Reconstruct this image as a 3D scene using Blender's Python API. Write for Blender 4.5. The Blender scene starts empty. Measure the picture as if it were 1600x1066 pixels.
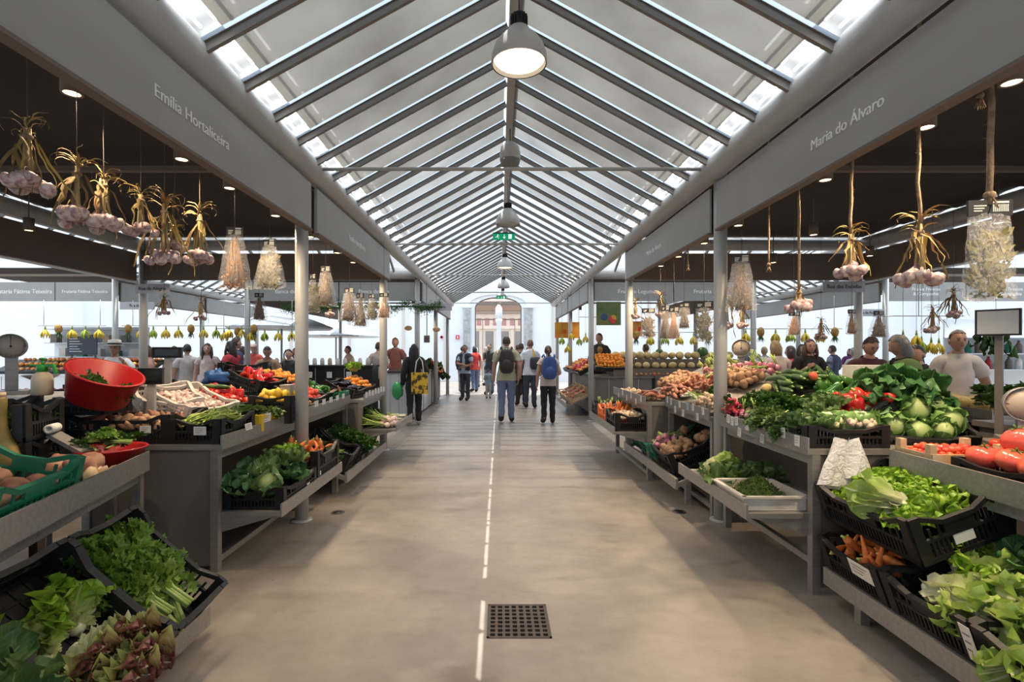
import bpy, bmesh, math, random, zlib
from mathutils import Vector, Matrix, noise
R = random.Random(7)
PI = math.pi
C = bpy.context.scene.collection
SC = bpy.context.scene
# ---------------------------------------------------------------- camera, sky, sun, exposure
FPX, VX, VY, EYE = 780.0, 780.0, 548.0, 1.5
cd = bpy.data.cameras.new('camera'); cam = bpy.data.objects.new('camera', cd); C.objects.link(cam)
cam.location = (0, 0, EYE); cam.rotation_euler = (PI/2, 0, 0)
cd.sensor_width = 36; cd.lens = FPX/1600*36; cd.shift_x = 20/1600; cd.shift_y = 15/1600
cd.clip_start = .05; cd.clip_end = 300
SC.camera = cam
W = bpy.data.worlds.new('sky'); SC.world = W; W.use_nodes = True
_n = W.node_tree.nodes; _l = W.node_tree.links
_bg = _n['Background']; _tc = _n.new('ShaderNodeTexCoord'); _sx = _n.new('ShaderNodeSeparateXYZ'); _cr = _n.new('ShaderNodeValToRGB')
_l.new(_tc.outputs['Generated'], _sx.inputs[0]); _l.new(_sx.outputs['Z'], _cr.inputs[0]); _l.new(_cr.outputs[0], _bg.inputs[0])
_cr.color_ramp.elements[0].color = (.93, .97, 1, 1); _cr.color_ramp.elements[1].color = (.62, .80, 1, 1)
_bg.inputs[1].default_value = 2.2
sd = bpy.data.lights.new('sun', 'SUN'); sun = bpy.data.objects.new('sun', sd); C.objects.link(sun)
sd.energy = 9; sd.angle = .004; sd.color = (1, .96, .9)
sun.rotation_euler = (0, math.atan2(.16, 4.1), 0)
SC.view_settings.view_transform = 'Standard'; SC.view_settings.look = 'None'
SC.view_settings.gamma = 1; SC.view_settings.use_curve_mapping = False
SC.view_settings.exposure = 0.0
cy = SC.cycles
cy.max_bounces = 8; cy.diffuse_bounces = 3; cy.glossy_bounces = 3; cy.transmission_bounces = 6; cy.transparent_max_bounces = 12
cy.caustics_reflective = False; cy.caustics_refractive = False; cy.sample_clamp_indirect = 4; cy.use_denoising = True
# ---------------------------------------------------------------- measuring helpers: a pixel on a plane -> a world point
def az(px, py, Z): d = (EYE-Z)*FPX/(py-VY); return Vector(((px-VX)/FPX*d, d, Z))
def ad(px, py, d): return Vector(((px-VX)/FPX*d, d, EYE-(py-VY)/FPX*d))
# ---------------------------------------------------------------- materials
MATS = {}
def mat(name, col, rough=.5, metal=0, col2=None, scale=8, bump=0, bscale=30, var=0, spec=.5, coat=0, sub=0, stretch=None, ramp=(.35, .65), detail=3):
    if name in MATS: return MATS[name]
    m = bpy.data.materials.new(name); m.use_nodes = True; MATS[name] = m
    n, l = m.node_tree.nodes, m.node_tree.links; b = n['Principled BSDF']
    b.inputs['Roughness'].default_value = rough; b.inputs['Metallic'].default_value = metal
    b.inputs['Specular IOR Level'].default_value = spec
    if coat: b.inputs['Coat Weight'].default_value = coat; b.inputs['Coat Roughness'].default_value = .15
    c4 = lambda c: (*c, 1)
    b.inputs['Base Color'].default_value = c4(col)
    src = None
    tc = n.new('ShaderNodeTexCoord'); vec = tc.outputs['Object']
    if stretch:
        mp = n.new('ShaderNodeMapping'); mp.inputs['Scale'].default_value = stretch; l.new(vec, mp.inputs[0]); vec = mp.outputs[0]
    if col2:
        t = n.new('ShaderNodeTexNoise'); t.inputs['Scale'].default_value = scale; t.inputs['Detail'].default_value = detail
        l.new(vec, t.inputs['Vector'])
        r = n.new('ShaderNodeValToRGB'); r.color_ramp.elements[0].color = c4(col); r.color_ramp.elements[1].color = c4(col2)
        r.color_ramp.elements[0].position, r.color_ramp.elements[1].position = ramp
        l.new(t.outputs[0], r.inputs[0]); src = r.outputs[0]
    if var:
        oi = n.new('ShaderNodeObjectInfo'); hs = n.new('ShaderNodeHueSaturation')
        mr = n.new('ShaderNodeMapRange'); mr.inputs[3].default_value = 1-var; mr.inputs[4].default_value = 1+var
        l.new(oi.outputs['Random'], mr.inputs[0]); l.new(mr.outputs[0], hs.inputs['Value'])
        mr2 = n.new('ShaderNodeMapRange'); mr2.inputs[3].default_value = .5-var*.05; mr2.inputs[4].default_value = .5+var*.05
        ml = n.new('ShaderNodeMath'); ml.operation = 'FRACT'; mm = n.new('ShaderNodeMath'); mm.operation = 'MULTIPLY'; mm.inputs[1].default_value = 7.13
        l.new(oi.outputs['Random'], mm.inputs[0]); l.new(mm.outputs[0], ml.inputs[0]); l.new(ml.outputs[0], mr2.inputs[0]); l.new(mr2.outputs[0], hs.inputs['Hue'])
        if src: l.new(src, hs.inputs['Color'])
        else: hs.inputs['Color'].default_value = c4(col)
        src = hs.outputs[0]
    if src: l.new(src, b.inputs['Base Color'])
    if bump:
        t2 = n.new('ShaderNodeTexNoise'); t2.inputs['Scale'].default_value = bscale; t2.inputs['Detail'].default_value = 4
        l.new(vec, t2.inputs['Vector']); bp = n.new('ShaderNodeBump'); bp.inputs['Strength'].default_value = bump; bp.inputs['Distance'].default_value = .01
        l.new(t2.outputs[0], bp.inputs['Height']); l.new(bp.outputs[0], b.inputs['Normal'])
    if sub:
        b.inputs['Transmission Weight'].default_value = 0
    return m
def emit(name, col, strength):
    if name in MATS: return MATS[name]
    m = bpy.data.materials.new(name); m.use_nodes = True; MATS[name] = m
    n = m.node_tree.nodes; l = m.node_tree.links; n.remove(n['Principled BSDF'])
    e = n.new('ShaderNodeEmission'); e.inputs[0].default_value = (*col, 1); e.inputs[1].default_value = strength
    l.new(e.outputs[0], n['Material Output'].inputs[0]); return m
def leafmat(name, base, tip, rib, rough=.45, ribw=.035, tl=.25, var=.12, veins=14, edge=None, vw=.5):
    """leaf: colour runs from base to tip along Generated Y, pale midrib at X=.5, fine side veins, some light comes through"""
    if name in MATS: return MATS[name]
    m = bpy.data.materials.new(name); m.use_nodes = True; MATS[name] = m
    n, l = m.node_tree.nodes, m.node_tree.links; b = n['Principled BSDF']; b.inputs['Roughness'].default_value = rough
    tc = n.new('ShaderNodeTexCoord'); sx = n.new('ShaderNodeSeparateXYZ'); l.new(tc.outputs['Generated'], sx.inputs[0])
    def math_(op, a, bb=None, v=None):
        k = n.new('ShaderNodeMath'); k.operation = op; l.new(a, k.inputs[0])
        if bb is not None: l.new(bb, k.inputs[1])
        elif v is not None: k.inputs[1].default_value = v
        return k.outputs[0]
    nz = n.new('ShaderNodeTexNoise'); nz.inputs['Scale'].default_value = 9; l.new(tc.outputs['Object'], nz.inputs['Vector']); nz.inputs['Detail'].default_value = 4
    y = math_('ADD', sx.outputs['Y'], math_('MULTIPLY', math_('SUBTRACT', nz.outputs[0], v=.5), v=.5))
    r = n.new('ShaderNodeValToRGB'); l.new(y, r.inputs[0]); e = r.color_ramp.elements
    e[0].color = (*base, 1); e[0].position = .05; e[1].color = (*tip, 1); e[1].position = .6
    if edge: q = e.new(.93); q.color = (*edge, 1)
    ax = math_('ABSOLUTE', math_('SUBTRACT', sx.outputs['X'], v=.5))
    w = math_('MULTIPLY', math_('SUBTRACT', math_('MULTIPLY', sx.outputs['Y'], v=-1.0), v=-1.25), v=ribw)
    rb = n.new('ShaderNodeMapRange'); l.new(ax, rb.inputs[0]); l.new(w, rb.inputs[1]); l.new(math_('MULTIPLY', w, v=.4), rb.inputs[2])
    # side veins: sine of (y*k - |x|*k2)
    sv = math_('SINE', math_('SUBTRACT', math_('MULTIPLY', sx.outputs['Y'], v=veins*PI*2), math_('MULTIPLY', ax, v=veins*PI*2.2)))
    vv = n.new('ShaderNodeMapRange'); l.new(sv, vv.inputs[0]); vv.inputs[1].default_value = .86; vv.inputs[2].default_value = 1.0; vv.inputs[4].default_value = vw
    mx0 = n.new('ShaderNodeMix'); mx0.data_type = 'RGBA'; l.new(vv.outputs[0], mx0.inputs[0]); l.new(r.outputs[0], mx0.inputs[6]); mx0.inputs[7].default_value = (*rib, 1)
    mx = n.new('ShaderNodeMix'); mx.data_type = 'RGBA'; l.new(rb.outputs[0], mx.inputs[0]); l.new(mx0.outputs[2], mx.inputs[6]); mx.inputs[7].default_value = (*rib, 1)
    oi = n.new('ShaderNodeObjectInfo'); hs = n.new('ShaderNodeHueSaturation'); mr = n.new('ShaderNodeMapRange'); mr.inputs[3].default_value = 1-var; mr.inputs[4].default_value = 1+var
    l.new(oi.outputs['Random'], mr.inputs[0]); l.new(mr.outputs[0], hs.inputs['Value']); l.new(mx.outputs[2], hs.inputs['Color'])
    l.new(hs.outputs[0], b.inputs['Base Color'])
    tr = n.new('ShaderNodeBsdfTranslucent'); l.new(hs.outputs[0], tr.inputs[0]); ms = n.new('ShaderNodeMixShader'); ms.inputs[0].default_value = tl
    l.new(b.outputs[0], ms.inputs[1]); l.new(tr.outputs[0], ms.inputs[2]); l.new(ms.outputs[0], n['Material Output'].inputs[0])
    bp = n.new('ShaderNodeBump'); bp.inputs['Strength'].default_value = .5; bp.inputs['Distance'].default_value = .006
    l.new(nz.outputs[0], bp.inputs['Height']); l.new(bp.outputs[0], b.inputs['Normal'])
    return m
# ---------------------------------------------------------------- mesh building
class MB:
    def __init__(s): s.v = []; s.f = []; s.m = []; s.sm = []
    def add(s, vs, fs, mi=0, smooth=False, M=None):
        o = len(s.v)
        s.v += [(M @ Vector(p))[:] for p in vs] if M is not None else [tuple(p) for p in vs]
        s.f += [tuple(i+o for i in f) for f in fs]; s.m += [mi]*len(fs); s.sm += [smooth]*len(fs); return s
    def box(s, x0, x1, y0, y1, z0, z1, mi=0, M=None):
        v = [(x, y, z) for z in (z0, z1) for y in (y0, y1) for x in (x0, x1)]
        return s.add(v, [(0, 2, 3, 1), (4, 5, 7, 6), (0, 1, 5, 4), (2, 6, 7, 3), (0, 4, 6, 2), (1, 3, 7, 5)], mi, False, M)
    def bar(s, a, b, w, h=None, mi=0, up=(0, 0, 1)):
        """a box beam from a to b, w across, h along up"""
        a, b = Vector(a), Vector(b); h = h or w; y = (b-a).normalized(); x = y.cross(Vector(up))
        if x.length < 1e-4: x = y.cross(Vector((1, 0, 0)))
        x.normalize(); z = x.cross(y); v = []
        for p in (a, b):
            for dx, dz in ((-1, -1), (1, -1), (1, 1), (-1, 1)): v.append(p+x*dx*w/2+z*dz*h/2)
        return s.add(v, [(0, 1, 2, 3), (7, 6, 5, 4), (0, 4, 5, 1), (1, 5, 6, 2), (2, 6, 7, 3), (3, 7, 4, 0)], mi)
    def tube(s, pts, r, n=6, mi=0, cap=True, smooth=True):
        pts = [Vector(p) for p in pts]; rs = r if isinstance(r, (list, tuple)) else [r]*len(pts)
        v = []; f = []; px = None
        for i, p in enumerate(pts):
            t = (pts[min(i+1, len(pts)-1)]-pts[max(i-1, 0)])
            t = t.normalized() if t.length > 1e-9 else Vector((0, 0, 1))
            if px is None:
                px = t.cross(Vector((0, 0, 1)))
                if px.length < .1: px = t.cross(Vector((1, 0, 0)))
            px = (px-t*px.dot(t)); px = px.normalized() if px.length > 1e-6 else t.orthogonal().normalized()
            py = t.cross(px)
            for k in range(n): a = k*2*PI/n; v.append(p+(px*math.cos(a)+py*math.sin(a))*rs[i])
        for i in range(len(pts)-1):
            for k in range(n): a, b = i*n+k, i*n+(k+1) % n; f.append((a, b, b+n, a+n))
        if cap: f.append(tuple(range(n))[::-1]); f.append(tuple(range((len(pts)-1)*n, len(pts)*n)))
        return s.add(v, f, mi, smooth)
    def lathe(s, prof, n=16, mi=0, M=None, smooth=True, fn=None, cap=True):
        """prof: (radius, z) list"""
        v = []; f = []
        for (r, z) in prof:
            for k in range(n):
                a = k*2*PI/n; p = (r*math.cos(a), r*math.sin(a), z); v.append(fn(p, a) if fn else p)
        for i in range(len(prof)-1):
            for k in range(n): a, b = i*n+k, i*n+(k+1) % n; f.append((a, b, b+n, a+n))
        if cap and prof[0][0] > 1e-5: f.append(tuple(range(n))[::-1])
        if cap and prof[-1][0] > 1e-5: f.append(tuple(range((len(prof)-1)*n, len(prof)*n)))
        return s.add(v, f, mi, smooth, M)
    def ball(s, c, r, nu=10, nv=7, mi=0, M=None, amp=0, freq=6, seed=0, fn=None):
        rx, ry, rz = r if isinstance(r, (tuple, list)) else (r, r, r); c = Vector(c); v = []; f = []
        for j in range(nv+1):
            th = PI*j/nv
            for i in range(nu if 0 < j < nv else 1):
                ph = 2*PI*i/nu; d = Vector((math.sin(th)*math.cos(ph), math.sin(th)*math.sin(ph), math.cos(th)))
                k = 1+amp*noise.noise(d*freq*.3+Vector((seed*3.1, seed*1.7, 0))) if amp else 1
                p = Vector((d.x*rx, d.y*ry, d.z*rz))*k
                v.append(c+(fn(p, d) if fn else p))
        row = lambda j, i: 0 if j == 0 else (1+(nv-1)*nu if j == nv else 1+(j-1)*nu+i % nu)
        for j in range(nv):
            for i in range(nu):
                q = [row(j, i), row(j+1, i), row(j+1, i+1), row(j, i+1)]; q = list(dict.fromkeys(q))
                if len(q) > 2: f.append(tuple(q))
        return s.add(v, f, mi, True, M)
    def mesh(s, name, mats):
        me = bpy.data.meshes.new(name); me.from_pydata([tuple(p) for p in s.v], [], s.f)
        for m in (mats if isinstance(mats, (list, tuple)) else [mats]): me.materials.append(m)
        me.polygons.foreach_set('material_index', s.m); me.polygons.foreach_set('use_smooth', s.sm); me.update(); return me
    def build(s, name, mats, parent=None, M=None): return link(name, s.mesh(name, mats), parent, M)
def link(name, me, parent=None, M=None):
    o = bpy.data.objects.new(name, me); C.objects.link(o)
    if parent: o.parent = parent
    if M is not None: o.matrix_local = M
    return o
def tag(o, label=None, cat=None, group=None, kind=None):
    if label: o['label'] = label
    if cat: o['category'] = cat
    if group: o['group'] = group
    if kind: o['kind'] = kind
    return o
def empty(name, label=None, cat=None, M=None, group=None, kind=None):
    o = bpy.data.objects.new(name, None); C.objects.link(o); o.empty_display_size = .1
    if M is not None: o.matrix_world = M
    return tag(o, label, cat, group, kind)
def T(x, y=None, z=None): return Matrix.Translation(Vector(x) if y is None else Vector((x, y, z)))
def RX(a): return Matrix.Rotation(a, 4, 'X')
def RY(a): return Matrix.Rotation(a, 4, 'Y')
def RZ(a): return Matrix.Rotation(a, 4, 'Z')
def S(x, y=None, z=None): return Matrix.Diagonal((x, x if y is None else y, x if z is None else z, 1))
def frame(o, x, y, z):
    M = Matrix.Identity(4)
    for i, a in enumerate((x, y, z)): M[0][i], M[1][i], M[2][i] = a
    M[0][3], M[1][3], M[2][3] = o; return M
def copy_tree(o, M=None, label=None, cat=None, group=None, parent=None):
    c = o.copy(); C.objects.link(c)
    if parent: c.parent = parent
    if M is not None: c.matrix_world = M
    for ch in o.children: copy_tree(ch, None, None, None, None, c)
    if label: tag(c, label, cat, group)
    return c
USED = set()
def place(proto, M, label, cat=None, group=None):
    """the first call moves the prototype itself, later ones copy it with its parts"""
    if proto.name not in USED:
        USED.add(proto.name); proto.matrix_world = M; return tag(proto, label, cat, group)
    return copy_tree(proto, M, label, cat, group)
def struct(o): o['kind'] = 'structure'; return o
ORD = ['first', 'second', 'third', 'fourth', 'fifth', 'sixth', 'seventh', 'eighth', 'ninth', 'tenth', 'eleventh', 'twelfth', 'thirteenth', 'fourteenth', 'fifteenth', 'sixteenth', 'seventeenth', 'eighteenth', 'nineteenth', 'twentieth']+['twenty-'+q for q in ('first', 'second', 'third', 'fourth', 'fifth', 'sixth', 'seventh', 'eighth', 'ninth')]
# ---------------------------------------------------------------- materials of the hall
m_steel = mat('painted_grey_steel', (.40, .40, .39), .38, .0, (.44, .44, .43), 3)
m_fascia = mat('fascia_grey', (.30, .30, .29), .45, 0, (.33, .33, .32), 2, spec=.4)
m_alu = mat('rafter_brown_grey', (.21, .19, .17), .5, .2)
m_dark = mat('dark_felt', (.030, .023, .020), .9, 0, (.040, .031, .027), 1.5)
m_white = mat('white_wall', (.80, .84, .88), .6, 0, (.76, .81, .86), .6)
m_brown = mat('inner_fascia_brown', (.16, .12, .095), .7)
m_black = mat('black_plastic', (.010, .010, .011), .45, 0, (.016, .016, .017), 12, bump=.1, bscale=60, spec=.35)
m_lamp = mat('lamp_enamel', (.52, .51, .50), .35, 0)
m_inox = mat('brushed_steel', (.36, .345, .325), .42, .55, (.30, .285, .27), 4, stretch=(1, 12, 12))
m_panel = mat('steel_end_panel', (.20, .175, .155), .5, .3, (.17, .15, .135), 3)
m_text = mat('white_lettering', (.80, .80, .80), .5)
m_ink = mat('card_black', (.02, .02, .022), .5)
m_paper = mat('paper_card', (.78, .76, .72), .7)
# floor
def floor_material():
    m = bpy.data.materials.new('polished_concrete'); m.use_nodes = True; n, l = m.node_tree.nodes, m.node_tree.links; b = n['Principled BSDF']
    tc = n.new('ShaderNodeTexCoord')
    def nz(scale, det=5, rough=.6, st=None):
        t = n.new('ShaderNodeTexNoise'); t.inputs['Scale'].default_value = scale; t.inputs['Detail'].default_value = det; t.inputs['Roughness'].default_value = rough
        v = tc.outputs['Object']
        if st: mp = n.new('ShaderNodeMapping'); mp.inputs['Scale'].default_value = st; l.new(v, mp.inputs[0]); v = mp.outputs[0]
        l.new(v, t.inputs['Vector']); return t.outputs[0]
    r = n.new('ShaderNodeValToRGB'); l.new(nz(.9, 6, .65), r.inputs[0]); e = r.color_ramp.elements
    e[0].position, e[1].position = .34, .66; e[0].color = (.215, .192, .172, 1); e[1].color = (.325, .287, .253, 1)
    r2 = n.new('ShaderNodeValToRGB'); l.new(nz(5, 8, .7, (1, 1.7, 1)), r2.inputs[0]); e = r2.color_ramp.elements
    e[0].position, e[1].position = .25, .6; e[0].color = (.80, .79, .78, 1); e[1].color = (1, 1, 1, 1)
    r3 = n.new('ShaderNodeValToRGB'); l.new(nz(1.7, 3, .5, (1, 2.2, 1)), r3.inputs[0]); e = r3.color_ramp.elements
    e[0].position, e[1].position = .28, .40; e[0].color = (.72, .70, .69, 1); e[1].color = (1, 1, 1, 1)
    vo = n.new('ShaderNodeTexVoronoi'); vo.inputs['Scale'].default_value = 2.3; l.new(tc.outputs['Object'], vo.inputs['Vector'])
    r4 = n.new('ShaderNodeValToRGB'); l.new(vo.outputs['Distance'], r4.inputs[0]); e = r4.color_ramp.elements
    e[0].position, e[1].position = .012, .022; e[0].color = (.4, .38, .36, 1); e[1].color = (1, 1, 1, 1)
    src = r.outputs[0]
    for q in (r2, r3, r4):
        mx = n.new('ShaderNodeMix'); mx.data_type = 'RGBA'; mx.blend_type = 'MULTIPLY'; mx.inputs[0].default_value = 1
        l.new(src, mx.inputs[6]); l.new(q.outputs[0], mx.inputs[7]); src = mx.outputs[2]
    l.new(src, b.inputs['Base Color'])
    mr = n.new('ShaderNodeMapRange'); l.new(nz(3, 5), mr.inputs[0]); mr.inputs[3].default_value = .26; mr.inputs[4].default_value = .48; l.new(mr.outputs[0], b.inputs['Roughness'])
    bp = n.new('ShaderNodeBump'); bp.inputs['Strength'].default_value = .06; bp.inputs['Distance'].default_value = .02; l.new(nz(2.2, 3), bp.inputs['Height']); l.new(bp.outputs[0], b.inputs['Normal'])
    return m
fl = MB()
HX0, HX1, HY0, HY1 = .105-.17, .105+.17, 2.60, 2.945      # drain hole
xs, ys = (-26, HX0, HX1, 26), (-4, HY0, HY1, 60)
for i in range(3):
    for j in range(3):
        if i == 1 and j == 1: continue
        fl.add([(xs[i], ys[j], 0), (xs[i+1], ys[j], 0), (xs[i+1], ys[j+1], 0), (xs[i], ys[j+1], 0)], [(0, 1, 2, 3)])
struct(fl.build('floor', floor_material()))
# drain grate: frame, pit and an 8 x 8 hole plate
m_iron = mat('cast_iron', (.075, .060, .050), .6, .3, (.10, .08, .07), 20, bump=.2)
dr = empty('drain_grate', 'square brown iron drain grate with holes set in the aisle floor', 'drain', T((HX0+HX1)/2, (HY0+HY1)/2, 0))
w2, l2 = (HX1-HX0)/2, (HY1-HY0)/2
g = MB(); N = 8; px, py = 2*w2*.94/N, 2*l2*.94/N
for i in range(N+1): x = -w2*.94+i*px; g.box(x-px*.19, x+px*.19, -l2*.97, l2*.97, -.012, .003)
for j in range(N+1): y = -l2*.94+j*py; g.box(-w2*.97, w2*.97, y-py*.19, y+py*.19, -.012, .0025)
g.build('plate', m_iron, dr)
g = MB(); t = .012
g.box(-w2, w2, -l2, -l2+t, -.02, .004); g.box(-w2, w2, l2-t, l2, -.02, .004); g.box(-w2, -w2+t, -l2, l2, -.02, .004); g.box(w2-t, w2, -l2, l2, -.02, .004)
g.build('frame', m_iron, dr)
g = MB(); g.add([(-w2, -l2, -.15), (w2, -l2, -.15), (w2, l2, -.15), (-w2, l2, -.15), (-w2, -l2, -.012), (w2, -l2, -.012), (w2, l2, -.012), (-w2, l2, -.012)], [(0, 1, 2, 3), (0, 4, 5, 1), (1, 5, 6, 2), (2, 6, 7, 3), (3, 7, 4, 0)])
g.build('pit', m_black, dr)
for (px_, py_, s_) in ((528, 801, 'left'), (1061, 800, 'right')):
    p = az(px_, py_, 0); o = empty('floor_cap', 'round dark access cap in the floor by the %s first pillar' % s_, 'drain', T(p))
    MB().lathe([(.045, .002), (.062, .003), (.065, 0)], 20).build('ring', m_iron, o); MB().lathe([(0, .0025), (.043, .0025), (.044, 0)], 20).build('disc', m_black, o)
# ---------------------------------------------------------------- module of the hall
PY = [-1.8, 1.3, 4.4, 7.5, 10.6, 13.7, 16.8]       # pillar lines along the aisle
BLOCKS = [(-11.8, -8.1), (-5.4, -1.70), (1.95, 5.45), (8.15, 11.8)]
ROWS = [(-1.8, 7.5), (10.6, 16.8)]
ZF0, ZF1, ZG, SL = 2.555, 2.95, 3.10, .55           # fascia bottom and top, gutter centre, roof slope
# ceilings above the stalls, with seams and cross beams
for bi, (x0, x1) in enumerate(BLOCKS):
    for ri, (y0, y1) in enumerate(ROWS):
        o = struct(empty('ceiling', M=T((x0+x1)/2, (y0+y1)/2, 3.2)))
        hw, hl = (x1-x0)/2, (y1-y0)/2; n = 12 if ri == 0 else 8
        for k in range(n):                            # felt strips, each slightly pitched
            a, b = -hl+2*hl*k/n, -hl+2*hl*(k+1)/n
            MB().add([(-hw, a+.006, .02), (hw, a+.006, .02), (hw, b-.006, .0), (-hw, b-.006, .0), (-hw, a, .06), (hw, a, .06), (hw, b, .06), (-hw, b, .06)], [(3, 2, 1, 0), (4, 5, 6, 7), (0, 1, 5, 4), (2, 3, 7, 6), (0, 4, 7, 3), (1, 2, 6, 5)]).build('felt_strip', m_dark, o)
        for y in PY:
            if y0 <= y <= y1: MB().bar((-hw, y-(y0+y1)/2, -.10), (hw, y-(y0+y1)/2, -.10), .05, .045).build('beam', m_brown, o)
# pillars
pil = MB()
pil.lathe([(.056, 0), (.056, ZG+.02)], 20).lathe([(.09, 0), (.09, .015), (.06, .02)], 20)
pm = pil.mesh('pillar', m_steel)
for (x0, x1) in BLOCKS:
    for (y0, y1) in ROWS:
        for y in PY:
            if y0-.1 <= y <= y1+.1:
                for k, x in ((0, x0), (1, x1)):
                    if y < 4 and abs(x) < 3: continue
                    if abs(x) > 9 and k == (0 if x < 0 else 1): continue
                    xx = x + (.055 if k == 0 else -.055) * (1 if abs(x) > 3 else -.0)
                    struct(tag(link('pillar', pm, None, T(xx-(.04 if x == -1.70 else 0) + (0 if x != 1.95 else .0), y, 0)), 'round grey steel pillar carrying the fascia boards'))
# text helper: lettering as thin mesh
def lettering(txt, size, M, parent, name='lettering', mat_=None, align='CENTER', ext=.0012):
    cu = bpy.data.curves.new('t', 'FONT'); cu.body = txt; cu.size = size; cu.align_x = align; cu.align_y = 'CENTER'; cu.extrude = ext
    o = bpy.data.objects.new('t', cu); C.objects.link(o); bpy.context.view_layer.update()
    me = bpy.data.meshes.new_from_object(o.evaluated_get(bpy.context.evaluated_depsgraph_get())); bpy.data.objects.remove(o)
    b_ = bmesh.new(); b_.from_mesh(me); g_ = bmesh.ops.duplicate(b_, geom=b_.verts[:]+b_.edges[:]+b_.faces[:]); bmesh.ops.translate(b_, verts=[v for v in g_['geom'] if isinstance(v, bmesh.types.BMVert)], vec=(size*.032, 0, -.0002)); b_.to_mesh(me); b_.free(); me.materials.clear(); me.materials.append(mat_ or m_text); return link(name, me, parent, M)
# fascia boards. side faces: dx = direction in which the board faces
def fascia(x, y0, y1, face, label, txt=None, tsize=.12, tpos=.5):
    o = empty('fascia_board', label, 'sign', T(x, (y0+y1)/2, 0)); hl = (y1-y0)/2-.012; t = .03
    MB().box(-t/2, t/2, -hl, hl, ZF0, ZF1).build('board', m_fascia, o)
    MB().box(-t/2-face*.03-.012, -t/2-face*.03+.012, -hl, hl, ZF0, ZF1).build('backing', m_brown, o)
    MB().box(-.03, .03, -hl, hl, ZF0-.018, ZF0).build('bottom_edge', m_brown, o)
    if txt:
        M = frame(Vector((face*(t/2+.002), (tpos-.5)*2*hl, (ZF0+ZF1)/2-.02)), Vector((0, face, 0)), Vector((0, 0, 1)), Vector((face, 0, 0)))
        lettering(txt, tsize, M, o.children[0])
    return o
def fascia_x(y, x0, x1, face, label, txt=None, tsize=.11, tpos=.5):
    o = empty('fascia_board', label, 'sign', T((x0+x1)/2, y, 0)); hl = (x1-x0)/2-.012; t = .03
    MB().box(-hl, hl, -t/2, t/2, ZF0, ZF1).build('board', m_fascia, o)
    MB().box(-hl, hl, -face*.035-.012, -face*.035+.012, ZF0, ZF1).build('backing', m_brown, o)
    if txt:
        M = frame(Vector(((tpos-.5)*2*hl, face*(t/2+.002), (ZF0+ZF1)/2)), Vector((-face, 0, 0)), Vector((0, 0, 1)), Vector((0, face, 0)))
        lettering(txt, tsize, M, o.children[0])
    return o
EH, MA = 'Emília Hortaliceira', 'Maria do Álvaro'
def tfrac(y0, y1, y): return (y-y0)/(y1-y0)
FX = {-1.70: (-1.645, 1), 1.95: (1.90, -1)}
fascia(-1.645, 1.3, 4.34, 1, 'grey fascia board with a white two-word name over the near left stall', EH, .088, tfrac(1.3, 4.34, 2.68))
fascia(1.90, 1.3, 4.34, -1, 'grey fascia board with a white three-word name over the near right stall', MA, .088, tfrac(1.3, 4.34, 2.73))
fascia(-1.645, 4.46, 7.44, 1, 'second grey fascia board along the left, beyond the first pillar', EH, .088, tfrac(4.46, 7.44, 5.75))
fascia(1.90, 4.46, 7.44, -1, 'second grey fascia board along the right, beyond the first pillar', MA, .088, tfrac(4.46, 7.44, 6.1))
fascia(-1.645, -1.8, 1.25, 1, 'grey fascia board over the left stall beside the viewer')
fascia(1.90, -1.8, 1.25, -1, 'grey fascia board over the right stall beside the viewer')
for s_, x, f_ in (('left', -1.645, 1), ('right', 1.90, -1)):
    for k in (4, 5):
        fascia(x, PY[k]+.06, PY[k+1]-.06, f_, 'pale fascia board on the %s side past the cross aisle, %s of two' % (s_, ('nearer', 'farther')[k-4]))
for s_, x, f_ in (('left', -5.42, -1), ('right', 5.47, 1)):
    for k in (1, 2): fascia(x, PY[k]+.06, PY[k+1]-.06, f_, 'brown-backed fascia on the outer %s edge of the near stalls, %s half' % (s_, ('nearer', 'farther')[k-1]))
    for k in (4, 5): fascia(x, PY[k]+.06, PY[k+1]-.06, f_, 'outer %s fascia board of the far stalls, %s half' % (s_, ('nearer', 'farther')[k-4]))
for s_, x, f_ in (('left', -8.08, 1), ('right', 8.13, -1)):
    for k in (1, 2, 4, 5): fascia(x, PY[k]+.06, PY[k+1]-.06, f_, 'fascia board across the %s side aisle, %s bay' % (s_, {1: 'nearest', 2: 'second', 4: 'third', 5: 'last'}[k]))
for s_, x0, x1 in (('left', -5.4, -1.7), ('right', 1.95, 5.45)):
    fascia_x(7.5, x0+.06, x1-.06, 1, 'back fascia of the near %s stalls, brown on its inner side' % s_)
xm = -3.4
fascia_x(10.6, -5.34, xm, -1, 'grey sign board over the cross aisle, outer half of the left far stalls', 'Banca de Frutas', .12)
fascia_x(10.6, xm, -1.76, -1, 'grey sign board over the cross aisle beside the left third pillar', 'Banca de Pão', .12, .45)
fascia_x(10.6, 2.01, 3.7, -1, 'grey sign board over the cross aisle beside the right third pillar', 'Frutas e Legumes', .12, .55)
fascia_x(10.6, 3.7, 5.4, -1, 'grey sign board over the cross aisle, outer half of the right far stalls', 'Frutaria Olívia', .12, .45)
fascia_x(10.6, -11.7, -9.42, -1, 'pale grey fruit shop sign board at the outer left edge', 'Frutaria Fátima Teixeira', .13, .7)
fascia_x(10.6, -9.42, -8.16, -1, 'pale grey fruit shop sign board beside the blue-grey left pillar', 'Frutaria Fátima Teixeira', .10)
fascia_x(10.6, 8.2, 9.9, -1, 'grey two-line sign board beyond the right side aisle', 'Frutos Frescos\n& Companhia', .10)
fascia_x(10.6, 9.9, 11.7, -1, 'grey two-line sign board farthest right beyond the side aisle', 'Frutos Frescos\n& Companhia', .10)
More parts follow.
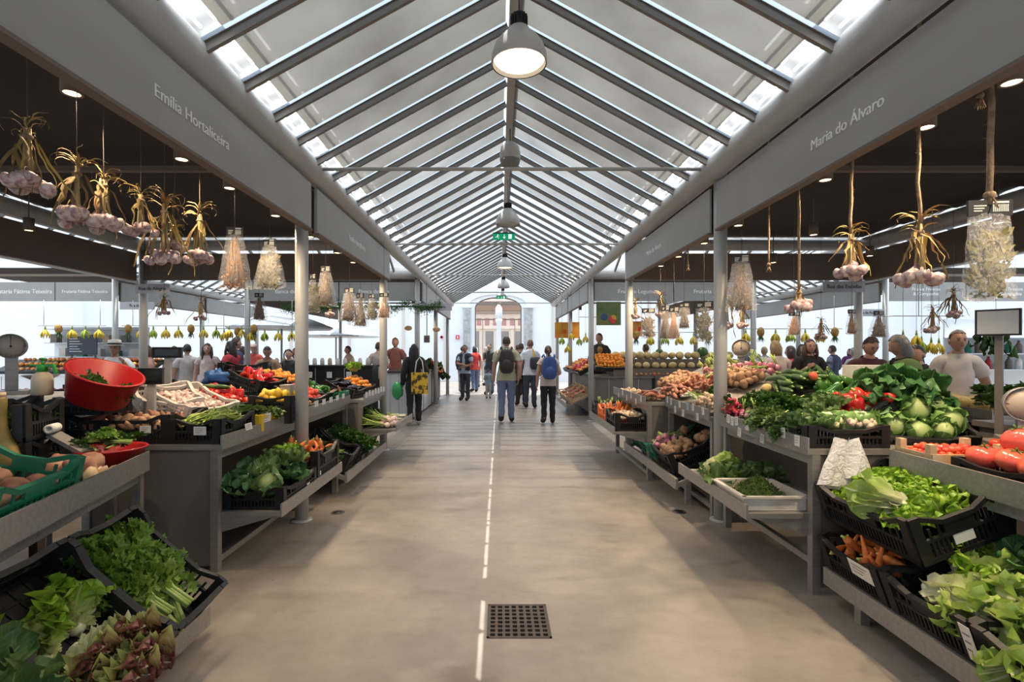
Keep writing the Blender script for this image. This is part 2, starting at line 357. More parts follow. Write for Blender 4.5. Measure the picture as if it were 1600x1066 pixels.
# gutters along the aisles, tie rods, glass roofs
def roof_mats(name, c0, c1, clear, tcol):
    m = bpy.data.materials.new(name); m.use_nodes = True; n, l = m.node_tree.nodes, m.node_tree.links
    for q in list(n):
        if q.type != 'OUTPUT_MATERIAL': n.remove(q)
    out = n['Material Output']
    tc = n.new('ShaderNodeTexCoord')
    t = n.new('ShaderNodeTexNoise'); t.inputs['Scale'].default_value = 1.3; t.inputs['Detail'].default_value = 5; l.new(tc.outputs['Object'], t.inputs[0])
    r = n.new('ShaderNodeValToRGB'); l.new(t.outputs[0], r.inputs[0]); r.color_ramp.elements[0].color = (*c0, 1); r.color_ramp.elements[1].color = (*c1, 1)
    r.color_ramp.elements[0].position = .3; r.color_ramp.elements[1].position = .7
    tr = n.new('ShaderNodeBsdfTranslucent'); l.new(r.outputs[0], tr.inputs[0])
    tp = n.new('ShaderNodeBsdfTransparent'); tp.inputs[0].default_value = (tcol, tcol, tcol, 1)
    df = n.new('ShaderNodeBsdfDiffuse'); df.inputs[0].default_value = (.30, .29, .27, 1)
    gl = n.new('ShaderNodeBsdfGlossy'); gl.inputs['Roughness'].default_value = .06; gl.inputs[0].default_value = (.9, .9, .9, 1)
    lw = n.new('ShaderNodeFresnel'); lw.inputs[0].default_value = 1.5
    wv = n.new('ShaderNodeTexNoise'); wv.inputs['Scale'].default_value = 4; l.new(tc.outputs['Object'], wv.inputs[0])
    bp = n.new('ShaderNodeBump'); bp.inputs['Strength'].default_value = .25; bp.inputs['Distance'].default_value = .02; l.new(wv.outputs[0], bp.inputs['Height']); l.new(bp.outputs[0], gl.inputs['Normal'])
    ge = n.new('ShaderNodeNewGeometry'); fb = n.new('ShaderNodeMath'); fb.operation = 'SUBTRACT'; fb.use_clamp = True; l.new(lw.outputs[0], fb.inputs[0]); l.new(ge.outputs['Backfacing'], fb.inputs[1])
    a = n.new('ShaderNodeMixShader'); a.inputs[0].default_value = clear; l.new(tr.outputs[0], a.inputs[1]); l.new(tp.outputs[0], a.inputs[2])
    b = n.new('ShaderNodeMixShader'); b.inputs[0].default_value = .25; l.new(a.outputs[0], b.inputs[1]); l.new(df.outputs[0], b.inputs[2])
    c = n.new('ShaderNodeMixShader'); l.new(fb.outputs[0], c.inputs[0]); l.new(b.outputs[0], c.inputs[1]); l.new(gl.outputs[0], c.inputs[2]); l.new(c.outputs[0], out.inputs[0])
    m2 = bpy.data.materials.new('clear_glass'); m2.use_nodes = True; n, l = m2.node_tree.nodes, m2.node_tree.links; n.remove(n['Principled BSDF'])
    tp = n.new('ShaderNodeBsdfTransparent'); gl = n.new('ShaderNodeBsdfGlossy'); gl.inputs['Roughness'].default_value = .05; lw = n.new('ShaderNodeFresnel'); lw.inputs[0].default_value = 1.45
    ge = n.new('ShaderNodeNewGeometry'); fb = n.new('ShaderNodeMath'); fb.operation = 'SUBTRACT'; fb.use_clamp = True; l.new(lw.outputs[0], fb.inputs[0]); l.new(ge.outputs['Backfacing'], fb.inputs[1])
    c = n.new('ShaderNodeMixShader'); l.new(fb.outputs[0], c.inputs[0]); l.new(tp.outputs[0], c.inputs[1]); l.new(gl.outputs[0], c.inputs[2]); l.new(c.outputs[0], n['Material Output'].inputs[0])
    return m, m2
m_milk, m_clear = roof_mats('frosted_glass', (.070, .064, .053), (.145, .137, .12), .14, .3)
m_milk2, m_clear = roof_mats('half_frosted_glass', (.13, .128, .12), (.26, .26, .25), .3, .40)  # in-between copy, part of the far bays' daylight put into its colour
m_milk3, m_clear = roof_mats('clear_roof_glass', (.36, .37, .39), (.64, .65, .67), .5, .55)  # clearer copy, stronger daylight of far and side bays put into its colour
m_tube = emit('light_tube_glow', (.93, .97, 1), 9)
m_lit_side = bpy.data.materials.new('lit_rafter_side'); m_lit_side.use_nodes = True; MATS['lit_rafter_side'] = m_lit_side  # pale colour imitates light on the near side of the rafters
_n, _l = m_lit_side.node_tree.nodes, m_lit_side.node_tree.links; _n.remove(_n['Principled BSDF']); _t = _n.new('ShaderNodeBsdfTranslucent'); _t.inputs[0].default_value = (.20, .24, .285, 1); _l.new(_t.outputs[0], _n['Material Output'].inputs[0])
m_trayw = mat('white_light_tray', (.75, .76, .77), .6)
def glass_roof(x0, x1, y0, y1, fine=True):
    """gabled glass roof over an aisle from gutter x0 to gutter x1"""
    xr = (x0+x1)/2; o = struct(empty('glass_roof', M=T(xr, 0, ZG)))
    hw = (x1-x0)/2; g0 = .10                                   # gutter half width
    rise = SL*(hw-g0); L = y1-y0
    for s in (-1, 1):
        MB().tube([(s*hw, y0, 0), (s*hw, y1, 0)], .105, 20).build('gutter', m_steel, o)
        # eave strip: clear pane over two light tubes in a white tray
        ex0, ex1 = hw-.08, hw-.21; zz = lambda x: .04+SL*(hw-g0-x)
        tr = MB(); tr.add([(s*(hw+.02), y0, zz(hw+.02)+.13), (s*(ex1-.008), y0, zz(ex1-.008)+.13), (s*(ex1-.008), y1, zz(ex1-.008)+.13), (s*(hw+.02), y1, zz(hw+.02)+.13)], [(0, 1, 2, 3)])
        if fine: tr.build('light_tray', m_trayw, o)
        step = .405; k = 0; y = y0+.22
        pitch = math.atan(SL); rl = (hw-.03-.08)/math.cos(pitch)
        pane = MB(); nseg = 3
        while y < y1-.05:
            a, b = Vector((s*(hw-.06), y, zz(hw-.06))), Vector((s*.05, y, zz(.05)))
            nrm = Vector((s*math.sin(pitch), 0, math.cos(pitch)))
            r = MB().bar(a-nrm*.022, b-nrm*.022, .026, .044, 0, up=nrm); r.bar(a+nrm*.004, b+nrm*.004, .05, .012, 0, up=nrm)
            r.build('rafter', m_alu, o)
            if y+step < y1:
                q = [(s*(hw-.07), y+step-.054, zz(hw-.07)), (s*.06, y+step-.054, zz(.06)), (s*.06, y+step-.014, zz(.06)), (s*(hw-.07), y+step-.014, zz(hw-.07))]
                MB().add(q, [(0, 1, 2, 3) if s < 0 else (3, 2, 1, 0)]).build('seal_strip', m_lit_side, o)  # added strip, stands in for the lit side face of the next rafter
                q = [(s*ex1, y+.014, zz(ex1)), (s*.06, y+.014, zz(.06)), (s*.06, y+step-.054, zz(.06)), (s*ex1, y+step-.054, zz(ex1))]
                d = nrm*.008
                MB().add(q, [(0, 1, 2, 3) if s < 0 else (3, 2, 1, 0)]).build('glass_panel', m_milk3 if not fine or y > 7.4 else m_milk if y < 5.2 else m_milk2, o)
                if fine:
                    q = [(s*(hw-.07), y+.014, zz(hw-.07)), (s*ex1, y+.014, zz(ex1)), (s*ex1, y+step-.054, zz(ex1)), (s*(hw-.07), y+step-.054, zz(hw-.07))]
                    MB().add(q, [(0, 1, 2, 3) if s < 0 else (3, 2, 1, 0)]).build('eave_pane', m_clear, o)
                    tb = MB()
                    tb.tube([(s*(hw-.27), y+.05, zz(hw-.27)+.09), (s*(hw-.27), y+step-.05, zz(hw-.27)+.09)], .009, 6)  # added third tube over the panel, makes the eave glow fade softly
                    for u in (.095, .17): tb.tube([(s*(hw-u), y+.05, zz(hw-u)+.06), (s*(hw-u), y+step-.05, zz(hw-u)+.06)], .009, 6)
                    tb.build('light_tube', m_tube, o)
            y += step
    zr = .04+SL*(hw-g0-.05)
    MB().box(-.035, .035, y0, y1, zr-.09, zr-.02).build('ridge_beam', m_steel, o)
    # ridge cap: opaque but for a narrow slit left of the beam
    MB().box(-.035, .075, y0, y1, zr+.03, zr+.04).build('ridge_cap', m_alu, o)
    for k, y in enumerate(PY[2:]):
        if y0 < y < y1:
            MB().tube([(-hw, y, .0), (hw, y, .0)], .016, 10).build('tie_rod', m_steel, o)
    return o
glass_roof(-1.66, 1.88, -1.2, 17.2)
for x0_, x1_ in ((-5.4, -1.76), (2.01, 5.4)):
    o = struct(empty('glass_roof', M=T((x0_+x1_)/2, 9.05, 0))); hw = (x1_-x0_)/2
    for s in (-1, 1):
        MB().tube([(-hw, s*1.5, ZG), (hw, s*1.5, ZG)], .09, 12).build('gutter', m_steel, o)
        for k in range(9):
            x = -hw+2*hw*k/8
            MB().bar((x, s*1.5, ZG+.05), (x, 0, ZG+.8), .03, .06).build('rafter', m_alu, o)
            if k < 8:
                xb = -hw+2*hw*(k+1)/8; q = [(x, s*1.5, ZG+.08), (xb, s*1.5, ZG+.08), (xb, 0, ZG+.83), (x, 0, ZG+.83)]
                MB().add(q, [(0, 1, 2, 3)[::s]]).build('glass_panel', m_milk3, o)
glass_roof(-8.06, -5.46, -1.0, 17.2, False)
glass_roof(5.50, 8.10, -1.0, 17.2, False)
# ---------------------------------------------------------------- hall walls
WY = 24.0
wf = struct(empty('wall_far', M=T(0, WY, 0)))
AX0, AX1 = -1.18, 1.08; Zs, Za = 3.55, 4.08
def arch_pts(x0, x1, zs, za, n=12):
    c = (x0+x1)/2; hw = (x1-x0)/2
    return [(c-hw*math.cos(PI*k/n), zs+(za-zs)*math.sin(PI*k/n)) for k in range(n+1)]
g = MB(); top = 7.5
ap = arch_pts(AX0, AX1, Zs, Za)
g.box(-26, AX0, 0, .3, 0, top); g.box(AX1, 26, 0, .3, 0, top)
for (xa, za), (xb, zb) in zip(ap, ap[1:]):
    v = [(xa, 0, za), (xb, 0, zb), (xb, 0, top), (xa, 0, top), (xa, .3, za), (xb, .3, zb), (xb, .3, top), (xa, .3, top)]
    g.add(v, [(0, 1, 2, 3), (7, 6, 5, 4), (0, 4, 5, 1)])
g.build('wall_sheet', m_white, wf)
m_marble = mat('grey_marble', (.30, .32, .33), .4, 0, (.52, .53, .52), 5, detail=8)
for xa, xb in ((-1.72, -1.38), (1.20, 1.60)):
    MB().box(xa, xb, -.12, 0, 0, 3.55).build('pilaster', m_marble, wf); MB().box(xa-.06, xb+.06, -.15, 0, 3.55, 3.68).build('capital', m_white, wf)
ar = MB(); o1, o2 = arch_pts(-1.75, 1.62, 3.68, 4.5), arch_pts(-1.45, 1.32, 3.68, 4.2)
for k in range(12):
    q = [o2[k], o2[k+1], o1[k+1], o1[k]]
    ar.add([(x, -.10, z) for x, z in q]+[(x, 0, z) for x, z in q], [(0, 1, 2, 3), (0, 4, 5, 1), (3, 2, 6, 7)])
ar.build('arch_ring', m_white, wf)
for x in (-2.6, -4.6, 2.6, 4.6, -7.2, 7.2, -10, 10): MB().box(x-.06, x+.06, -.08, 0, 0, 6).build('trim_post', mat('wall_post', (.62, .58, .55), .6), wf)
dr_ = struct(empty('door_1', M=T(0, WY+.1, 0)))
m_iron2 = mat('door_iron', (.20, .15, .12), .5)
g = MB(); ap2 = arch_pts(AX0+.03, AX1-.03, Zs, Za-.03)
g.tube([(AX0+.03, 0, 0)]+[(x, 0, z) for x, z in ap2]+[(AX1-.03, 0, 0)], .03, 6); g.bar((AX0, 0, 3.0), (AX1, 0, 3.0), .05, .06)
for x in (-.8, .75): g.bar((x, 0, 0), (x, 0, 3.0), .03)
g.build('frame', m_iron2, dr_)
# the street front seen through the arch
sf = empty('shop_front', 'pinkish shop front across the street with canopy and iron balcony', 'building', T(0, 31, 0))
m_pink = mat('pink_stone', (.86, .70, .60), .7, 0, (.90, .76, .66), 2)
m_dglass = mat('dark_shop_glass', (.30, .28, .27), .15)
MB().box(-5, 5, 0, .3, 0, 9).build('facade', mat('pale_stone', (.86, .76, .66), .8), sf)
MB().box(-1.55, 1.95, -.12, 0, 2.85, 3.75).build('sign_band', m_pink, sf)
for i, x in enumerate((-1.25, -.75, -.25, .3, .8, 1.3, 1.65)): MB().box(x-.14, x+.14, -.14, -.12, 3.05, 3.5).build('sign_character', mat('faded_rose', (.55, .30, .26), .7), sf)
MB().box(-2, 2, -.5, 0, 3.95, 4.25).build('canopy', mat('canopy_brown', (.35, .22, .16), .7), sf)
for x in (-1.5, -.6, .35, 1.25): MB().box(x-.5*.5, x+.25, -.03, 0, .2, 2.7).build('shop_window', m_dglass, sf)
for x in (-1.75, -1.05, -.1, .8, 1.7): MB().box(x-.05, x+.05, -.08, 0, 0, 2.8).build('shop_post', m_pink, sf)
MB().box(-2.2, 2.2, -.6, 0, 4.5, 4.65).build('balcony_floor', m_pink, sf)
g = MB()
for k in range(30): x = -2.1+k*.145; g.box(x-.012, x+.012, -.58, -.55, 4.65, 5.35)
g.box(-2.15, 2.15, -.6, -.54, 5.35, 5.4); tag(g.build('railing', m_iron2, sf))
for x in (-1.4, 0, 1.4): MB().box(x-.4, x+.4, -.03, 0, 4.7, 6.6).build('upper_window', m_dglass, sf)
wc = empty('white_column', 'white cast column with a lantern head standing in the arch doorway', 'column', T(-.02, 22.9, 0))
MB().lathe([(.16, 0), (.16, .2), (.12, .25), (.11, 2.75), (.16, 2.85), (.16, 2.95)], 16).build('shaft', m_white, wc); MB().lathe([(.05, 2.95), (.17, 3.1), (.15, 3.45), (.05, 3.6), (0, 3.62)], 16).build('lantern', m_white, wc)
for s_, x in (('left', -20), ('right', 20)): struct(MB().box(min(x, x*1.015), max(x, x*1.015), -4, WY, 0, 5.5).build('wall_'+s_, m_white))
struct(MB().box(-26, 26, -4.1, -4, 0, 6).build('wall_back', m_white))
# ---------------------------------------------------------------- lamps
m_glow = emit('warm_lamp_glow', (1, .72, .40), 7)
m_glow2 = emit('pendant_lamp_glow', (1, .80, .54), 2.2)
def spot_lamp(x, y, z, label, energy=46, tilt=0, group=None):
    o = empty('spot_lamp', label, 'lamp', T(x, y, z), group)
    MB().lathe([(.036, .012), (.036, .0), (.046, 0), (.046, .13), (0, .13)], 16, cap=False).build('housing', m_brown, o)
    MB().tube([(0, 0, .13), (0, 0, 3.2-z+.02)], .006, 6).build('stem', m_brown, o)
    MB().lathe([(0, .004), (.036, .004), (.036, .006)], 16).build('lens', m_glow, o.children[0])
    ld = bpy.data.lights.new('spot', 'SPOT'); ld.energy = energy; ld.color = (1, .76, .50); ld.spot_size = 2.2; ld.spot_blend = .75; ld.shadow_soft_size = .012
    lo = bpy.data.objects.new('spot', ld); C.objects.link(lo); lo.parent = o; lo.location = (0, 0, -.02); lo.rotation_euler = (0, tilt, 0)
    return o
EL, ER = 55, 95
for k, y in enumerate((2.43, 3.27, 3.85, 4.64, 5.5, 6.4, 7.1)):
    spot_lamp(-2.08, y, 2.75, 'small round warm spot lamp under the dark left ceiling, %s along its row' % ORD[k], EL if y < 3.5 else 75, -.15)
for k, y in enumerate((1.5, 2.24, 2.69, 3.52, 4.8, 5.6, 6.4, 7.1)):
    spot_lamp(2.3, y, 2.70, 'small round warm spot lamp under the dark right ceiling, %s along its row' % ORD[k], ER, .15)
for k, (x, y) in enumerate(((-4.9, 5.2), (-4.9, 6.9), (-3.2, 7.0), (-3.4, 5.2))): spot_lamp(x, y, 2.75, 'warm spot lamp deeper under the left ceiling, %s from the viewer' % ('nearest', 'second', 'third', 'fourth')[k], 26)
for k, (x, y) in enumerate(((4.9, 4.9), (4.9, 6.6), (3.9, 7.1), (3.4, 5.4), (4.3, 3.2))): spot_lamp(x, y, 2.75, 'warm spot lamp deeper under the right ceiling, number %s from the outer edge' % ORD[k], 36)
for k, (x, y) in enumerate(((-2.3, 11.4), (-2.3, 13.4), (-2.3, 15.4), (-4.2, 11.6), (2.5, 11.4), (2.5, 13.4), (2.5, 15.4), (4.2, 11.6))): spot_lamp(x, y, 2.75, 'warm spot lamp over the far %s stalls, %s' % (('left', 'right')[k//4], ('nearest the aisle', 'in the middle', 'at the far end', 'on the outer side')[k % 4]), 45)
for k, (y, on) in enumerate(((3.14, 1), (7.15, 0), (10.9, 1), (14.3, 0), (17.0, 1))):
    o = empty('pendant_lamp', 'grey bell-shaped pendant lamp under the glass ridge, %s from the viewer' % ('nearest', 'second', 'third', 'fourth', 'fifth')[k], 'lamp', T(.125, y, 3.3))
    MB().lathe([(.172, 0), (.176, .004), (.172, .06), (.155, .11), (.12, .16), (.075, .20), (.062, .225), (.055, .23), (.055, .215), (.07, .19), (.112, .152), (.147, .105), (.164, .058), (.167, .004)], 32, cap=False).build('shade', m_lamp, o)
    g = MB(); g.lathe([(.045, .23), (.045, .31), (0, .31)], 14)
    for q in range(14): a = q*2*PI/14; g.bar((.05*math.cos(a), .05*math.sin(a), .235), (.05*math.cos(a), .05*math.sin(a), .305), .009)
    g.build('heat_sink', m_black, o)
    g = MB(); g.tube([(0, 0, .31), (0, 0, .76)], .004, 5); g.build('cable', m_black, o)
    MB().lathe([(0, .02), (.150, .02), (.160, .03)], 28).build('diffuser', m_glow2 if on else m_lamp, [c for c in o.children if c.name.startswith('shade')][0])
    if on:
        ld = bpy.data.lights.new('pendant', 'SPOT'); ld.energy = 80; ld.color = (1, .80, .58); ld.spot_size = 2.5; ld.spot_blend = .6; ld.shadow_soft_size = .15
        lo = bpy.data.objects.new('pendant', ld); C.objects.link(lo); lo.parent = o; lo.location = (0, 0, -.02)
o = empty('ridge_speaker', 'pale egg-shaped loudspeaker hanging between the first two pendant lamps', 'speaker', T(.12, 5.5, 3.5))
MB().lathe([(.085, .06), (.112, .10), (.115, .17), (.10, .24), (.06, .285), (0, .295)], 24).build('shell', m_lamp, o)
MB().lathe([(0, 0), (.06, .01), (.10, .05), (.113, .10)], 24).build('grille', mat('grey_grille', (.22, .22, .22), .6), o)
MB().tube([(0, 0, .29), (0, 0, .55)], .005, 5).build('cable', m_black, o)
m_green = emit('exit_sign_green', (.01, .26, .12), 1.1); m_sw = emit('exit_sign_white', (.8, 1, .9), 1.0)
def exit_sign(x, y, z, w, label):
    o = empty('exit_sign', label, 'sign', T(x, y, z)); h = w*.27
    MB().box(-w/2, w/2, 0, .04, -h/2, h/2).build('case', m_green, o); cs = o.children[0]
    MB().box(-w*.5, w*.5, -.004, .045, h/2, h/2+.015).build('cap', m_black, o)
    g = MB()                                          # running figure
    e = -.004; B = lambda a, b, t: g.bar((a[0]*w, e, a[1]*w), (b[0]*w, e, b[1]*w), t*w, .002, 0, up=(0, 1, 0))
    g.ball((-.27*w, e, .08*w), (.022*w, .002, .022*w), 10, 6)
    B((-.28, .055), (-.30, -.01), .035); B((-.30, -.01), (-.25, -.05), .022); B((-.25, -.05), (-.24, -.10), .022); B((-.30, -.01), (-.36, -.04), .022); B((-.36, -.04), (-.40, -.03), .02); B((-.28, .05), (-.33, .03), .018); B((-.28, .05), (-.23, .02), .018); B((-.23, .02), (-.20, .045), .016)
    g.build('running_figure', m_sw, cs)
    g = MB(); B = lambda a, b, t: g.bar((a[0]*w, e, a[1]*w), (b[0]*w, e, b[1]*w), t*w, .002, 0, up=(0, 1, 0))
    B((0.02, .09), (.02, -.06), .03); B((-.035, -.02), (.025, -.09), .028); B((.075, -.02), (.015, -.09), .028); g.build('arrow', m_sw, cs)
    g = MB(); g.box(.2*w, .36*w, -.006, -.002, -.105*w, .105*w); g.build('door_symbol', m_sw, cs)
exit_sign(.07, 7.46, 3.205, .33, 'green running-man exit sign above the first tie rod')
exit_sign(.07, 16.6, 3.27, .33, 'small green exit sign by the last pendant lamp')
# ---------------------------------------------------------------- stall counters
def counter(x, y0, y1, s, label, depth=.95, zt=.87, lip=.08, rot=0, lower=None, end=True, zl=.45, out=.40, mm=None, rail=.08):
    o = empty('stall_counter', label, 'counter', T(x, y0, 0) @ RZ(rot)); mm = mm or m_inox; L = y1-y0
    bx = lambda name, a0, a1, b0, b1, z0, z1, m_=None, bev=0: MB().box(min(s*a0, s*a1), max(s*a0, s*a1), b0, b1, z0, z1).build(name, m_ or mm, o)
    bx('top', 0, depth, 0, L, zt-.035, zt)
    bx('front_lip', -.012, 0, -.004, L, zt-.035, zt+lip)
    bx('apron', .03, .06, .055, L-.055, zt-.10, zt-.036)
    for a in (.02, depth-.06):
        for b in (.0, L-.05): bx('leg', a, a+.05, b, b+.05, 0, zt-.036)
    bx('rail', .022, .062, .05, L-.05, rail-.02, rail+.02)
    if end: bx('end_panel', .07, depth-.06, .012, .03, .04, zt-.04, m_panel)
    bx('back_panel', depth-.045, depth-.03, .05, L-.05, .04, zt-.04, mat('stall_back_dark', (.045, .04, .037), .7))
    if lower == 'flat':
        bx('lower_shelf', -out, .3, .03, L-.02, zl-.03, zl); bx('shelf_lip', -out-.012, -out, .026, L-.02, zl-.035, zl+.055)
        for b in (.04, L-.06):
            g = MB(); h = .02; v = [(s*(-out+.03), b, zl-.03), (s*.05, b, zl-.03), (s*.05, b, zl-.15), (s*(-out+.03), b+h, zl-.03), (s*.05, b+h, zl-.03), (s*.05, b+h, zl-.15)]
            g.add(v, [(0, 1, 2), (5, 4, 3), (0, 3, 4, 1), (1, 4, 5, 2), (2, 5, 3, 0)]).build('bracket', mm, o)
    return o
def tilt_rack(x, y0, y1, s, z, back, rise, label, foot=.15):
    """a low sloping rack that holds crates in front of a counter: front rail at x, height z"""
    o = empty('crate_rack', label, 'rack', T(x, y0, 0)); L = y1-y0
    g = MB(); g.box(-.012, .012, 0, L, z-.05, z+.05); g.build('front_rail', m_inox, o)
    for b in (.03, L-.06): MB().bar((0, b, z-.02), (s*back, b, z-.02+rise), .03, .04).build('side_rail', m_inox, o)
    MB().bar((s*back, 0, z-.02+rise), (s*back, L, z-.02+rise), .03).build('back_rail', m_inox, o)
    MB().bar((s*back*.5, 0, z-.03+rise*.5), (s*back*.5, L, z-.03+rise*.5), .03, .02).build('middle_rail', m_inox, o)
    for b in (.20, L-.25):
        MB().box(min(s*foot, s*foot+s*.05), max(s*foot, s*foot+s*.05), b, b+.05, 0, z+rise*foot/back-.03).build('leg', m_inox, o)
    return o
# left side
rot1 = math.radians(12)
L1 = counter(-2.2, .95, 3.12, -1, 'near left counter of worn steel, angled, with turnips and a green crate on it', zt=.79, lip=.085, rot=0, lower=None)
L1.matrix_world = T(-2.2, 3.14, 0) @ RZ(math.radians(14.9)) @ T(0, -2.2, 0)
L2 = counter(-1.88, 3.37, 4.72, -1, 'left steel counter with green beans and lemons, before the first pillar', zt=.862, lip=.065, lower='flat', zl=.40, out=.39)
L3 = counter(-1.88, 4.80, 6.26, -1, 'left steel counter with tomatoes beyond the first pillar', zt=.875, lip=.07)
L4 = counter(-1.72, 6.33, 7.55, -1, 'left steel counter with onions on its lower tray by the second pillar', zt=.875, lip=.07, lower='flat', zl=.50, out=.40)
tilt_rack(-1.55, .9, 2.66, -1, .09, .42, .37, 'low sloping steel rack under the celery and lettuce crates', .1)
tilt_rack(-1.55, 5.05, 6.8, -1, .21, .36, .15, 'low sloping steel rack with greens, left side beyond the first pillar', .16)
# right side
R1 = counter(2.30, .9, 2.93, 1, 'near right counter of grey steel with tomatoes on it', zt=.84, lip=.08)
R2 = counter(1.90, 3.06, 4.28, 1, 'right steel counter with cabbages and radishes, price cards along its edge', zt=.895, lip=.07, lower='flat', zl=.49, out=.36, rail=.2)
R3 = counter(1.90, 4.50, 5.68, 1, 'right steel counter with celery and potatoes beyond the first pillar', zt=.90, lip=.07)
R4 = counter(1.69, 5.75, 7.35, 1, 'right steel counter with ginger-coloured roots by the second pillar', zt=.90, lip=.07, lower='flat', zl=.56, out=.35)
tilt_rack(1.94, .9, 2.97, 1, .165, .5, .18, 'low sloping steel rack under the carrots and romaine crates', .03)
tilt_rack(1.66, 4.66, 6.6, 1, .25, .42, .18, 'low sloping steel rack under the green crate and potato crate', .16)
# ---------------------------------------------------------------- crates
m_cgreen = mat('green_plastic', (.010, .155, .085), .35, 0, (.012, .19, .105), 6)
m_cwhite = mat('milky_plastic', (.62, .58, .55), .35)
m_cyel = mat('yellow_plastic', (.75, .50, .03), .4)
m_corange = mat('orange_plastic', (.72, .16, .03), .4)
_cm = {}
def crate_meshes(w, l, h, dense):
    k = (round(w, 3), round(l, 3), round(h, 3), dense)
    if k in _cm: return _cm[k]
    def wall(n):
        g = MB(); t = .006; u = n/2; zr = h*.80; c = .05; sl = .10
        B = lambda a0, a1, z0, z1, th=t: g.box(a0, a1, -th, th, z0, z1)
        B(-u, -u+c, 0, h, .011); B(u-c, u, 0, h, .011)
        B(-u+c+sl, u-c-sl, zr-.022, zr, .013)
        for q in (-1, 1):
            g.bar((q*(u-c), 0, h-.012), (q*(u-c-sl), 0, zr-.011), .026, .022)
        B(-u, u, 0, .022, .009); B(-u+c, u-c, h*.42, h*.42+.014, .009)
        pw = n*.16; B(-pw, pw, h*.42, zr-.01, .005)
        st = .024 if dense else .04; x = -u+c+st*.7
        while x < u-c:
            top = zr-.01 if abs(x) < u-c-sl else h-.04-(h-zr)*(1-(u-c-abs(x))/sl)
            B(x-.0055, x+.0055, .02, h*.43, .004)
            if int((x+u)/st) % 2 and abs(x) > pw: B(x-.006, x+.006, h*.43, top, .004)
            x += st
        return g
    fl_ = MB(); fl_.box(-w/2, w/2, -l/2, l/2, .004, .008)
    nx, ny = max(4, int(w/.07)), max(4, int(l/.07))
    for i in range(nx+1): x = -w/2+w*i/nx; fl_.box(x-.007, x+.007, -l/2, l/2, 0, .014)
    for j in range(ny+1): y = -l/2+l*j/ny; fl_.box(-w/2, w/2, y-.007, y+.007, 0, .014)
    _cm[k] = (wall(w), wall(l), fl_, {}); return _cm[k]
def crate_M(P, f, tilt, w, l, h):
    """frame with its origin at the bottom centre; P = middle of the front rim, f = horizontal way the front looks"""
    f = Vector(f).normalized(); Z = Vector((0, 0, 1)); F = f*math.cos(tilt)-Z*math.sin(tilt); U = f*math.sin(tilt)+Z*math.cos(tilt)
    return frame(Vector(P)-F*l/2-U*h, F.cross(U), F, U)
def flat_M(x, y, z, yaw=0): return T(x, y, z) @ RZ(yaw)
def crate(M, w, l, h, label, m_=None, dense=True, name='produce_crate', cat='crate', group=None):
    m_ = m_ or m_black; o = empty(name, label, cat, M, group); wa, wl, fl_, cache = crate_meshes(w, l, h, dense)
    if m_.name not in cache: cache[m_.name] = (wa.mesh('end_wall', m_), wl.mesh('side_wall', m_), fl_.mesh('crate_floor', m_))
    a, b, c = cache[m_.name]
    for y in (-l/2, l/2): link('front_wall' if y > 0 else 'rear_wall', a, o, T(0, y, 0))
    for x in (-w/2, w/2): link('side_wall', b, o, T(x, 0, 0) @ RZ(PI/2))
    link('crate_floor', c, o)
    return o
def card(M, w, h, label, tint=None, part=None, lines=True):
    """a small paper price card; M: origin centre, x across, z up, faces -y"""
    o = empty('price_card', label, 'price card', M)
    MB().box(-w/2, w/2, 0, .0015, -h/2, h/2).build('paper', tint or m_paper, o)
    if lines:
        g = MB()
        for k in range(3): g.box(-w*.36, w*(.3-.12*k), -.001, 0, h*(.22-.22*k), h*(.27-.22*k))
        g.build('handwriting', mat('pen_ink', (.22, .2, .22), .7), o.children[0])
    return o
# ---------------------------------------------------------------- people
SKIN = {'fair': mat('skin_fair', (.52, .30, .22), .5), 'tan': mat('skin_tan', (.36, .19, .12), .5), 'dark': mat('skin_dark', (.12, .06, .04), .5)}
m_eye = mat('eye_dark', (.02, .015, .015), .2); m_lip = mat('lip', (.36, .12, .10), .5)
HAIR = {k: mat('hair_'+k, c, .55, 0, c2, 30, stretch=(6, 6, 1)) for k, c, c2 in (('black', (.010, .009, .009), (.022, .018, .016)), ('brown', (.05, .028, .018), (.08, .045, .028)), ('blond', (.30, .20, .11), (.42, .30, .17)), ('grey', (.22, .22, .22), (.34, .33, .33)), ('auburn', (.12, .05, .03), (.17, .08, .05)), ('white', (.6, .58, .55), (.7, .68, .65)))}
def cloth(c, n=None): return mat('cloth_%d_%d_%d' % tuple(int(x*255) for x in c), c, .85, 0, tuple(min(1, x*1.18+.004) for x in c), 9, .35, 14)
def seg(p, a, b):
    ab = b-a; t = max(0, min(1, (p-a).dot(ab)/ab.length_squared)); return t, (p-(a+ab*t)).length
ARMS = {   # elbow and wrist of the right arm, x is mirrored for the left
 'down': ((.235, -.03, 1.13), (.245, .05, .88)), 'front': ((.24, .00, 1.15), (.10, .24, 1.08)), 'reach': ((.24, .12, 1.18), (.18, .36, 1.10)), 'phone': ((.25, .05, 1.14), (.12, .22, 1.30)), 'strap': ((.26, .0, 1.18), (.17, .12, 1.38)),
 'back': ((.25, -.08, 1.15), (.23, -.02, .90)), 'cross': ((.23, .10, 1.16), (-.06, .22, 1.14)), 'out': ((.33, .05, 1.22), (.46, .2, 1.12)), 'bent': ((.26, -.06, 1.14), (.22, .20, 1.10))}
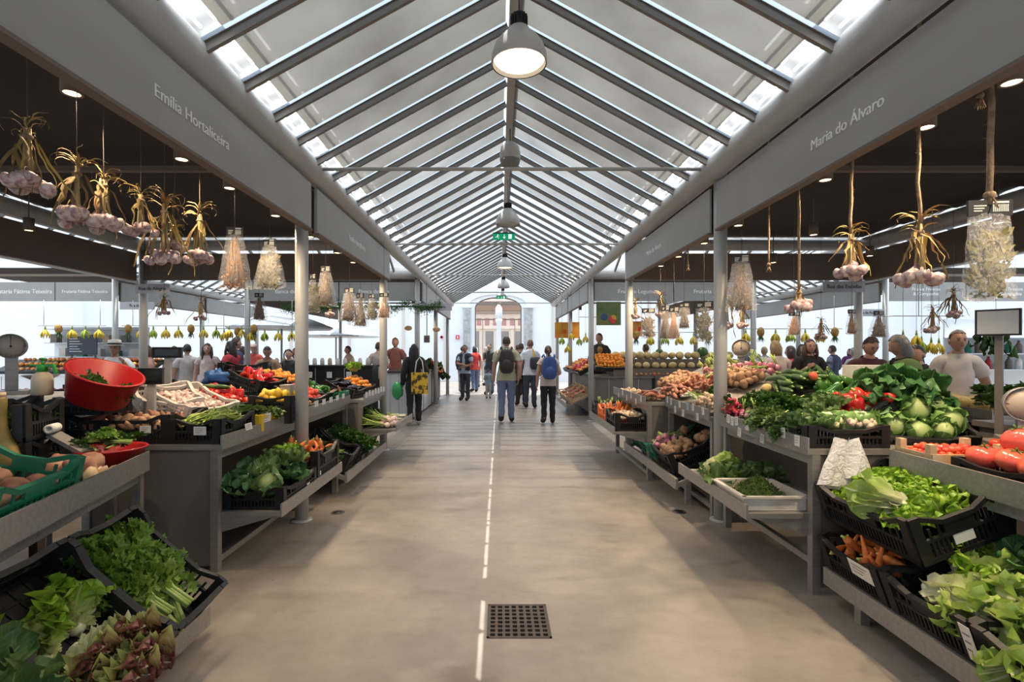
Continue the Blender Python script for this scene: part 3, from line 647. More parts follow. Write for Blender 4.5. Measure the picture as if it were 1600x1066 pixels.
def person(name_label, x, y, yaw, h, top=(.5, .5, .5), bottom=(.05, .06, .09), arms=('down', 'down'), hair='short', hairc='brown', skin='fair', stride=.0, sleeve=.55, lean=0, width=1.0, shoes=(.03, .025, .02), face=False, turn=0, nod=0, legs='trousers', z=0, jacket=None, long_hem=0):
    S_ = h/1.76; root = empty('person', name_label, 'person', T(x, y, z) @ RZ(yaw) @ S(S_))
    V = Vector; J = {}; w = width
    J['pelvis'] = (V((0, 0, .96)), .135*w); J['belly'] = (V((0, .01+lean*.1, 1.10)), .130*w); J['chest'] = (V((0, lean*.2, 1.28)), .140*w); J['upper'] = (V((0, -.01+lean*.28, 1.41)), .100*w); J['neck'] = (V((0, lean*.32, 1.49)), .056); J['skull'] = (V((0, .015+lean*.36, 1.575)), .050)
    bones = [('pelvis', 'belly'), ('belly', 'chest'), ('chest', 'upper'), ('upper', 'neck'), ('neck', 'skull')]
    off = V((0, lean*.25, 0))
    for s, sn, ar in ((1, 'r', arms[0]), (-1, 'l', arms[1])):
        e, q = ARMS[ar]; m = lambda p: V((p[0]*s*(1 if abs(p[0]) < .2 else w**.5), p[1], p[2]))+off
        J['sh'+sn] = (V((s*.165*w, -.01, 1.405))+off, .066*w**.5); J['el'+sn] = (m(e), .046*w**.5); J['wr'+sn] = (m(q), .031); d = (m(q)-m(e)).normalized(); J['pa'+sn] = (m(q)+d*.06, .030)
        bones += [('upper', 'sh'+sn), ('sh'+sn, 'el'+sn), ('el'+sn, 'wr'+sn), ('wr'+sn, 'pa'+sn)]
        f = s*stride
        J['hi'+sn] = (V((s*.088*w, f*.02, .88)), .098*w); J['kn'+sn] = (V((s*.095, f*.14+abs(f)*.06, .49)), .062*w**.5); J['an'+sn] = (V((s*.10, f*.26-(.06 if f < 0 else 0), .09+(.04 if f < 0 else 0))), .050); J['to'+sn] = (V((s*.118, f*.26+.15, .045)), .046)
        bones += [('pelvis', 'hi'+sn), ('hi'+sn, 'kn'+sn), ('kn'+sn, 'an'+sn), ('an'+sn, 'to'+sn)]
    names = list(J); idx = {n: i for i, n in enumerate(names)}
    me = bpy.data.meshes.new('b'); me.from_pydata([J[n][0] for n in names], [(idx[a], idx[b]) for a, b in bones], []); o = bpy.data.objects.new('b', me); C.objects.link(o)
    sk = o.modifiers.new('s', 'SKIN'); sk.use_smooth_shade = True; ss = o.modifiers.new('u', 'SUBSURF'); ss.levels = 2; ss.render_levels = 2
    for i, n in enumerate(names):
        r_ = J[n][1]; me.skin_vertices[0].data[i].radius = (r_, r_*.74) if n in ('pelvis', 'belly', 'chest', 'upper') else (r_, r_)
        me.skin_vertices[0].data[i].use_root = (n == 'pelvis')
    dg = bpy.context.evaluated_depsgraph_get(); dg.update(); ev = o.evaluated_get(dg); bm_ = bpy.data.meshes.new_from_object(ev)
    vs = [v.co.copy() for v in bm_.vertices]; ns = [v.normal.copy() for v in bm_.vertices]; fs = [tuple(p.vertices) for p in bm_.polygons]
    bpy.data.objects.remove(o); bpy.data.meshes.remove(bm_); bpy.data.meshes.remove(me)
    B = [(a, b, J[a][0], J[b][0], (J[a][1]+J[b][1])/2) for a, b in bones]
    cls = []
    for p in vs:
        best = min(((lambda td: (td[1]-br, a, b, td[0]))(seg(p, pa, pb)) for a, b, pa, pb, br in B), key=lambda q: q[0]); cls.append(best[1:])
    def region(f): return [f(p, *c) for p, c in zip(vs, cls)]
    slv = lambda a, b, t: (a[:2] == 'sh' and t < (sleeve if sleeve < 1 else 2)) or (sleeve >= 1 and a[:2] == 'el' and t < .92) or b[:2] == 'sh'
    hem = .86-long_hem
    R_top = region(lambda p, a, b, t: (p.z > hem and a in ('pelvis', 'belly', 'chest') and not (b[:2] == 'hi' and p.z < hem)) or (a == 'upper' and b == 'neck' and t < .55) or slv(a, b, t) or (a == 'pelvis' and p.z > hem) or (a[:2] == 'hi' and p.z > hem))
    cut = {'trousers': .97, 'shorts': .45}.get(legs, .97)
    R_leg = region(lambda p, a, b, t: (a == 'pelvis' and p.z < 1.0) or (b[:2] == 'hi') or a[:2] == 'hi' or (a[:2] == 'kn' and (t < .985 if legs == 'trousers' else t < .02)))
    R_sho = region(lambda p, a, b, t: a[:2] == 'an' or (a[:2] == 'kn' and t > .95))
    def shell(R_, d, name, m_, lo=None):
        keep = [f for f in fs if (any(R_[i] for i in f) if lo else all(R_[i] for i in f)) and (lo is None or all(cls[i][0][:2] not in ('wr', 'kn') for i in f))]; u = sorted({i for f in keep for i in f}); mp = {i: k for k, i in enumerate(u)}
        g = MB(); pv = {i: vs[i]+ns[i]*(d+.004*math.sin(vs[i].z*38+vs[i].x*25)+.003*math.sin(vs[i].x*60+vs[i].z*21)) for i in u}
        if lo:
            for i in u:
                if cls[i][0] in ('pelvis', 'hir', 'hil') and pv[i].z < lo: pv[i].z = lo
        g.add([pv[i] for i in u], [tuple(mp[i] for i in f) for f in keep], 0, True); return g.build(name, m_, root)
    # head with face, set on the neck; looks along +Y
    hc = J['skull'][0]+V((0, .015, .065)); HM = T(hc) @ RZ(turn) @ RX(-nod)
    def hf(p, d):
        x, y_, z_ = d; sx = 1-.30*max(0, -z_-.1)**1.2; q = Vector((p.x*sx, p.y*(1-.12*max(0, -z_)), p.z))
        if y_ > 0:
            G = lambda cx, cz, s, a: a*math.exp(-((x-cx)**2+(z_-cz)**2)/s**2)
            q.y += G(0, -.18, .13, .024)+G(0, -.02, .10, .010)+G(0, -.78, .22, .012)+G(.32, .06, .14, -.010)+G(-.32, .06, .14, -.010)+G(0, .28, .3, .005)+G(0, -.45, .16, .006)
        return q
    g = MB(); g.add(vs, fs, 0, True); g.ball((0, 0, 0), (.074, .092, .115), 24, 18, M=HM, fn=hf)
    for s in (-1, 1): g.ball((s*.075, -.008, -.005), (.010, .020, .030), 8, 6, M=HM)
    for sn, s in (('r', 1), ('l', -1)):           # fingers
        e, q, pa = J['el'+sn][0], J['wr'+sn][0], J['pa'+sn][0]; d = (q-e).normalized(); side = d.cross(V((1, 0, 0)) if abs(d.x) < .8 else V((0, 0, 1))).normalized(); nrm = side.cross(d)
        for k in range(4):
            L = (.066, .076, .071, .056)[k]; b0 = pa+d*.012+side*(k-1.5)*.0165; g.tube([b0-d*.02, b0+d*L*.35, b0+d*L*.75-nrm*.012*s, b0+d*L*.95-nrm*.026*s], [.0092, .0088, .0078, .005], 6)
        b0 = q+d*.035-side*.024; g.tube([b0, b0-side*.022+d*.022, b0-side*.026+d*.05-nrm*.01*s], [.0105, .0095, .006], 6)
    g.build('body', SKIN[skin], root)
    shell(R_sho, .014, 'shoes', cloth(shoes)); shell(R_leg, .013, 'trousers' if legs == 'trousers' else 'shorts', cloth(bottom)); shell(R_top, .024, 'shirt', cloth(top), hem)
    if jacket:
        Rj = region(lambda p, a, b, t: ((a in ('belly', 'chest') or (a == 'pelvis' and p.z > .93)) or (a == 'upper' and b == 'neck' and t < .4) or b[:2] == 'sh') and not (p.y > .06 and abs(p.x) < .025)); shell(Rj, .036, 'vest', cloth(jacket))
    if face:
        e = MB()
        for s in (-1, 1): e.ball((s*.028, .083, .010), (.011, .006, .006), 8, 6, M=HM); e.bar(HM @ V((s*.014, .092, .030)), HM @ V((s*.044, .080, .030)), .005, .005)
        e.build('eyes', m_eye, root); MB().ball((0, .089, -.052), (.020, .006, .006), 10, 6, M=HM).build('mouth', m_lip, root)
    # hair
    g = MB(); hm = HAIR[hairc]; tmp = MB().ball((0, 0, 0), (.081, .100, .122), 22, 16, fn=lambda p, d: p*(1+.025*math.sin(d.x*17+d.z*13)))
    def keep(d):
        if hair == 'bald': return d.z < .25 and d.z > -.35 and d.y < -.1
        if hair == 'crop': return d.z > .30+max(0, d.y)*.45 or (d.y < .12 and d.z > -.42)
        return d.z > .22+max(0, d.y)*.42 or (d.y < .10 and d.z > -.55) or (hair in ('long', 'bob', 'hood') and d.y < .34)
    vv = [Vector(p) for p in tmp.v]; dn = [Vector((p.x/.081, p.y/.1, p.z/.122)) for p in vv]
    ff = [f for f in tmp.f if all(keep(dn[i]) for i in f)]
    g.add(vv, ff, 0, True, HM @ T(0, -.004, .006))
    if hair in ('long', 'hood'):
        g.add(*(lambda t: (t.v, t.f))(MB().lathe([(.03, -.30), (.085, -.26), (.095, -.12), (.090, 0), (.07, .06), (.02, .09)], 16, fn=lambda p, a: (p[0]*1.0, p[1]*.62-.045-(.03 if p[2] < -.1 else 0), p[2]))), 0, True, HM)
        for s in (-1, 1): g.tube([HM @ V((s*.074, .01, .04)), HM @ V((s*.085, .035, -.09)), HM @ V((s*.085, .05, -.24))], [.024, .026, .012], 8)
    if hair == 'bob': g.add(*(lambda t: (t.v, t.f))(MB().lathe([(.05, -.15), (.092, -.12), (.095, 0), (.07, .06)], 16, fn=lambda p, a: (p[0], p[1]*.75-.028, p[2]))), 0, True, HM)
    if hair == 'bun': g.ball((0, -.115, .02), (.035, .035, .035), 10, 7, M=HM)
    if hair == 'pony': g.tube([HM @ V((0, -.09, .05)), HM @ V((0, -.14, .0)), HM @ V((0, -.12, -.16))], [.026, .032, .012], 8)
    g.build('hair', hm, root)
    if hair == 'hat':
        g = MB(); g.lathe([(.155, .055), (.16, .058), (.098, .065), (.094, .115), (.085, .15), (.03, .158), (0, .15)], 22, M=HM); g.build('hat', cloth((.72, .68, .60)), root); MB().lathe([(.101, .066), (.099, .10), (.095, .10)], 22, M=HM).build('hat_band', m_ink, root)
    if hair == 'cap':
        g = MB(); g.lathe([(.092, .045), (.092, .08), (.07, .125), (0, .14)], 18, M=HM, fn=lambda p, a: (p[0]*.93, p[1]*1.14, p[2])); g.box(-.06, .06, .08, .17, .045, .055, M=HM); g.build('cap', cloth((.75, .55, .55)), root)
    return root
def backpack(x, y, z, w, h, d, yaw, col, label):
    o = empty('backpack', label, 'backpack', T(x, y, z) @ RZ(yaw)); c = cloth(col)
    MB().ball((0, 0, 0), (w/2, d/2, h/2), 16, 12, fn=lambda p, q: Vector((w/2*math.copysign(abs(q.x)**.55, q.x)*(1-.12*max(0, q.z)), d/2*math.copysign(abs(q.y)**.6, q.y), h/2*math.copysign(abs(q.z)**.6, q.z)))).build('pack', c, o)
    pk = o.children[0]
    MB().ball((0, -d*.42, -h*.16), (w*.36, d*.25, h*.25), 14, 10).build('front_pocket', c, pk)
    for s in (-1, 1): MB().tube([(s*w*.28, d*.3, h*.42), (s*w*.36, d*.75, h*.58), (s*w*.42, d*1.6, h*.50), (s*w*.46, d*1.9, h*.1), (s*w*.44, d*1.1, -h*.3)], .018, 6).build('strap', c, o)
    MB().tube([(-.03, d*.2, h*.48), (-.02, d*.2, h*.56), (.02, d*.2, h*.56), (.03, d*.2, h*.48)], .008, 5).build('grab_loop', m_ink, pk)
    return o
A_ = 'main aisle'
person('man walking away with a dark backpack, khaki shirt and blue jeans', .15, 10.4, 0, 1.80, (.40, .38, .26), (.13, .17, .27), ('back', 'down'), 'crop', 'brown', stride=.10, width=1.12)
backpack(.15, 10.17, 1.28, .30, .50, .16, 0, (.035, .028, .028), 'dark brown backpack on the man in the khaki shirt')
person('woman in black with tote bags, standing by the third left pillar', -1.70, 10.0, .35, 1.63, (.012, .012, .014), (.012, .012, .014), ('bent', 'down'), 'hood', 'black', 'tan', stride=.07, sleeve=1, shoes=(.62, .56, .54), long_hem=.16)
o = empty('tote_bag', 'yellow patterned tote bag held by the woman in black', 'bag', T(-1.56, 9.78, .87) @ RZ(.15))
MB().box(-.16, .16, -.04, .04, -.22, .20).build('bag_body', mat('yellow_print', (.06, .05, .02), .7, 0, (.78, .48, .03), 11, ramp=(.42, .52)), o)
for s in (-1, 1): MB().tube([(-.09, s*.04, .2), (-.06, s*.03, .42), (0, s*.02, .50), (.05, s*.03, .42), (.08, s*.04, .2)], .012, 6).build('handle', m_paper, o)
o = tag(MB().ball((0, 0, 0), (.11, .08, .17), 12, 9, amp=.3, freq=9).build('green_bag', mat('green_film', (.03, .30, .09), .35), None, T(-2.02, 9.9, .70)), 'shiny green plastic bag hanging beside the woman in black', 'bag')
person('man in dark sleeveless vest over a pale blue shirt, arms folded', -1.02, 15.0, PI*.86, 1.67, (.36, .46, .60), (.035, .042, .060), ('cross', 'front'), 'short', 'black', 'tan', sleeve=.6, jacket=(.020, .022, .030), face=True, turn=.5)
person('man in a pale shirt with a yellow strap, walking away', .80, 12.9, -.15, 1.78, (.58, .62, .72), (.030, .036, .062), ('down', 'down'), 'short', 'auburn', stride=.12, width=1.05)
o = empty('shoulder_bag', 'dark shoulder bag on a yellow strap, on the pale-shirted man', 'bag', T(.92, 12.70, 1.18)); MB().ball((0, 0, 0), (.14, .06, .16), 14, 10, fn=lambda p, q: Vector((.14*math.copysign(abs(q.x)**.5, q.x), .06*q.y, .16*math.copysign(abs(q.z)**.5, q.z)))).build('bag_body', cloth((.03, .034, .045)), o); MB().bar((-.02, -.01, .12), (-.06, .02, .36), .055, .012).build('strap', cloth((.72, .48, .05)), o)
person('woman walking away with a blue backpack and black trousers', 1.0, 10.2, .02, 1.60, (.50, .40, .36), (.010, .010, .011), ('bent', 'down'), 'pony', 'brown', stride=.06, sleeve=.12)
backpack(1.01, 9.99, 1.15, .30, .46, .16, 0, (.045, .085, .25), 'blue backpack on the woman in black trousers')
person('small child in a grey-blue top standing alone', -.34, 15.6, 0, .92, (.25, .32, .38), (.38, .36, .36), ('front', 'front'), 'short', 'brown', sleeve=1)
person('woman in a red vest and blue jeans beyond the man in the dark vest', -.88, 18.0, .5, 1.66, (.48, .045, .04), (.10, .14, .24), ('down', 'bent'), 'bob', 'black', stride=.1)
person('man in dark top with hair swept back, far left of the doorway', -1.30, 17.6, -.6, 1.66, (.05, .045, .05), (.24, .22, .21), ('reach', 'down'), 'short', 'black', sleeve=1)
person('young man in a dark shirt behind the khaki man', -.32, 17.0, 2.6, 1.74, (.045, .045, .055), (.12, .15, .22), ('strap', 'down'), 'short', 'black')
person('person in dark navy behind the pale-shirted man', .62, 16.4, .3, 1.70, (.04, .05, .08), (.030, .032, .04), ('down', 'down'), 'short', 'brown')
person('dark-trousered companion half hidden by the pale-shirted man', .60, 13.6, .2, 1.70, (.05, .04, .04), (.022, .020, .022), ('down', 'down'), 'short', 'brown')
for k, (x, y, c, hr, lab) in enumerate(((-.95, 20.5, (.72, .68, .60), 'white', 'white-haired person in cream'), (-.55, 21.5, (.40, .48, .62), 'grey', 'grey-haired person in light blue'), (.35, 20.4, (.66, .55, .55), 'blond', 'blond person in pale pink'), (.75, 21.3, (.6, .6, .62), 'brown', 'brown-haired person in white'), (1.15, 20.0, (.35, .12, .11), 'brown', 'person in dull red'), (-1.4, 21.2, (.16, .22, .36), 'black', 'person in blue'))):
    person(lab+' in the bright doorway crowd', x, y, (k*1.3) % 6, 1.62+.04*(k % 3), c, (.16, .17, .22), ('down', 'bent'), 'short', hr)
# vendors and shoppers behind the right stall
person('grey-haired vendor in a white T-shirt, sleeves rolled, facing the aisle', 4.96, 5.4, PI*.80, 1.72, (.66, .62, .62), (.06, .06, .08), ('down', 'bent'), 'crop', 'grey', face=True, turn=.25, width=.92, sleeve=.5)
person('young man in a maroon top looking down at the till', 4.33, 5.9, PI*.92, 1.66, (.085, .030, .040), (.03, .03, .04), ('front', 'front'), 'short', 'black', sleeve=1, face=True, nod=.45, lean=.3, turn=.15)
person('grey-haired woman in a dark top and green vest, seen from the side', 4.12, 5.1, PI*.42, 1.66, (.022, .020, .020), (.03, .03, .03), ('front', 'front'), 'bob', 'grey', sleeve=1, nod=.35, jacket=(.16, .24, .09))
person('person with dark hair bent down behind the grey-haired woman', 5.0, 5.95, PI*.6, 1.56, (.03, .03, .03), (.03, .03, .03), ('down', 'down'), 'short', 'black', sleeve=1)
person('blond woman in a pale T-shirt, back turned, behind the right stall', 4.22, 7.6, .1, 1.65, (.66, .56, .55), (.1, .12, .2), ('front', 'front'), 'bob', 'blond', sleeve=.5)
person('woman in black with long brown hair and a bag strap', 4.66, 7.5, PI*.93, 1.67, (.012, .012, .013), (.02, .02, .02), ('phone', 'down'), 'long', 'brown', face=True, sleeve=.4)
person('dark-haired woman in pink and black behind the blond woman', 5.1, 8.7, .6, 1.58, (.50, .06, .09), (.03, .03, .03), ('down', 'front'), 'bob', 'brown', sleeve=.4)
for k, (px, d, yh, c, hr, st, lab) in enumerate(((1195, 12.0, 542, (.28, .33, .4), 'blond', 'short', 'fair-haired shopper seen over the oranges'), (1252, 11.0, 538, (.06, .05, .05), 'brown', 'long', 'brown-haired shopper between the two women'), (1302, 12.0, 540, (.045, .05, .09), 'brown', 'short', 'shopper in navy beyond the woman in black'), (1328, 16.0, 545, (.20, .06, .20), 'black', 'bob', 'shopper in a purple top far behind the till'), (1336, 10.4, 543, (.30, .30, .31), 'grey', 'crop', 'grey-haired shopper behind the maroon top'), (1176, 13.0, 537, (.2, .2, .22), 'brown', 'short', 'shopper beside the cream dial scale'), (1010, 12.4, 538, (.35, .3, .3), 'brown', 'short', 'shopper behind the melons'), (937, 12.8, 521, (.02, .02, .022), 'black', 'bun', 'vendor in black behind the oranges'), (1430, 6.6, 541, (.015, .015, .015), 'black', 'long', 'shopper in black beyond the vendor'))):
    q = ad(px, yh, d); person(lab, q.x, d, (0, PI, .5, 2.5)[k % 4], max(1.45, q.z), c, (.06, .07, .1), ('front', 'down'), st, hr, sleeve=1)
# shoppers behind the left stall
person('man in a straw hat and white shirt with backpack straps', -6.0, 7.8, PI*1.12, 1.64, (.72, .74, .78), (.1, .1, .12), ('strap', 'strap'), 'hat', 'black', 'tan', face=True)
person('woman with sunglasses and long dark hair, pale top', -5.72, 9.8, PI*1.1, 1.64, (.62, .50, .46), (.1, .1, .14), ('down', 'down'), 'long', 'brown', face=True, sleeve=.1)
person('woman with very long dark hair in a red dress, seen from the side', -5.15, 9.6, PI*.45, 1.68, (.38, .03, .04), (.2, .03, .03), ('down', 'front'), 'long', 'black', sleeve=.1)
person('man in a navy T-shirt with his back half turned', -5.24, 9.9, -.6, 1.76, (.045, .05, .11), (.05, .05, .07), ('down', 'front'), 'short', 'brown')
person('woman in a pink cap and coral top', -6.1, 12.4, PI*1.1, 1.66, (.70, .12, .09), (.2, .2, .25), ('down', 'down'), 'cap', 'brown', face=True, sleeve=.05)
person('dark-haired vendor bent over behind the tomato crates', -4.35, 9.4, PI*1.1, 1.58, (.30, .20, .13), (.05, .05, .06), ('front', 'front'), 'short', 'black', 'tan', face=True, nod=.5, lean=.3)
for k, (px, d, yh, c, hr, st, lab) in enumerate(((452, 10.2, 546, (.03, .03, .03), 'black', 'short', 'dark-haired figure behind the bent vendor'), (292, 10.0, 538, (.5, .46, .44), 'black', 'short', 'dark-haired shopper beyond the till display'), (232, 9.8, 540, (.45, .25, .2), 'auburn', 'bob', 'auburn-haired shopper beside the dark pillar'), (385, 11.6, 556, (.6, .4, .4), 'auburn', 'short', 'red-haired child beside the pink cap'), (113, 14.0, 538, (.55, .08, .07), 'black', 'short', 'fruit seller in red at the far left'), (106, 13.0, 546, (.55, .45, .45), 'white', 'short', 'white-haired shopper at the far left'), (463, 13.5, 544, (.7, .45, .42), 'blond', 'short', 'shopper in pale pink beyond the left pillar'), (591, 11.9, 535, (.45, .42, .40), 'brown', 'short', 'vendor in grey and red behind the dark counter'), (618, 12.4, 528, (.22, .09, .08), 'auburn', 'bun', 'vendor with a bun behind the second left pillar'), (272, 12.0, 541, (.25, .25, .28), 'brown', 'short', 'shopper half behind the till display'), (545, 13.5, 541, (.5, .35, .3), 'brown', 'short', 'customer beyond the dark counter'), (378, 12.5, 541, (.5, .5, .5), 'brown', 'bob', 'pale shopper farther off behind the navy T-shirt'))):
    q = ad(px, yh, d); person(lab, q.x, d, (PI, .4, 2.2, 0)[k % 4], max(1.05 if 'child' in lab else 1.5, q.z), c, (.06, .07, .1), ('front', 'down'), st, hr, sleeve=.5)
# ---------------------------------------------------------------- produce: one of each kind, copied later
m_potato = mat('potato_skin', (.30, .165, .085), .75, 0, (.42, .26, .15), 14, .3, 60, .18)
m_sweet = mat('sweet_potato_skin', (.30, .11, .07), .7, 0, (.42, .19, .12), 16, .3, 60, .18)
m_pale = mat('pale_root_skin', (.50, .36, .23), .7, 0, (.62, .47, .32), 12, .25, 60, .15)
m_red = mat('tomato_red', (.58, .035, .018), .22, 0, (.66, .07, .03), 5, 0, 30, .12, coat=.3)
m_pinkt = mat('pink_tomato', (.66, .085, .06), .24, 0, (.74, .17, .08), 4, .08, 20, .10, coat=.3)
m_calyx = mat('calyx_green', (.05, .14, .02), .6)
m_rpep = mat('red_pepper', (.42, .012, .010), .18, 0, (.52, .03, .015), 5, 0, 30, .15, coat=.5)
m_gpep = mat('green_pepper', (.022, .11, .014), .2, 0, (.05, .17, .02), 6, 0, 30, .2, coat=.5)
m_carrot = mat('carrot_orange', (.62, .14, .025), .5, 0, (.72, .24, .06), 9, .25, 50, .12, stretch=(1, 6, 1))
m_lemon = mat('lemon_yellow', (.80, .46, .03), .4, 0, (.85, .58, .06), 6, .25, 90, .08)
m_orange = mat('orange_peel', (.78, .24, .02), .4, 0, (.84, .34, .04), 6, .25, 90, .10)
m_apple = mat('apple_skin', (.62, .10, .04), .3, 0, (.72, .42, .10), 4, 0, 30, .12)
m_melon = mat('melon_rind', (.52, .38, .14), .6, 0, (.66, .52, .25), 8, .4, 50, .15)
m_wmelon = mat('watermelon_rind', (.02, .07, .015), .4, 0, (.08, .20, .05), 7, 0, 30, .1, stretch=(1, 1, .15))
m_squash = mat('squash_green', (.045, .065, .012), .45, 0, (.34, .22, .06), 7, .1, 20, .1)
m_onion = mat('onion_pink', (.62, .36, .33), .35, 0, (.78, .62, .55), 5, 0, 30, .1, stretch=(1, 1, .3))
m_ponion = mat('purple_onion', (.36, .05, .13), .3, 0, (.62, .30, .36), 6, 0, 30, .1)
m_garlic = mat('garlic_skin', (.55, .36, .35), .5, 0, (.74, .62, .56), 10, .2, 40, .12, stretch=(1, 1, .3))
m_stalk = mat('dry_stalk', (.34, .24, .11), .8, 0, (.50, .38, .20), 14, .3, 60, .15, stretch=(1, 1, .2))
m_dryleaf = mat('dry_leaf', (.20, .16, .05), .8, 0, (.42, .30, .10), 7, .2, 40, .25)
m_gstalk = mat('green_stalk', (.22, .34, .06), .45, 0, (.42, .52, .16), 6, 0, 30, .15)
m_wstalk = mat('white_stalk', (.62, .66, .42), .4, 0, (.78, .78, .62), 5, 0, 30, .1)
m_bean = mat('bean_pod', (.30, .42, .05), .4, 0, (.46, .56, .12), 5, 0, 30, .18)
m_zuc = mat('courgette_skin', (.018, .055, .012), .3, 0, (.06, .13, .03), 9, 0, 30, .2)
m_radish = mat('radish_red', (.52, .030, .07), .35, 0, (.62, .08, .12), 8, 0, 30, .15)
m_cauli = mat('cauliflower_curd', (.70, .54, .36), .8, 0, (.80, .68, .50), 30, .6, 90)
m_egg = mat('aubergine_skin', (.012, .006, .014), .15, coat=.5)
m_banana = mat('banana_yellow', (.72, .46, .03), .5, 0, (.62, .50, .05), 4, 0, 30, .15)
m_pine = mat('pineapple_skin', (.26, .13, .03), .8, 0, (.42, .26, .07), 24, .6, 60)
m_beet = mat('turnip_skin', (.22, .085, .055), .75, 0, (.44, .26, .16), 9, .3, 40, .15)
m_moss = mat('fine_greens', (.05, .09, .012), .7, 0, (.12, .18, .03), 30, .6, 120)
lf_lett = leafmat('lettuce_leaf', (.70, .72, .34), (.33, .50, .05), (.55, .64, .22), .4, .05, .3, veins=4, edge=(.22, .42, .03), vw=0.1)
lf_rom = leafmat('romaine_leaf', (.80, .80, .58), (.50, .60, .20), (.80, .80, .58), .4, .12, .3, veins=4, edge=(.32, .48, .08), vw=0.12)
lf_lollo = leafmat('red_tipped_leaf', (.70, .70, .44), (.40, .46, .14), (.74, .70, .50), .45, .05, .25, veins=6, edge=(.15, .035, .03), vw=0.12)
lf_celery = leafmat('celery_leaf', (.26, .40, .06), (.13, .255, .03), (.20, .38, .06), .4, .03, .25, veins=5, vw=0.2)
lf_cabb = leafmat('cabbage_leaf', (.36, .50, .18), (.17, .34, .085), (.48, .58, .30), .45, .035, .15, veins=7, vw=0.35)
lf_dcabb = leafmat('dark_cabbage_leaf', (.18, .32, .11), (.050, .155, .045), (.30, .42, .2), .45, .035, .15, veins=7, vw=0.35)
lf_savoy = leafmat('savoy_leaf', (.42, .54, .20), (.085, .20, .055), (.58, .64, .32), .5, .04, .12, veins=8, vw=.8)
lf_kale = leafmat('bluish_greens_leaf', (.24, .34, .10), (.085, .165, .045), (.30, .38, .16), .5, .04, .15, veins=6, vw=0.3)
lf_dark = leafmat('dark_greens_leaf', (.06, .15, .02), (.025, .085, .012), (.10, .2, .04), .45, .03, .2, veins=5)
def leaf_mesh(name, L, w, bend, cup, ruf, m_, nu=4, nv=6, seed=0, wf=None, freq=9, neck=.35, fold=0):
    """a leaf along +Y from the origin, bending up; cup lifts its edges, ruf frills them"""
    r = random.Random(seed); ph = r.uniform(0, 6); vs = []; fs = []
    wf = wf or (lambda v: neck+(1-neck)*math.sin(PI*min(1, v*.62+.0))**1.0 if v < .8 else (neck+(1-neck)*math.sin(PI*.8*.62))*math.sqrt(max(0, 1-((v-.8)/.21)**2)))
    y = z = 0; N = nv
    for j in range(N+1):
        v = j/N; a = bend*v
        if j: y += L/N*math.cos(a); z += L/N*math.sin(a)
        ny, nz = -math.sin(a), math.cos(a)
        for i in range(-nu, nu+1):
            u = i/nu; hw = w/2*max(.06, wf(v))
            k = cup*w*u*u+ruf*abs(u)**2.5*math.sin(freq*v*2+ph+(2 if u > 0 else 0))*(.3+v)+ruf*.6*u*math.sin(freq*v*3.7+ph*2)+ruf*.5*(v**3)*math.sin(u*7+ph)
            vs.append((u*hw*(1-abs(cup)*.35*u*u), y+ny*k, z+nz*k))
    n = 2*nu+1
    for j in range(N):
        for i in range(n-1): fs.append((j*n+i, j*n+i+1, (j+1)*n+i+1, (j+1)*n+i))
    return MB().add(vs, fs, 0, True).mesh(name, m_)
PROTO_Z = -50
def protoM(): return T(0, -50, PROTO_Z)
def solo(name, g, mats): o = g.build(name, mats); o.matrix_world = protoM(); return o
def p_round(name, m_, r, amp=.08, nu=10, nv=7, seed=0, el=(1, 1, 1)):
    return solo(name, MB().ball((0, 0, 0), (r*el[0], r*el[1], r*el[2]), nu, nv, amp=amp, freq=6, seed=seed), m_)
def p_tomato(name, m_, r, flat=.8, lobes=5, la=.05, calyx=True, seed=0):
    fn = lambda p, d: Vector((p.x, p.y, p.z))*(1-la*(.5+.5*math.cos(lobes*math.atan2(d.y, d.x)+seed))*(1-d.z*d.z)**.5) - Vector((0, 0, max(0, d.z)**6*r*.16))
    o = solo(name, MB().ball((0, 0, 0), (r, r, r*flat), 18 if lobes else 12, 10, fn=fn if la else None), m_)
    if calyx:
        g = MB()
        for k in range(5):
            a = k*2*PI/5; c, s = math.cos(a), math.sin(a); t = r*.5; z = r*flat*.86
            g.add([(0, 0, z), (c*t*.5-s*t*.16, s*t*.5+c*t*.16, z+.002), (c*t, s*t, z-.002), (c*t*.5+s*t*.16, s*t*.5-c*t*.16, z+.002)], [(0, 1, 2, 3)])
        g.tube([(0, 0, z-.002), (r*.08, 0, z+r*.22)], r*.06, 5); g.build('calyx', m_calyx, o)
    return o
def p_pepper(name, m_, r, L, lobes=3, seed=0, curve=.2):
    prof = [(.0, 0), (.25, .01), (.55, .06), (.74, .2), (.86, .45), (.98, .7), (.96, .86), (.72, .97), (.3, .95), (0, .90)]
    fn = lambda p, a: (p[0]*(1-.13*(.5+.5*math.cos(lobes*a+seed)))+curve*L*(p[2]/L-.5)**2, p[1]*(1-.13*(.5+.5*math.cos(lobes*a+seed))), p[2]-L/2)
    o = solo(name, MB().lathe([(a*r, b*L) for a, b in prof], 18, fn=fn), m_)
    MB().tube([(curve*L*.2, 0, L*.41), (curve*L*.25, 0, L*.5), (curve*L*.25+r*.15, 0, L*.6)], [r*.22, r*.12, r*.13], 7).build('stem', m_gstalk, o); return o
def p_carrot(name, m_, L, r, bend=0, top=True):
    pts = []; rs = []
    for k in range(8): t = k/7; pts.append((bend*math.sin(t*2.2), L*(t-.5), 0)); rs.append(r*(.6 if k == 0 else 1)*(1-.80*t**1.4)*(1+.05*math.sin(k*5)))
    o = solo(name, MB().tube(pts, rs, 9), m_)
    if top: MB().tube([(0, -L*.5+.003, 0), (0, -L*.5-.018, .004)], [r*.4, r*.25], 6).build('crown', m_gstalk, o)
    return o
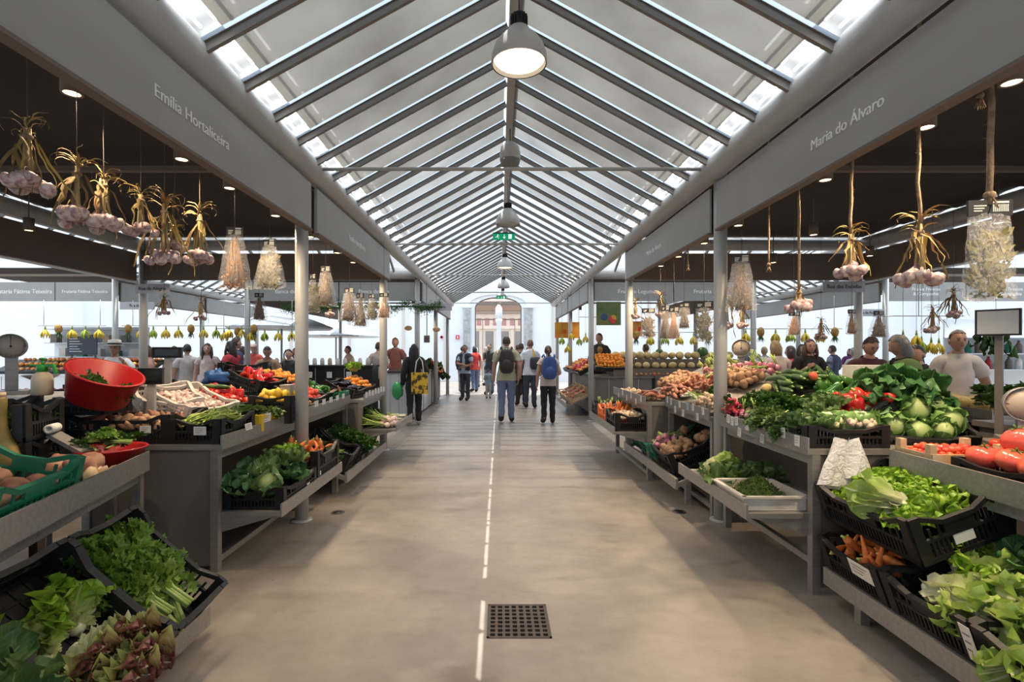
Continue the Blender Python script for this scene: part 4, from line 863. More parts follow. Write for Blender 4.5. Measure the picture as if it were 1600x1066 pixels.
def p_long(name, m_, L, r, bend=.04, tip=.6, stem=None):
    pts = []; rs = []
    for k in range(9): t = k/8; pts.append((bend*math.sin(PI*t), L*(t-.5), 0)); rs.append(r*max(.15, math.sin(PI*(.08+.84*t))**.45)*(tip+(1-tip)*t))
    o = solo(name, MB().tube(pts, rs, 9), m_)
    if stem: MB().tube([(0, L*.49, 0), (0, L*.49+r*.9, r*.2)], [r*.3, r*.22], 6).build('stem', stem, o)
    return o
def p_pod(name, m_, L, seed):
    r = random.Random(seed); pts = []; b = r.uniform(-.02, .03)
    for k in range(5): t = k/4; pts.append((b*math.sin(PI*t), L*(t-.5), .012*math.sin(PI*t)*r.uniform(.3, 1.6)))
    return solo(name, MB().tube(pts, [.003, .0065, .007, .0065, .002], 5), m_)
def p_onion(name, m_, r, stalk=True, L=.25, seed=0):
    o = solo(name, MB().lathe([(0, -.92*r), (.35*r, -.9*r), (.78*r, -.6*r), (r, -.05*r), (.86*r, .45*r), (.5*r, .82*r), (.24*r, 1.1*r), (.16*r, 1.35*r)], 14), m_)
    if stalk:
        g = MB(); rr = random.Random(seed)
        for k in range(4):
            dx, dy = rr.uniform(-.25, .25), rr.uniform(-.25, .25)
            g.tube([(0, 0, 1.2*r), (dx*L*.3, dy*L*.3, 1.2*r+L*.4), (dx*L, dy*L, 1.2*r+L*rr.uniform(.7, 1))], [.008, .007, .003], 5)
        g.build('stalk', m_gstalk, o)
        g = MB()
        for k in range(8): a = rr.uniform(0, 6.3); g.tube([(0, 0, -.9*r), (math.cos(a)*.012, math.sin(a)*.012, -1.05*r-.02)], .0012, 3)
        g.build('root', m_wstalk, o)
    return o
def p_head(name, leaves, core=None, core_m=None, n=14, pitch=(20, 80), r0=.02, seed=0, sc=(1, 1.1), z0=0, up=1):
    """a leafy head: leaves set round a stalk, outer ones flat, inner ones upright. leaves: list of meshes"""
    r = random.Random(seed); o = empty(name, M=protoM())
    for k in range(n):
        t = k/(n-1); M = RZ(k*2.39996+r.uniform(-.2, .2)) @ T(0, r0*(1-t*.7), z0) @ RX(math.radians(pitch[0]+(pitch[1]-pitch[0])*t+r.uniform(-8, 8))) @ RY(r.uniform(-.25, .25)) @ S(r.uniform(*sc)*(1-.25*t))
        link('leaf', r.choice(leaves), o, M)
    if core: core.build('heart' if core_m else 'stalk', core_m or m_wstalk, o)
    return o
def p_flop(name, leaves, n, seed, spread=.5, base_m=None, L=.2):
    """a head lying on its side: butt towards -Y, leaves fanning to +Y"""
    r = random.Random(seed); o = empty(name, M=protoM())
    for k in range(n):
        t = k/(n-1) if n > 1 else 0; a = r.uniform(0, 2*PI); e = spread*(1-.75*t)*r.uniform(.6, 1)
        M = RY(a) @ T(0, 0, .012) @ RX(e) @ RZ(r.uniform(-.15, .15)*spread*2) @ S(r.uniform(.85, 1.1))
        link('leaf', r.choice(leaves), o, M)
    MB().ball((0, 0, 0), (.026, .02, .026), 9, 6).build('butt', base_m or m_wstalk, o); return o
def p_cabbage(name, lm, core_m, r, shape=(1, 1, .88), n=7, seed=0, tip=0, flare=.16):
    """a cabbage: veined heart with shell leaves wrapped round it; tip > 0 makes it pointed"""
    rr = random.Random(seed); o = empty(name, M=protoM())
    f = lambda p, d: Vector((p.x*(1-tip*max(0, d.z)), p.y*(1-tip*max(0, d.z)), p.z*(1+tip*.7*max(0, d.z))))
    MB().ball((0, 0, 0), (r*.93*shape[0], r*.93*shape[1], r*.93*shape[2]), 16, 12, amp=.05, freq=7, seed=seed, fn=f).build('heart', core_m, o)
    shell = MB(); vs = []; fs = []; NU, NV = 4, 7
    for j in range(NV+1):
        v = j/NV; th = PI*(.97-.80*v)
        for i in range(-NU, NU+1):
            u = i/NU; wv = .30+.75*math.sin(PI*min(1, .12+v*.75)); ph = u*wv*(.9 if v < .95 else .6)
            k = r*(1.0+.05*v+flare*max(0, v-.5)**1.5*4*(.4+u*u)+.05*u*u+(.03+flare*.12)*math.sin(u*8+v*9+seed)*(.4+v))
            d = Vector((math.sin(th)*math.sin(ph), math.sin(th)*math.cos(ph), math.cos(th)))
            p = f(Vector((d.x*shape[0], d.y*shape[1], d.z*shape[2]))*k, d)
            vs.append(p)
    w = 2*NU+1
    for j in range(NV):
        for i in range(w-1): fs.append((j*w+i, (j+1)*w+i, (j+1)*w+i+1, j*w+i+1))
    # Generated coordinates must run X across, Y from the base to the tip: lay the shell out so that local Y is its height
    vs = [(p.x, p.z, p.y) for p in vs]; fs = [q[::-1] for q in fs]
    me = shell.add(vs, fs, 0, True).mesh('shell_leaf', lm)
    SW = Matrix(((1, 0, 0, 0), (0, 0, 1, 0), (0, 1, 0, 0), (0, 0, 0, 1)))
    me.transform(Matrix.Identity(4)); flip = MB()
    me2 = me; me2.flip_normals()
    for k in range(n):
        s = 1+.035*(k/n)+rr.uniform(-.01, .02)
        # rotate so local Y becomes world Z (height), local Z becomes world Y
        Rm = RX(PI/2) @ S(1, 1, -1)
        link('leaf', me2, o, RZ(k*2.4+rr.uniform(-.3, .3)) @ Rm @ S(s))
    return o
def spray_mesh(name, m_, L, n, seed, lw=.05, ll=.06):
    """a celery or parsley sprig: a thin stem with small leaflets (one mesh: leaflets are a few pixels)"""
    r = random.Random(seed); g = MB()
    for k in range(n):
        t = .25+.75*k/n; y = L*t; a = r.uniform(0, 6.3); el = r.uniform(-.3, .9); yaw = r.uniform(-1.3, 1.3); q = r.uniform(.7, 1.2)
        M = T(r.uniform(-.01, .01), y, .02*math.sin(t*3)) @ RZ(yaw) @ RY(r.uniform(-.7, .7)) @ RX(el) @ S(q)
        a_, b_ = lw/2, ll
        pts = [(0, 0, 0), (-a_*.7, b_*.35, .004), (-a_*1.1, b_*.62, .010), (-a_*.35, b_*.72, .004), (0, b_*1.05, -.004), (a_*.35, b_*.72, .004), (a_*1.1, b_*.62, .010), (a_*.7, b_*.35, .004), (0, b_*.5, -.003)]
        g.add(pts, [(0, 8, 2, 1), (8, 3, 2), (8, 4, 3), (8, 5, 4), (8, 6, 5), (0, 7, 6, 8)], 0, True, M)
    return g.mesh(name, m_)
def p_bunch(name, leafmeshes, nleaf, stalk_m, nst, L, seed, r=.006, spread=.25, tie=True, thick=None):
    """a bunch lying along Y: stalks from -Y, leafy sprigs towards +Y"""
    rr = random.Random(seed); o = empty(name, M=protoM()); g = MB()
    for k in range(nst):
        a = rr.uniform(0, 6.3); e = rr.uniform(0, 1)**.5; x, z = math.cos(a)*e, math.sin(a)*e
        q = thick or r
        g.tube([(x*r*3.5, -L*.42, z*r*2.5), (x*r*3, -L*.1, z*r*2.5), (x*spread*L*.35, L*.25, z*spread*L*.3+.01)], [q*1.2, q, q*.5], 6)
    g.build('stalks' if nst > 1 else 'stalk', stalk_m, o)['kind'] = 'stuff'
    for k in range(nleaf):
        M = T(rr.uniform(-1, 1)*spread*L*.25, -L*.08+rr.uniform(-.05, .25)*L, rr.uniform(-.3, .7)*spread*L*.28) @ RZ(rr.uniform(-1, 1)*spread*2) @ RY(rr.uniform(-.8, .8)) @ RX(rr.uniform(-.15, .28)) @ S(rr.uniform(.75, 1.15))
        link('leaf_spray', rr.choice(leafmeshes), o, M)
    return o
def p_radishes(name, seed):
    rr = random.Random(seed); o = empty(name, M=protoM()); me = MB().lathe([(0, -.03), (.002, -.02), (.008, -.012), (.014, 0), (.010, .010), (.003, .014)], 9).mesh('radish', m_radish)
    for k in range(11): link('radish', me, o, T(rr.uniform(-.035, .035), rr.uniform(-.03, .03), rr.uniform(-.01, .03)) @ RX(rr.uniform(1, 2.4)) @ RZ(rr.uniform(0, 6)))
    for k in range(4): link('leaf', LM['dark'][k % 2], o, T(0, .02, 0) @ RZ(rr.uniform(-.5, .5)) @ RX(rr.uniform(-.2, .4)) @ S(.5))
    return o
def p_banana(name, n, seed, L=.17, m_=None):
    rr = random.Random(seed); o = empty(name, M=protoM()); pts = [(0, 0, 0), (.01, 0, -.03), (.045, 0, -.075), (.06, 0, -.12), (.055, 0, -L)]
    me = MB().tube(pts, [.006, .013, .017, .016, .004], 7).mesh('banana', m_ or m_banana)
    for k in range(n): link('banana', me, o, RZ(k*2*PI/n*.9+rr.uniform(-.15, .15)) @ S(rr.uniform(.9, 1.1)))
    MB().tube([(0, 0, .06), (0, 0, -.01)], [.008, .016], 7).build('stem', m_gstalk, o); return o
def p_pineapple(name):
    o = empty(name, M=protoM()); MB().ball((0, 0, 0), (.058, .058, .085), 14, 10, amp=.04, freq=30).build('fruit', m_pine, o); g = MB()
    for k in range(16):
        a = k*2.4; e = .25+.6*(k/16); c, s = math.cos(a), math.sin(a); h = .12*(1.1-.4*k/16)
        g.add([(c*.02-s*.012, s*.02+c*.012, .07), (c*.02+s*.012, s*.02-c*.012, .07), (c*(.02+e*h), s*(.02+e*h), .07+h)], [(0, 1, 2)])
    tag(g.build('crown', lf_dark, o), kind='stuff'); return o
def p_cauli(name, lm, seed):
    rr = random.Random(seed); o = empty(name, M=protoM()); g = MB()
    for k in range(26):
        t = (k+.5)/26; th = math.acos(1-t*1.0); a = k*2.4; d = Vector((math.sin(th)*math.cos(a), math.sin(th)*math.sin(a), math.cos(th)))
        g.ball(d*.058, .024, 8, 5, amp=.2, freq=20, seed=k)
    tag(g.build('curd', m_cauli, o), kind='stuff')
    for k in range(7): link('leaf', rr.choice(lm), o, RZ(k*.9) @ T(0, .035, -.05) @ RX(rr.uniform(.7, 1.2)) @ S(.6))
    return o
LM = {
 'lett': [leaf_mesh('leaf', .16, .15, b, .12, .026, lf_lett, 6, 18, k, freq=8) for k, b in enumerate((.9, 1.3, .5))],
 'rom': [leaf_mesh('leaf', .24, .13, b, .25, .014, lf_rom, 5, 14, k, freq=6, neck=.45) for k, b in enumerate((.35, .15, .6))],
 'lollo': [leaf_mesh('leaf', .16, .15, b, .15, .028, lf_lollo, 6, 18, k, freq=8) for k, b in enumerate((1.0, .6))],
 'cabb': [leaf_mesh('leaf', .22, .20, b, .2, .014, lf_cabb, 4, 7, k, freq=7) for k, b in enumerate((1.0, .6))],
 'dcabb': [leaf_mesh('leaf', .25, .22, b, .15, .018, lf_dcabb, 6, 12, k, freq=6) for k, b in enumerate((.9, .5, 1.2))],
 'savoy': [leaf_mesh('leaf', .21, .20, b, .2, .014, lf_savoy, 5, 8, k, freq=9) for k, b in enumerate((1.1, .7))],
 'kale': [leaf_mesh('leaf', .16, .11, b, .2, .016, lf_kale, 4, 7, k, freq=10) for k, b in enumerate((.8, .3, -.5))],
 'dark': [leaf_mesh('leaf', .15, .07, b, .2, .01, lf_dark, 3, 6, k, freq=8) for k, b in enumerate((.7, -.6, .2))],
 'strap': [leaf_mesh('leaf', .30, .05, b, .3, .006, lf_rom, 3, 7, k, wf=lambda v: 1-.5*v*v if v < .99 else .2) for k, b in enumerate((.3, -.5))],
}
SP = {'cel': [spray_mesh('leaf_spray', lf_celery, .17, 13, k) for k in range(3)], 'dk': [spray_mesh('leaf_spray', lf_dark, .14, 15, k+5, .035, .04) for k in range(3)], 'bl': [spray_mesh('leaf_spray', lf_kale, .13, 13, k+9, .05, .05) for k in range(3)]}
P = {}
def protos(key, fn, n=3): P[key] = [fn(k) for k in range(n)]
protos('potato', lambda k: p_round('potato', m_potato, .033, .35, 10, 7, k, (1, 1.35-.1*k, .85)))
protos('sweet', lambda k: p_long('sweet_potato', m_sweet, .17, .030, .02*k, .7))
protos('turnip', lambda k: solo('turnip', MB().lathe([(.002, -.10), (.004, -.075), (.010, -.05), (.028, -.034), (.044, -.008), (.043, .012), (.030, .030), (.014, .036), (.012, .046), (.006, .05)], 14, fn=lambda p, a: (p[0]*(1+.05*math.sin(3*a+k))+(.02 if p[2] < -.06 else 0)*(k+.4), p[1]*(1+.06*math.cos(2*a)), p[2])), m_beet), 2)
protos('root', lambda k: p_round('pale_root', m_pale, .026, .35, 9, 6, k+4, (1, 1.5, .85)))
protos('garlicb', lambda k: solo('garlic_bulb', MB().lathe([(0, -.020), (.014, -.019), (.024, -.004), (.022, .008), (.010, .020), (.004, .035), (.003, .045)], 10, fn=lambda p, a: (p[0]*(1+.08*math.cos(5*a)), p[1]*(1+.08*math.cos(5*a)), p[2])), m_garlic), 2)
protos('btom', lambda k: p_tomato('large_tomato', m_pinkt, .052, .84, 5+k, .07, True, k))
protos('tom', lambda k: p_tomato('tomato', m_red, .034, .86, 0, 0, True), 2)
protos('ctom', lambda k: p_tomato('cherry_tomato', m_red, .019, .95, 0, 0, True), 1)
protos('rpep', lambda k: p_pepper('red_pepper', m_rpep, .040, .135, 3, k, .3))
protos('gpep', lambda k: p_pepper('green_pepper', m_gpep, .034, .13, 3, k, .3))
protos('carrot', lambda k: p_carrot('carrot', m_carrot, .19-.02*k, .021, .012*(k-1)))
protos('lemon', lambda k: solo('lemon', MB().lathe([(0, -.042), (.008, -.038), (.022, -.024), (.029, 0), (.022, .024), (.008, .038), (0, .043)], 12), m_lemon), 1)
protos('orange', lambda k: p_round('orange', m_orange, .036, .03, 12, 9, k), 1)
protos('apple', lambda k: p_tomato('apple', m_apple, .034, .9, 0, 0, False), 1)
protos('melon', lambda k: p_round('melon', m_melon, .075, .04, 14, 10, k, (1, 1.15, .95)), 2)
protos('wmelon', lambda k: p_round('watermelon', m_wmelon, .12, .02, 16, 12, k, (1, 1.15, 1)), 1)
protos('onion', lambda k: p_onion('spring_onion', m_onion, .032, True, .30, k))
protos('ponion', lambda k: p_onion('purple_onion', m_ponion, .030, True, .12, k), 2)
protos('bean', lambda k: p_pod('green_bean', m_bean, .17-.015*k, k), 4)
protos('zuc', lambda k: p_long('courgette', m_zuc, .20, .023, .015*k, .75, m_gstalk))
protos('egg', lambda k: p_long('aubergine', m_egg, .17, .036, .02, .6, m_gstalk), 1)
protos('lett', lambda k: p_head('lettuce', LM['lett'], n=15, pitch=(8, 78), seed=k))
protos('rom', lambda k: p_flop('romaine_head', LM['rom'], 14, k, .30))
protos('lollo', lambda k: p_flop('red_tipped_lettuce', LM['lollo'], 15, k+3, .75))
protos('lettflop', lambda k: p_flop('loose_lettuce', LM['lett'], 14, k+6, .6), 2)
core_c = mat('cabbage_heart', (.34, .46, .16), .45, 0, (.46, .56, .26), 9, .3, 25, .08)
core_s = mat('savoy_heart', (.30, .40, .12), .5, 0, (.44, .52, .22), 14, .8, 28, .08)
protos('cabb', lambda k: p_cabbage('white_cabbage', lf_cabb, core_c, .085, (1, 1, .86), 5, k, 0, .26), 2)
protos('point', lambda k: p_cabbage('pointed_cabbage', lf_cabb, core_c, .075, (.95, .95, 1.15), 6, k, .55), 2)
protos('savoy', lambda k: p_cabbage('savoy_cabbage', lf_savoy, core_s, .080, (1, 1, .85), 5, k, 0, .5), 2)
protos('dcabb', lambda k: p_head('dark_loose_cabbage', LM['dcabb'], n=11, pitch=(5, 75), seed=k+2), 2)
protos('kale', lambda k: p_head('bunch_of_greens', LM['kale'], n=12, pitch=(0, 70), seed=k), 2)
protos('celery', lambda k: p_bunch('celery_bunch', SP['cel'], 13, m_gstalk, 6, .40, k, .007, .45))
protos('parsley', lambda k: p_bunch('herb_bunch', SP['dk'], 11, m_gstalk, 6, .22, k, .003, .6))
protos('bgreen', lambda k: p_bunch('leafy_bunch', SP['bl'], 10, m_gstalk, 5, .22, k, .004, .6), 2)
protos('radish', lambda k: p_radishes('radish_bunch', k), 2)
protos('leek', lambda k: p_bunch('leek_bunch', LM['strap'], 6, m_wstalk, 5, .42, k, .011, .18), 2)
protos('banana', lambda k: p_banana('banana_bunch', 7+2*k, k), 2)
protos('gbanana', lambda k: p_banana('green_banana_bunch', 8, k+4, m_=mat('green_banana', (.30, .40, .04), .5, var=.15)), 1)
protos('pine', lambda k: p_pineapple('pineapple'), 1)
protos('cauli', lambda k: p_cauli('cauliflower', LM['cabb'], k), 2)
# ---------------------------------------------------------------- laying things out in a crate or on a counter
DESC = {'potato': 'brown potato', 'sweet': 'reddish sweet potato', 'turnip': 'pinkish turnip', 'root': 'pale knobbly root', 'garlicb': 'pale garlic bulb', 'btom': 'large ribbed pink tomato', 'tom': 'red tomato', 'ctom': 'small cherry tomato', 'rpep': 'red pepper', 'gpep': 'green pepper',
 'carrot': 'orange carrot', 'lemon': 'yellow lemon', 'orange': 'orange', 'apple': 'red and yellow apple', 'melon': 'tan melon', 'wmelon': 'dark green watermelon', 'onion': 'pink spring onion', 'ponion': 'purple onion', 'bean': 'green bean pod', 'zuc': 'dark courgette', 'egg': 'black aubergine',
 'lett': 'frilly green lettuce', 'rom': 'pale romaine head', 'lollo': 'red-edged lettuce', 'lettflop': 'loose green lettuce', 'cabb': 'white cabbage', 'point': 'pointed cabbage', 'savoy': 'savoy cabbage', 'dcabb': 'dark loose cabbage', 'kale': 'bluish leafy greens', 'celery': 'celery bunch', 'parsley': 'dark herb bunch',
 'bgreen': 'bluish leafy bunch', 'radish': 'radish bunch', 'leek': 'pale leek bunch', 'banana': 'banana bunch', 'gbanana': 'green banana bunch', 'pine': 'pineapple', 'cauli': 'cauliflower'}
CAT = {'potato': 'potato', 'sweet': 'sweet potato', 'turnip': 'turnip', 'root': 'root', 'garlicb': 'garlic', 'btom': 'tomato', 'tom': 'tomato', 'ctom': 'tomato', 'rpep': 'pepper', 'gpep': 'pepper', 'onion': 'onion', 'ponion': 'onion', 'bean': 'bean', 'zuc': 'courgette', 'egg': 'aubergine', 'lett': 'lettuce', 'rom': 'lettuce', 'lollo': 'lettuce', 'lettflop': 'lettuce',
 'cabb': 'cabbage', 'point': 'cabbage', 'savoy': 'cabbage', 'dcabb': 'cabbage', 'kale': 'greens', 'celery': 'celery', 'parsley': 'herb', 'bgreen': 'greens', 'radish': 'radish', 'leek': 'leek', 'banana': 'banana', 'gbanana': 'banana', 'wmelon': 'watermelon', 'pine': 'pineapple', 'cauli': 'cauliflower'}
ROT = {'any': lambda r: RZ(r.uniform(0, 6.28)) @ RX(r.uniform(0, 6.28)), 'up': lambda r: RZ(r.uniform(0, 6.28)) @ RX(r.uniform(-.4, .4)), 'lie': lambda r: RZ(r.uniform(-.5, .5)) @ RY(r.uniform(0, 6.28)), 'side': lambda r: RZ(PI/2+r.uniform(-.4, .4)) @ RY(r.uniform(0, 6.28)),
 'toss': lambda r: RZ(r.uniform(0, 6.28)) @ RX(r.uniform(.6, 2.2)), 'front': lambda r: RZ(r.uniform(-.5, .5)) @ RX(r.uniform(-.15, .15)), 'back': lambda r: RZ(PI+r.uniform(-.5, .5)) @ RX(r.uniform(-.15, .15)), 'lean': lambda r: RZ(r.uniform(-.4, .4)) @ RX(r.uniform(-1.3, -.8)), 'toss2': lambda r: RZ(r.uniform(-.4, .4)-PI/2*1.0) @ RY(r.uniform(0, 6.28)), 'bulbfront': lambda r: RZ(r.uniform(-.6, .6)) @ RY(-1.45+r.uniform(-.3, .3)), 'cup': lambda r: RX(-.9+r.uniform(-.3, .3)) @ RZ(r.uniform(0, 6.28))}
def fit(t):
    for a, b in ((' of ', ', '), (' layer', ''), (' in the ', ' in '), (' on the ', ' on '), (' by the ', ' by '), (' black', ''), (' the ', ' ')):
        if len(t.split()) > 16: t = t.replace(a, b)
    return t
def fill(M, w, l, z, key, nx, ny, where, layers=1, dz=.03, rot='any', jit=.25, sc=1.0, heap=0, skip=0, seed=None, cyc=None):
    """rows run front (+y) to back; returns nothing. where: how to find the pile"""
    r = random.Random(seed if seed is not None else zlib.crc32(('%s%d%d%s' % (key, nx, ny, where)).encode()))
    grp = '%s, %s' % (DESC[key]+('es' if DESC[key].endswith(('tomato', 'potato', 'bunch')) else 's'), where)
    for q in range(layers):
        mx, my = max(1, nx-q), max(1, ny-q)
        for j in range(my):
            for i in range(mx):
                if skip and r.random() < skip: continue
                u, v = (i+.5)/mx-.5, .5-(j+.5)/my; shr = 1-.16*q
                x = u*w*shr+r.uniform(-jit, jit)*w/nx; y = v*l*shr+r.uniform(-jit, jit)*l/ny
                zz = z+q*dz+heap*(1-(2*u)**2)*(1-(2*v)**2)+r.uniform(0, dz*.3)
                lay = '' if layers == 1 else ('lower layer', 'second layer', 'third layer', 'fourth layer')[q]
                pos = ('only one' if mx*my == 1 else '%s of %s row' % (ORD[i], ('front', 'second', 'third', 'fourth', 'fifth', 'sixth', 'seventh', 'eighth', 'ninth', 'tenth', 'eleventh', 'twelfth', 'thirteenth', 'fourteenth', 'fifteenth', 'sixteenth')[j]) if my > 1 else ORD[i]+' in the row')
                if lay: pos += ', '+lay
                place(r.choice(P[key]), M @ T(x, y, zz) @ ROT[rot](r) @ S(sc*r.uniform(.88, 1.12)), fit('%s %s, %s' % (DESC[key], where, pos)), CAT.get(key, key), grp)
# ---------------------------------------------------------------- left, near: sloping crates of celery and lettuce
fL = Vector((1, .06, 0)); RIM = math.radians(42)
def sl(P, f, t, w, l, h, label, m_=None, dense=True): M = crate_M(P, f, t, w, l, h); crate(M, w, l, h, label, m_, dense); return M
M = sl((-1.400, 2.375, .30), fL, RIM, .43, .60, .20, 'sloping black crate full of celery on the low left rack')
wc_ = 'in the sloping black crate on the low left rack'
fill(M @ T(0, .02, 0), .30, .36, .05, 'celery', 3, 3, wc_, 2, .04, 'back', .15, .88)
M = sl((-1.372, 1.93, .30), fL, RIM, .43, .60, .20, 'sloping black crate of lettuces beside the celery crate')
wh = 'in the sloping black crate beside the celery'
fill(M @ T(0, -.02, -.03), .34, .16, .07, 'lettflop', 2, 2, wh, 1, .03, 'back', .15, 1.1, seed=4)
fill(M @ T(-.02, .13, -.02), .36, .22, .08, 'lollo', 3, 2, wh, 1, .05, 'front', .15, 1.2, seed=6)
M = sl((-1.345, 1.485, .30), fL, RIM, .43, .60, .20, 'sloping black mesh crate of dark greens cut by the left frame edge')
fill(M, .34, .5, .06, 'kale', 2, 3, 'in the crate cut by the left frame edge', 1, .04, 'up', .2, 1.3)
# left near counter (local frame: x towards the aisle, y along the lip)
M1 = T(-2.2, 3.14, 0) @ RZ(math.radians(14.9)); zt1 = .79
fg = Vector((math.cos(.26), math.sin(.26), 0))
M = sl((-1.95, 2.14, .985), fg, .22, .62, .42, .19, 'bright green crate of turnips on the near left counter', m_cgreen, False)
fill(M @ T(.0, .03, 0), .5, .30, .065, 'turnip', 4, 2, 'in the bright green crate', 1, .03, 'toss', .2, 1.15)
fill(M @ T(-.16, -.13, 0), .25, .1, .07, 'root', 4, 2, 'at the back of the bright green crate', 1, .02, 'any', .3, .8)
fill(M1 @ T(-.26, -.34, zt1), .26, .22, .07, 'turnip', 2, 2, 'loose on the near left counter by the red bowl', 1, .04, 'toss', .15, 1.6, seed=3)
fill(M1 @ T(-.10, -.36, zt1), .1, .2, .03, 'root', 2, 2, 'loose beside the green crate', 1, .02, 'any', .3, 1.2)
m_redp = mat('red_plastic', (.36, .010, .014), .35)
b = empty('red_bowl', 'red plastic bowl heaped with green herbs on the near left counter', 'bowl', M1 @ T(-.17, -.08, zt1))
MB().lathe([(0, 0), (.12, 0), (.175, .115), (.187, .12), (.182, .127), (.165, .115), (.115, .01), (0, .01)], 28).build('bowl_wall', m_redp, b)
fill(M1 @ T(-.17, -.08, zt1+.12), .20, .20, 0, 'parsley', 2, 3, 'heaped in the red bowl on the near left counter', 1, .03, 'up', .2, .62, .05)
fill(M1 @ T(-.17, -.08, zt1+.17), .18, .18, 0, 'celery', 2, 2, 'on top of the herbs in the red bowl', 1, .02, 'up', .2, .52)
# dark crates, squash and the big red tub behind
for i, (x, y, z, lab) in enumerate(((-2.85, 2.85, .79, 'lower black crate behind the green crate, near left'), (-2.85, 2.85, 1.0, 'upper black crate behind the green crate, near left'), (-3.25, 3.15, .79, 'lower black crate below the spray bottle'), (-3.25, 3.15, 1.0, 'upper black crate below the spray bottle'))):
    crate(flat_M(x, y, z, .26), .42, .36, .205, lab)
fill(flat_M(-2.85, 2.85, 1.0, .26), .3, .25, .06, 'parsley', 2, 2, 'in the upper black crate behind the green crate', 1, .03, 'up')
st = empty('service_table', 'dark service table behind the near left stall', 'table', T(-3.2, 3.1, 0))
MB().box(-.75, .65, -.35, .35, .74, .785).build('tabletop', m_panel, st)
for x in (-.7, .56):
    for y in (-.3, .26): MB().box(x, x+.05, y, y+.05, 0, .74).build('leg', m_panel, st)
o = empty('long_necked_squash', 'long-necked green and yellow squash standing at the left frame edge', 'squash', T(-2.68, 2.68, .79))
MB().lathe([(0, 0), (.05, .005), (.085, .05), (.095, .11), (.075, .17), (.045, .22), (.032, .28), (.028, .36), (.030, .43), (.018, .445)], 20, fn=lambda p, a: (p[0]*(1+.05*math.cos(8*a)), p[1]*(1+.05*math.cos(8*a)), p[2]+.02)).build('fruit', m_squash, o)
MB().lathe([(.02, .46), (.026, .47), (.024, .485), (0, .487)], 12).build('stem', m_pale, o)
o = empty('spray_bottle', 'beige garden spray bottle with a green pump head', 'bottle', T(-3.02, 3.30, 1.205))
MB().lathe([(0, 0), (.05, 0), (.058, .01), (.058, .10), (.05, .135), (.028, .155), (.028, .165), (0, .165)], 20).build('bottle_body', mat('beige_plastic', (.55, .47, .36), .4), o)
m_gr2 = mat('spray_green', (.03, .33, .05), .4)
g = MB(); g.lathe([(.031, .155), (.031, .195), (.022, .205), (0, .205)], 14); g.bar((0, 0, .195), (.075, 0, .20), .028, .02); g.bar((.07, 0, .203), (.095, 0, .14), .018, .016); g.build('pump_head', m_gr2, o)
g = MB(); g.bar((0, 0, .196), (-.09, 0, .20), .010, .010); g.tube([(0, 0, .2), (0, 0, .235)], .008, 6); g.ball((0, 0, .24), (.02, .02, .008)); g.build('nozzle', m_gr2, o)
o = empty('red_tub', 'big red plastic tub tilted towards the aisle with dark herbs in it', 'tub', T(-2.76, 3.42, 1.16) @ RZ(.0) @ RY(.42) @ RX(.10))
MB().lathe([(0, 0), (.165, 0), (.175, .01), (.215, .20), (.228, .205), (.226, .215), (.208, .212), (.165, .02), (0, .015)], 36).build('tub_wall', m_redp, o)
fill(T(-2.70, 3.42, 1.23) @ RZ(.0) @ RY(.42) @ RX(.10), .14, .10, 0, 'parsley', 3, 2, 'inside the big tilted red tub', 1, .02, 'up', .2, .62)
crate(flat_M(-2.84, 3.50, 1.066, .1), .30, .30, .12, 'small dark crate propping up the big red tub')
crate(flat_M(-2.62, 3.62, .864), .74, .44, .20, 'wide black crate of potatoes under the red tub')
fill(flat_M(-2.58, 3.60, .864), .66, .36, .10, 'sweet', 4, 4, 'in the wide crate under the red tub', 2, .04, 'any', .3, .8)
fill(flat_M(-2.50, 3.50, .98), .36, .24, 0, 'potato', 6, 3, 'heaped in the wide crate under the red tub', 2, .035, 'any', .3, .95)
o = empty('board_end', 'grey board with a paper roll lying on it, by the red bowl', 'board', T(-2.66, 2.95, 1.02) @ RZ(-.2) @ RY(.38))
MB().box(0, .30, -.04, .04, -.012, .012).build('board', m_inox, o)
o = empty('paper_roll', 'small white paper roll on the grey board', 'roll', T(-2.62, 2.93, 1.045) @ RZ(.35))
MB().lathe([(.012, -.05), (.026, -.05), (.026, .05), (.012, .05), (.012, -.05)], 16, M=RX(PI/2)).build('paper', m_paper, o)
# ---------------------------------------------------------------- left counter two (x -1.88, z .862)
z2 = .864
M = flat_M(-2.075, 3.63, z2); crate(M, .35, .46, .17, 'black crate of green beans at the near end of the left counter')
fill(M, .28, .38, .12, 'bean', 11, 6, 'in the black crate on the counter end', 2, .022, 'lie', .4, 1.1, .05)
card(T(-2.03, 3.385, .955), .085, .058, 'white and yellow price card on the green bean crate', part=None)
card(T(-2.40, 3.385, .965), .075, .05, 'white price card on the potato crate')
card(T(-1.866, 3.72, .935) @ RZ(PI/2) @ RX(-.2), .10, .05, 'curled price card on the left counter lip by the beans')
M = flat_M(-2.04, 4.10, z2, .08); crate(M, .30, .40, .13, 'yellow crate of leafy greens on the left counter edge', m_cyel, False)
fill(M, .26, .34, .10, 'bgreen', 2, 3, 'in the yellow crate', 1, .03, 'up', .2, .9)
fill(M @ T(0, -.02, .12), .2, .3, 0, 'leek', 2, 1, 'on top of the yellow crate of greens', 1, .02, 'side', .2, .5)
card(T(-1.87, 4.02, .955) @ RZ(PI/2), .14, .075, 'wide white price card hung on the yellow crate')
M = crate_M((-2.28, 4.02, 1.07), (.93, -.36, 0), .30, .44, .52, .14); crate(M, .44, .52, .14, 'milky white crate of garlic, tilted towards the aisle', m_cwhite)
fill(M, .38, .46, .06, 'garlicb', 8, 9, 'in the tilted milky white crate', 2, .025, 'any', .3, 1)
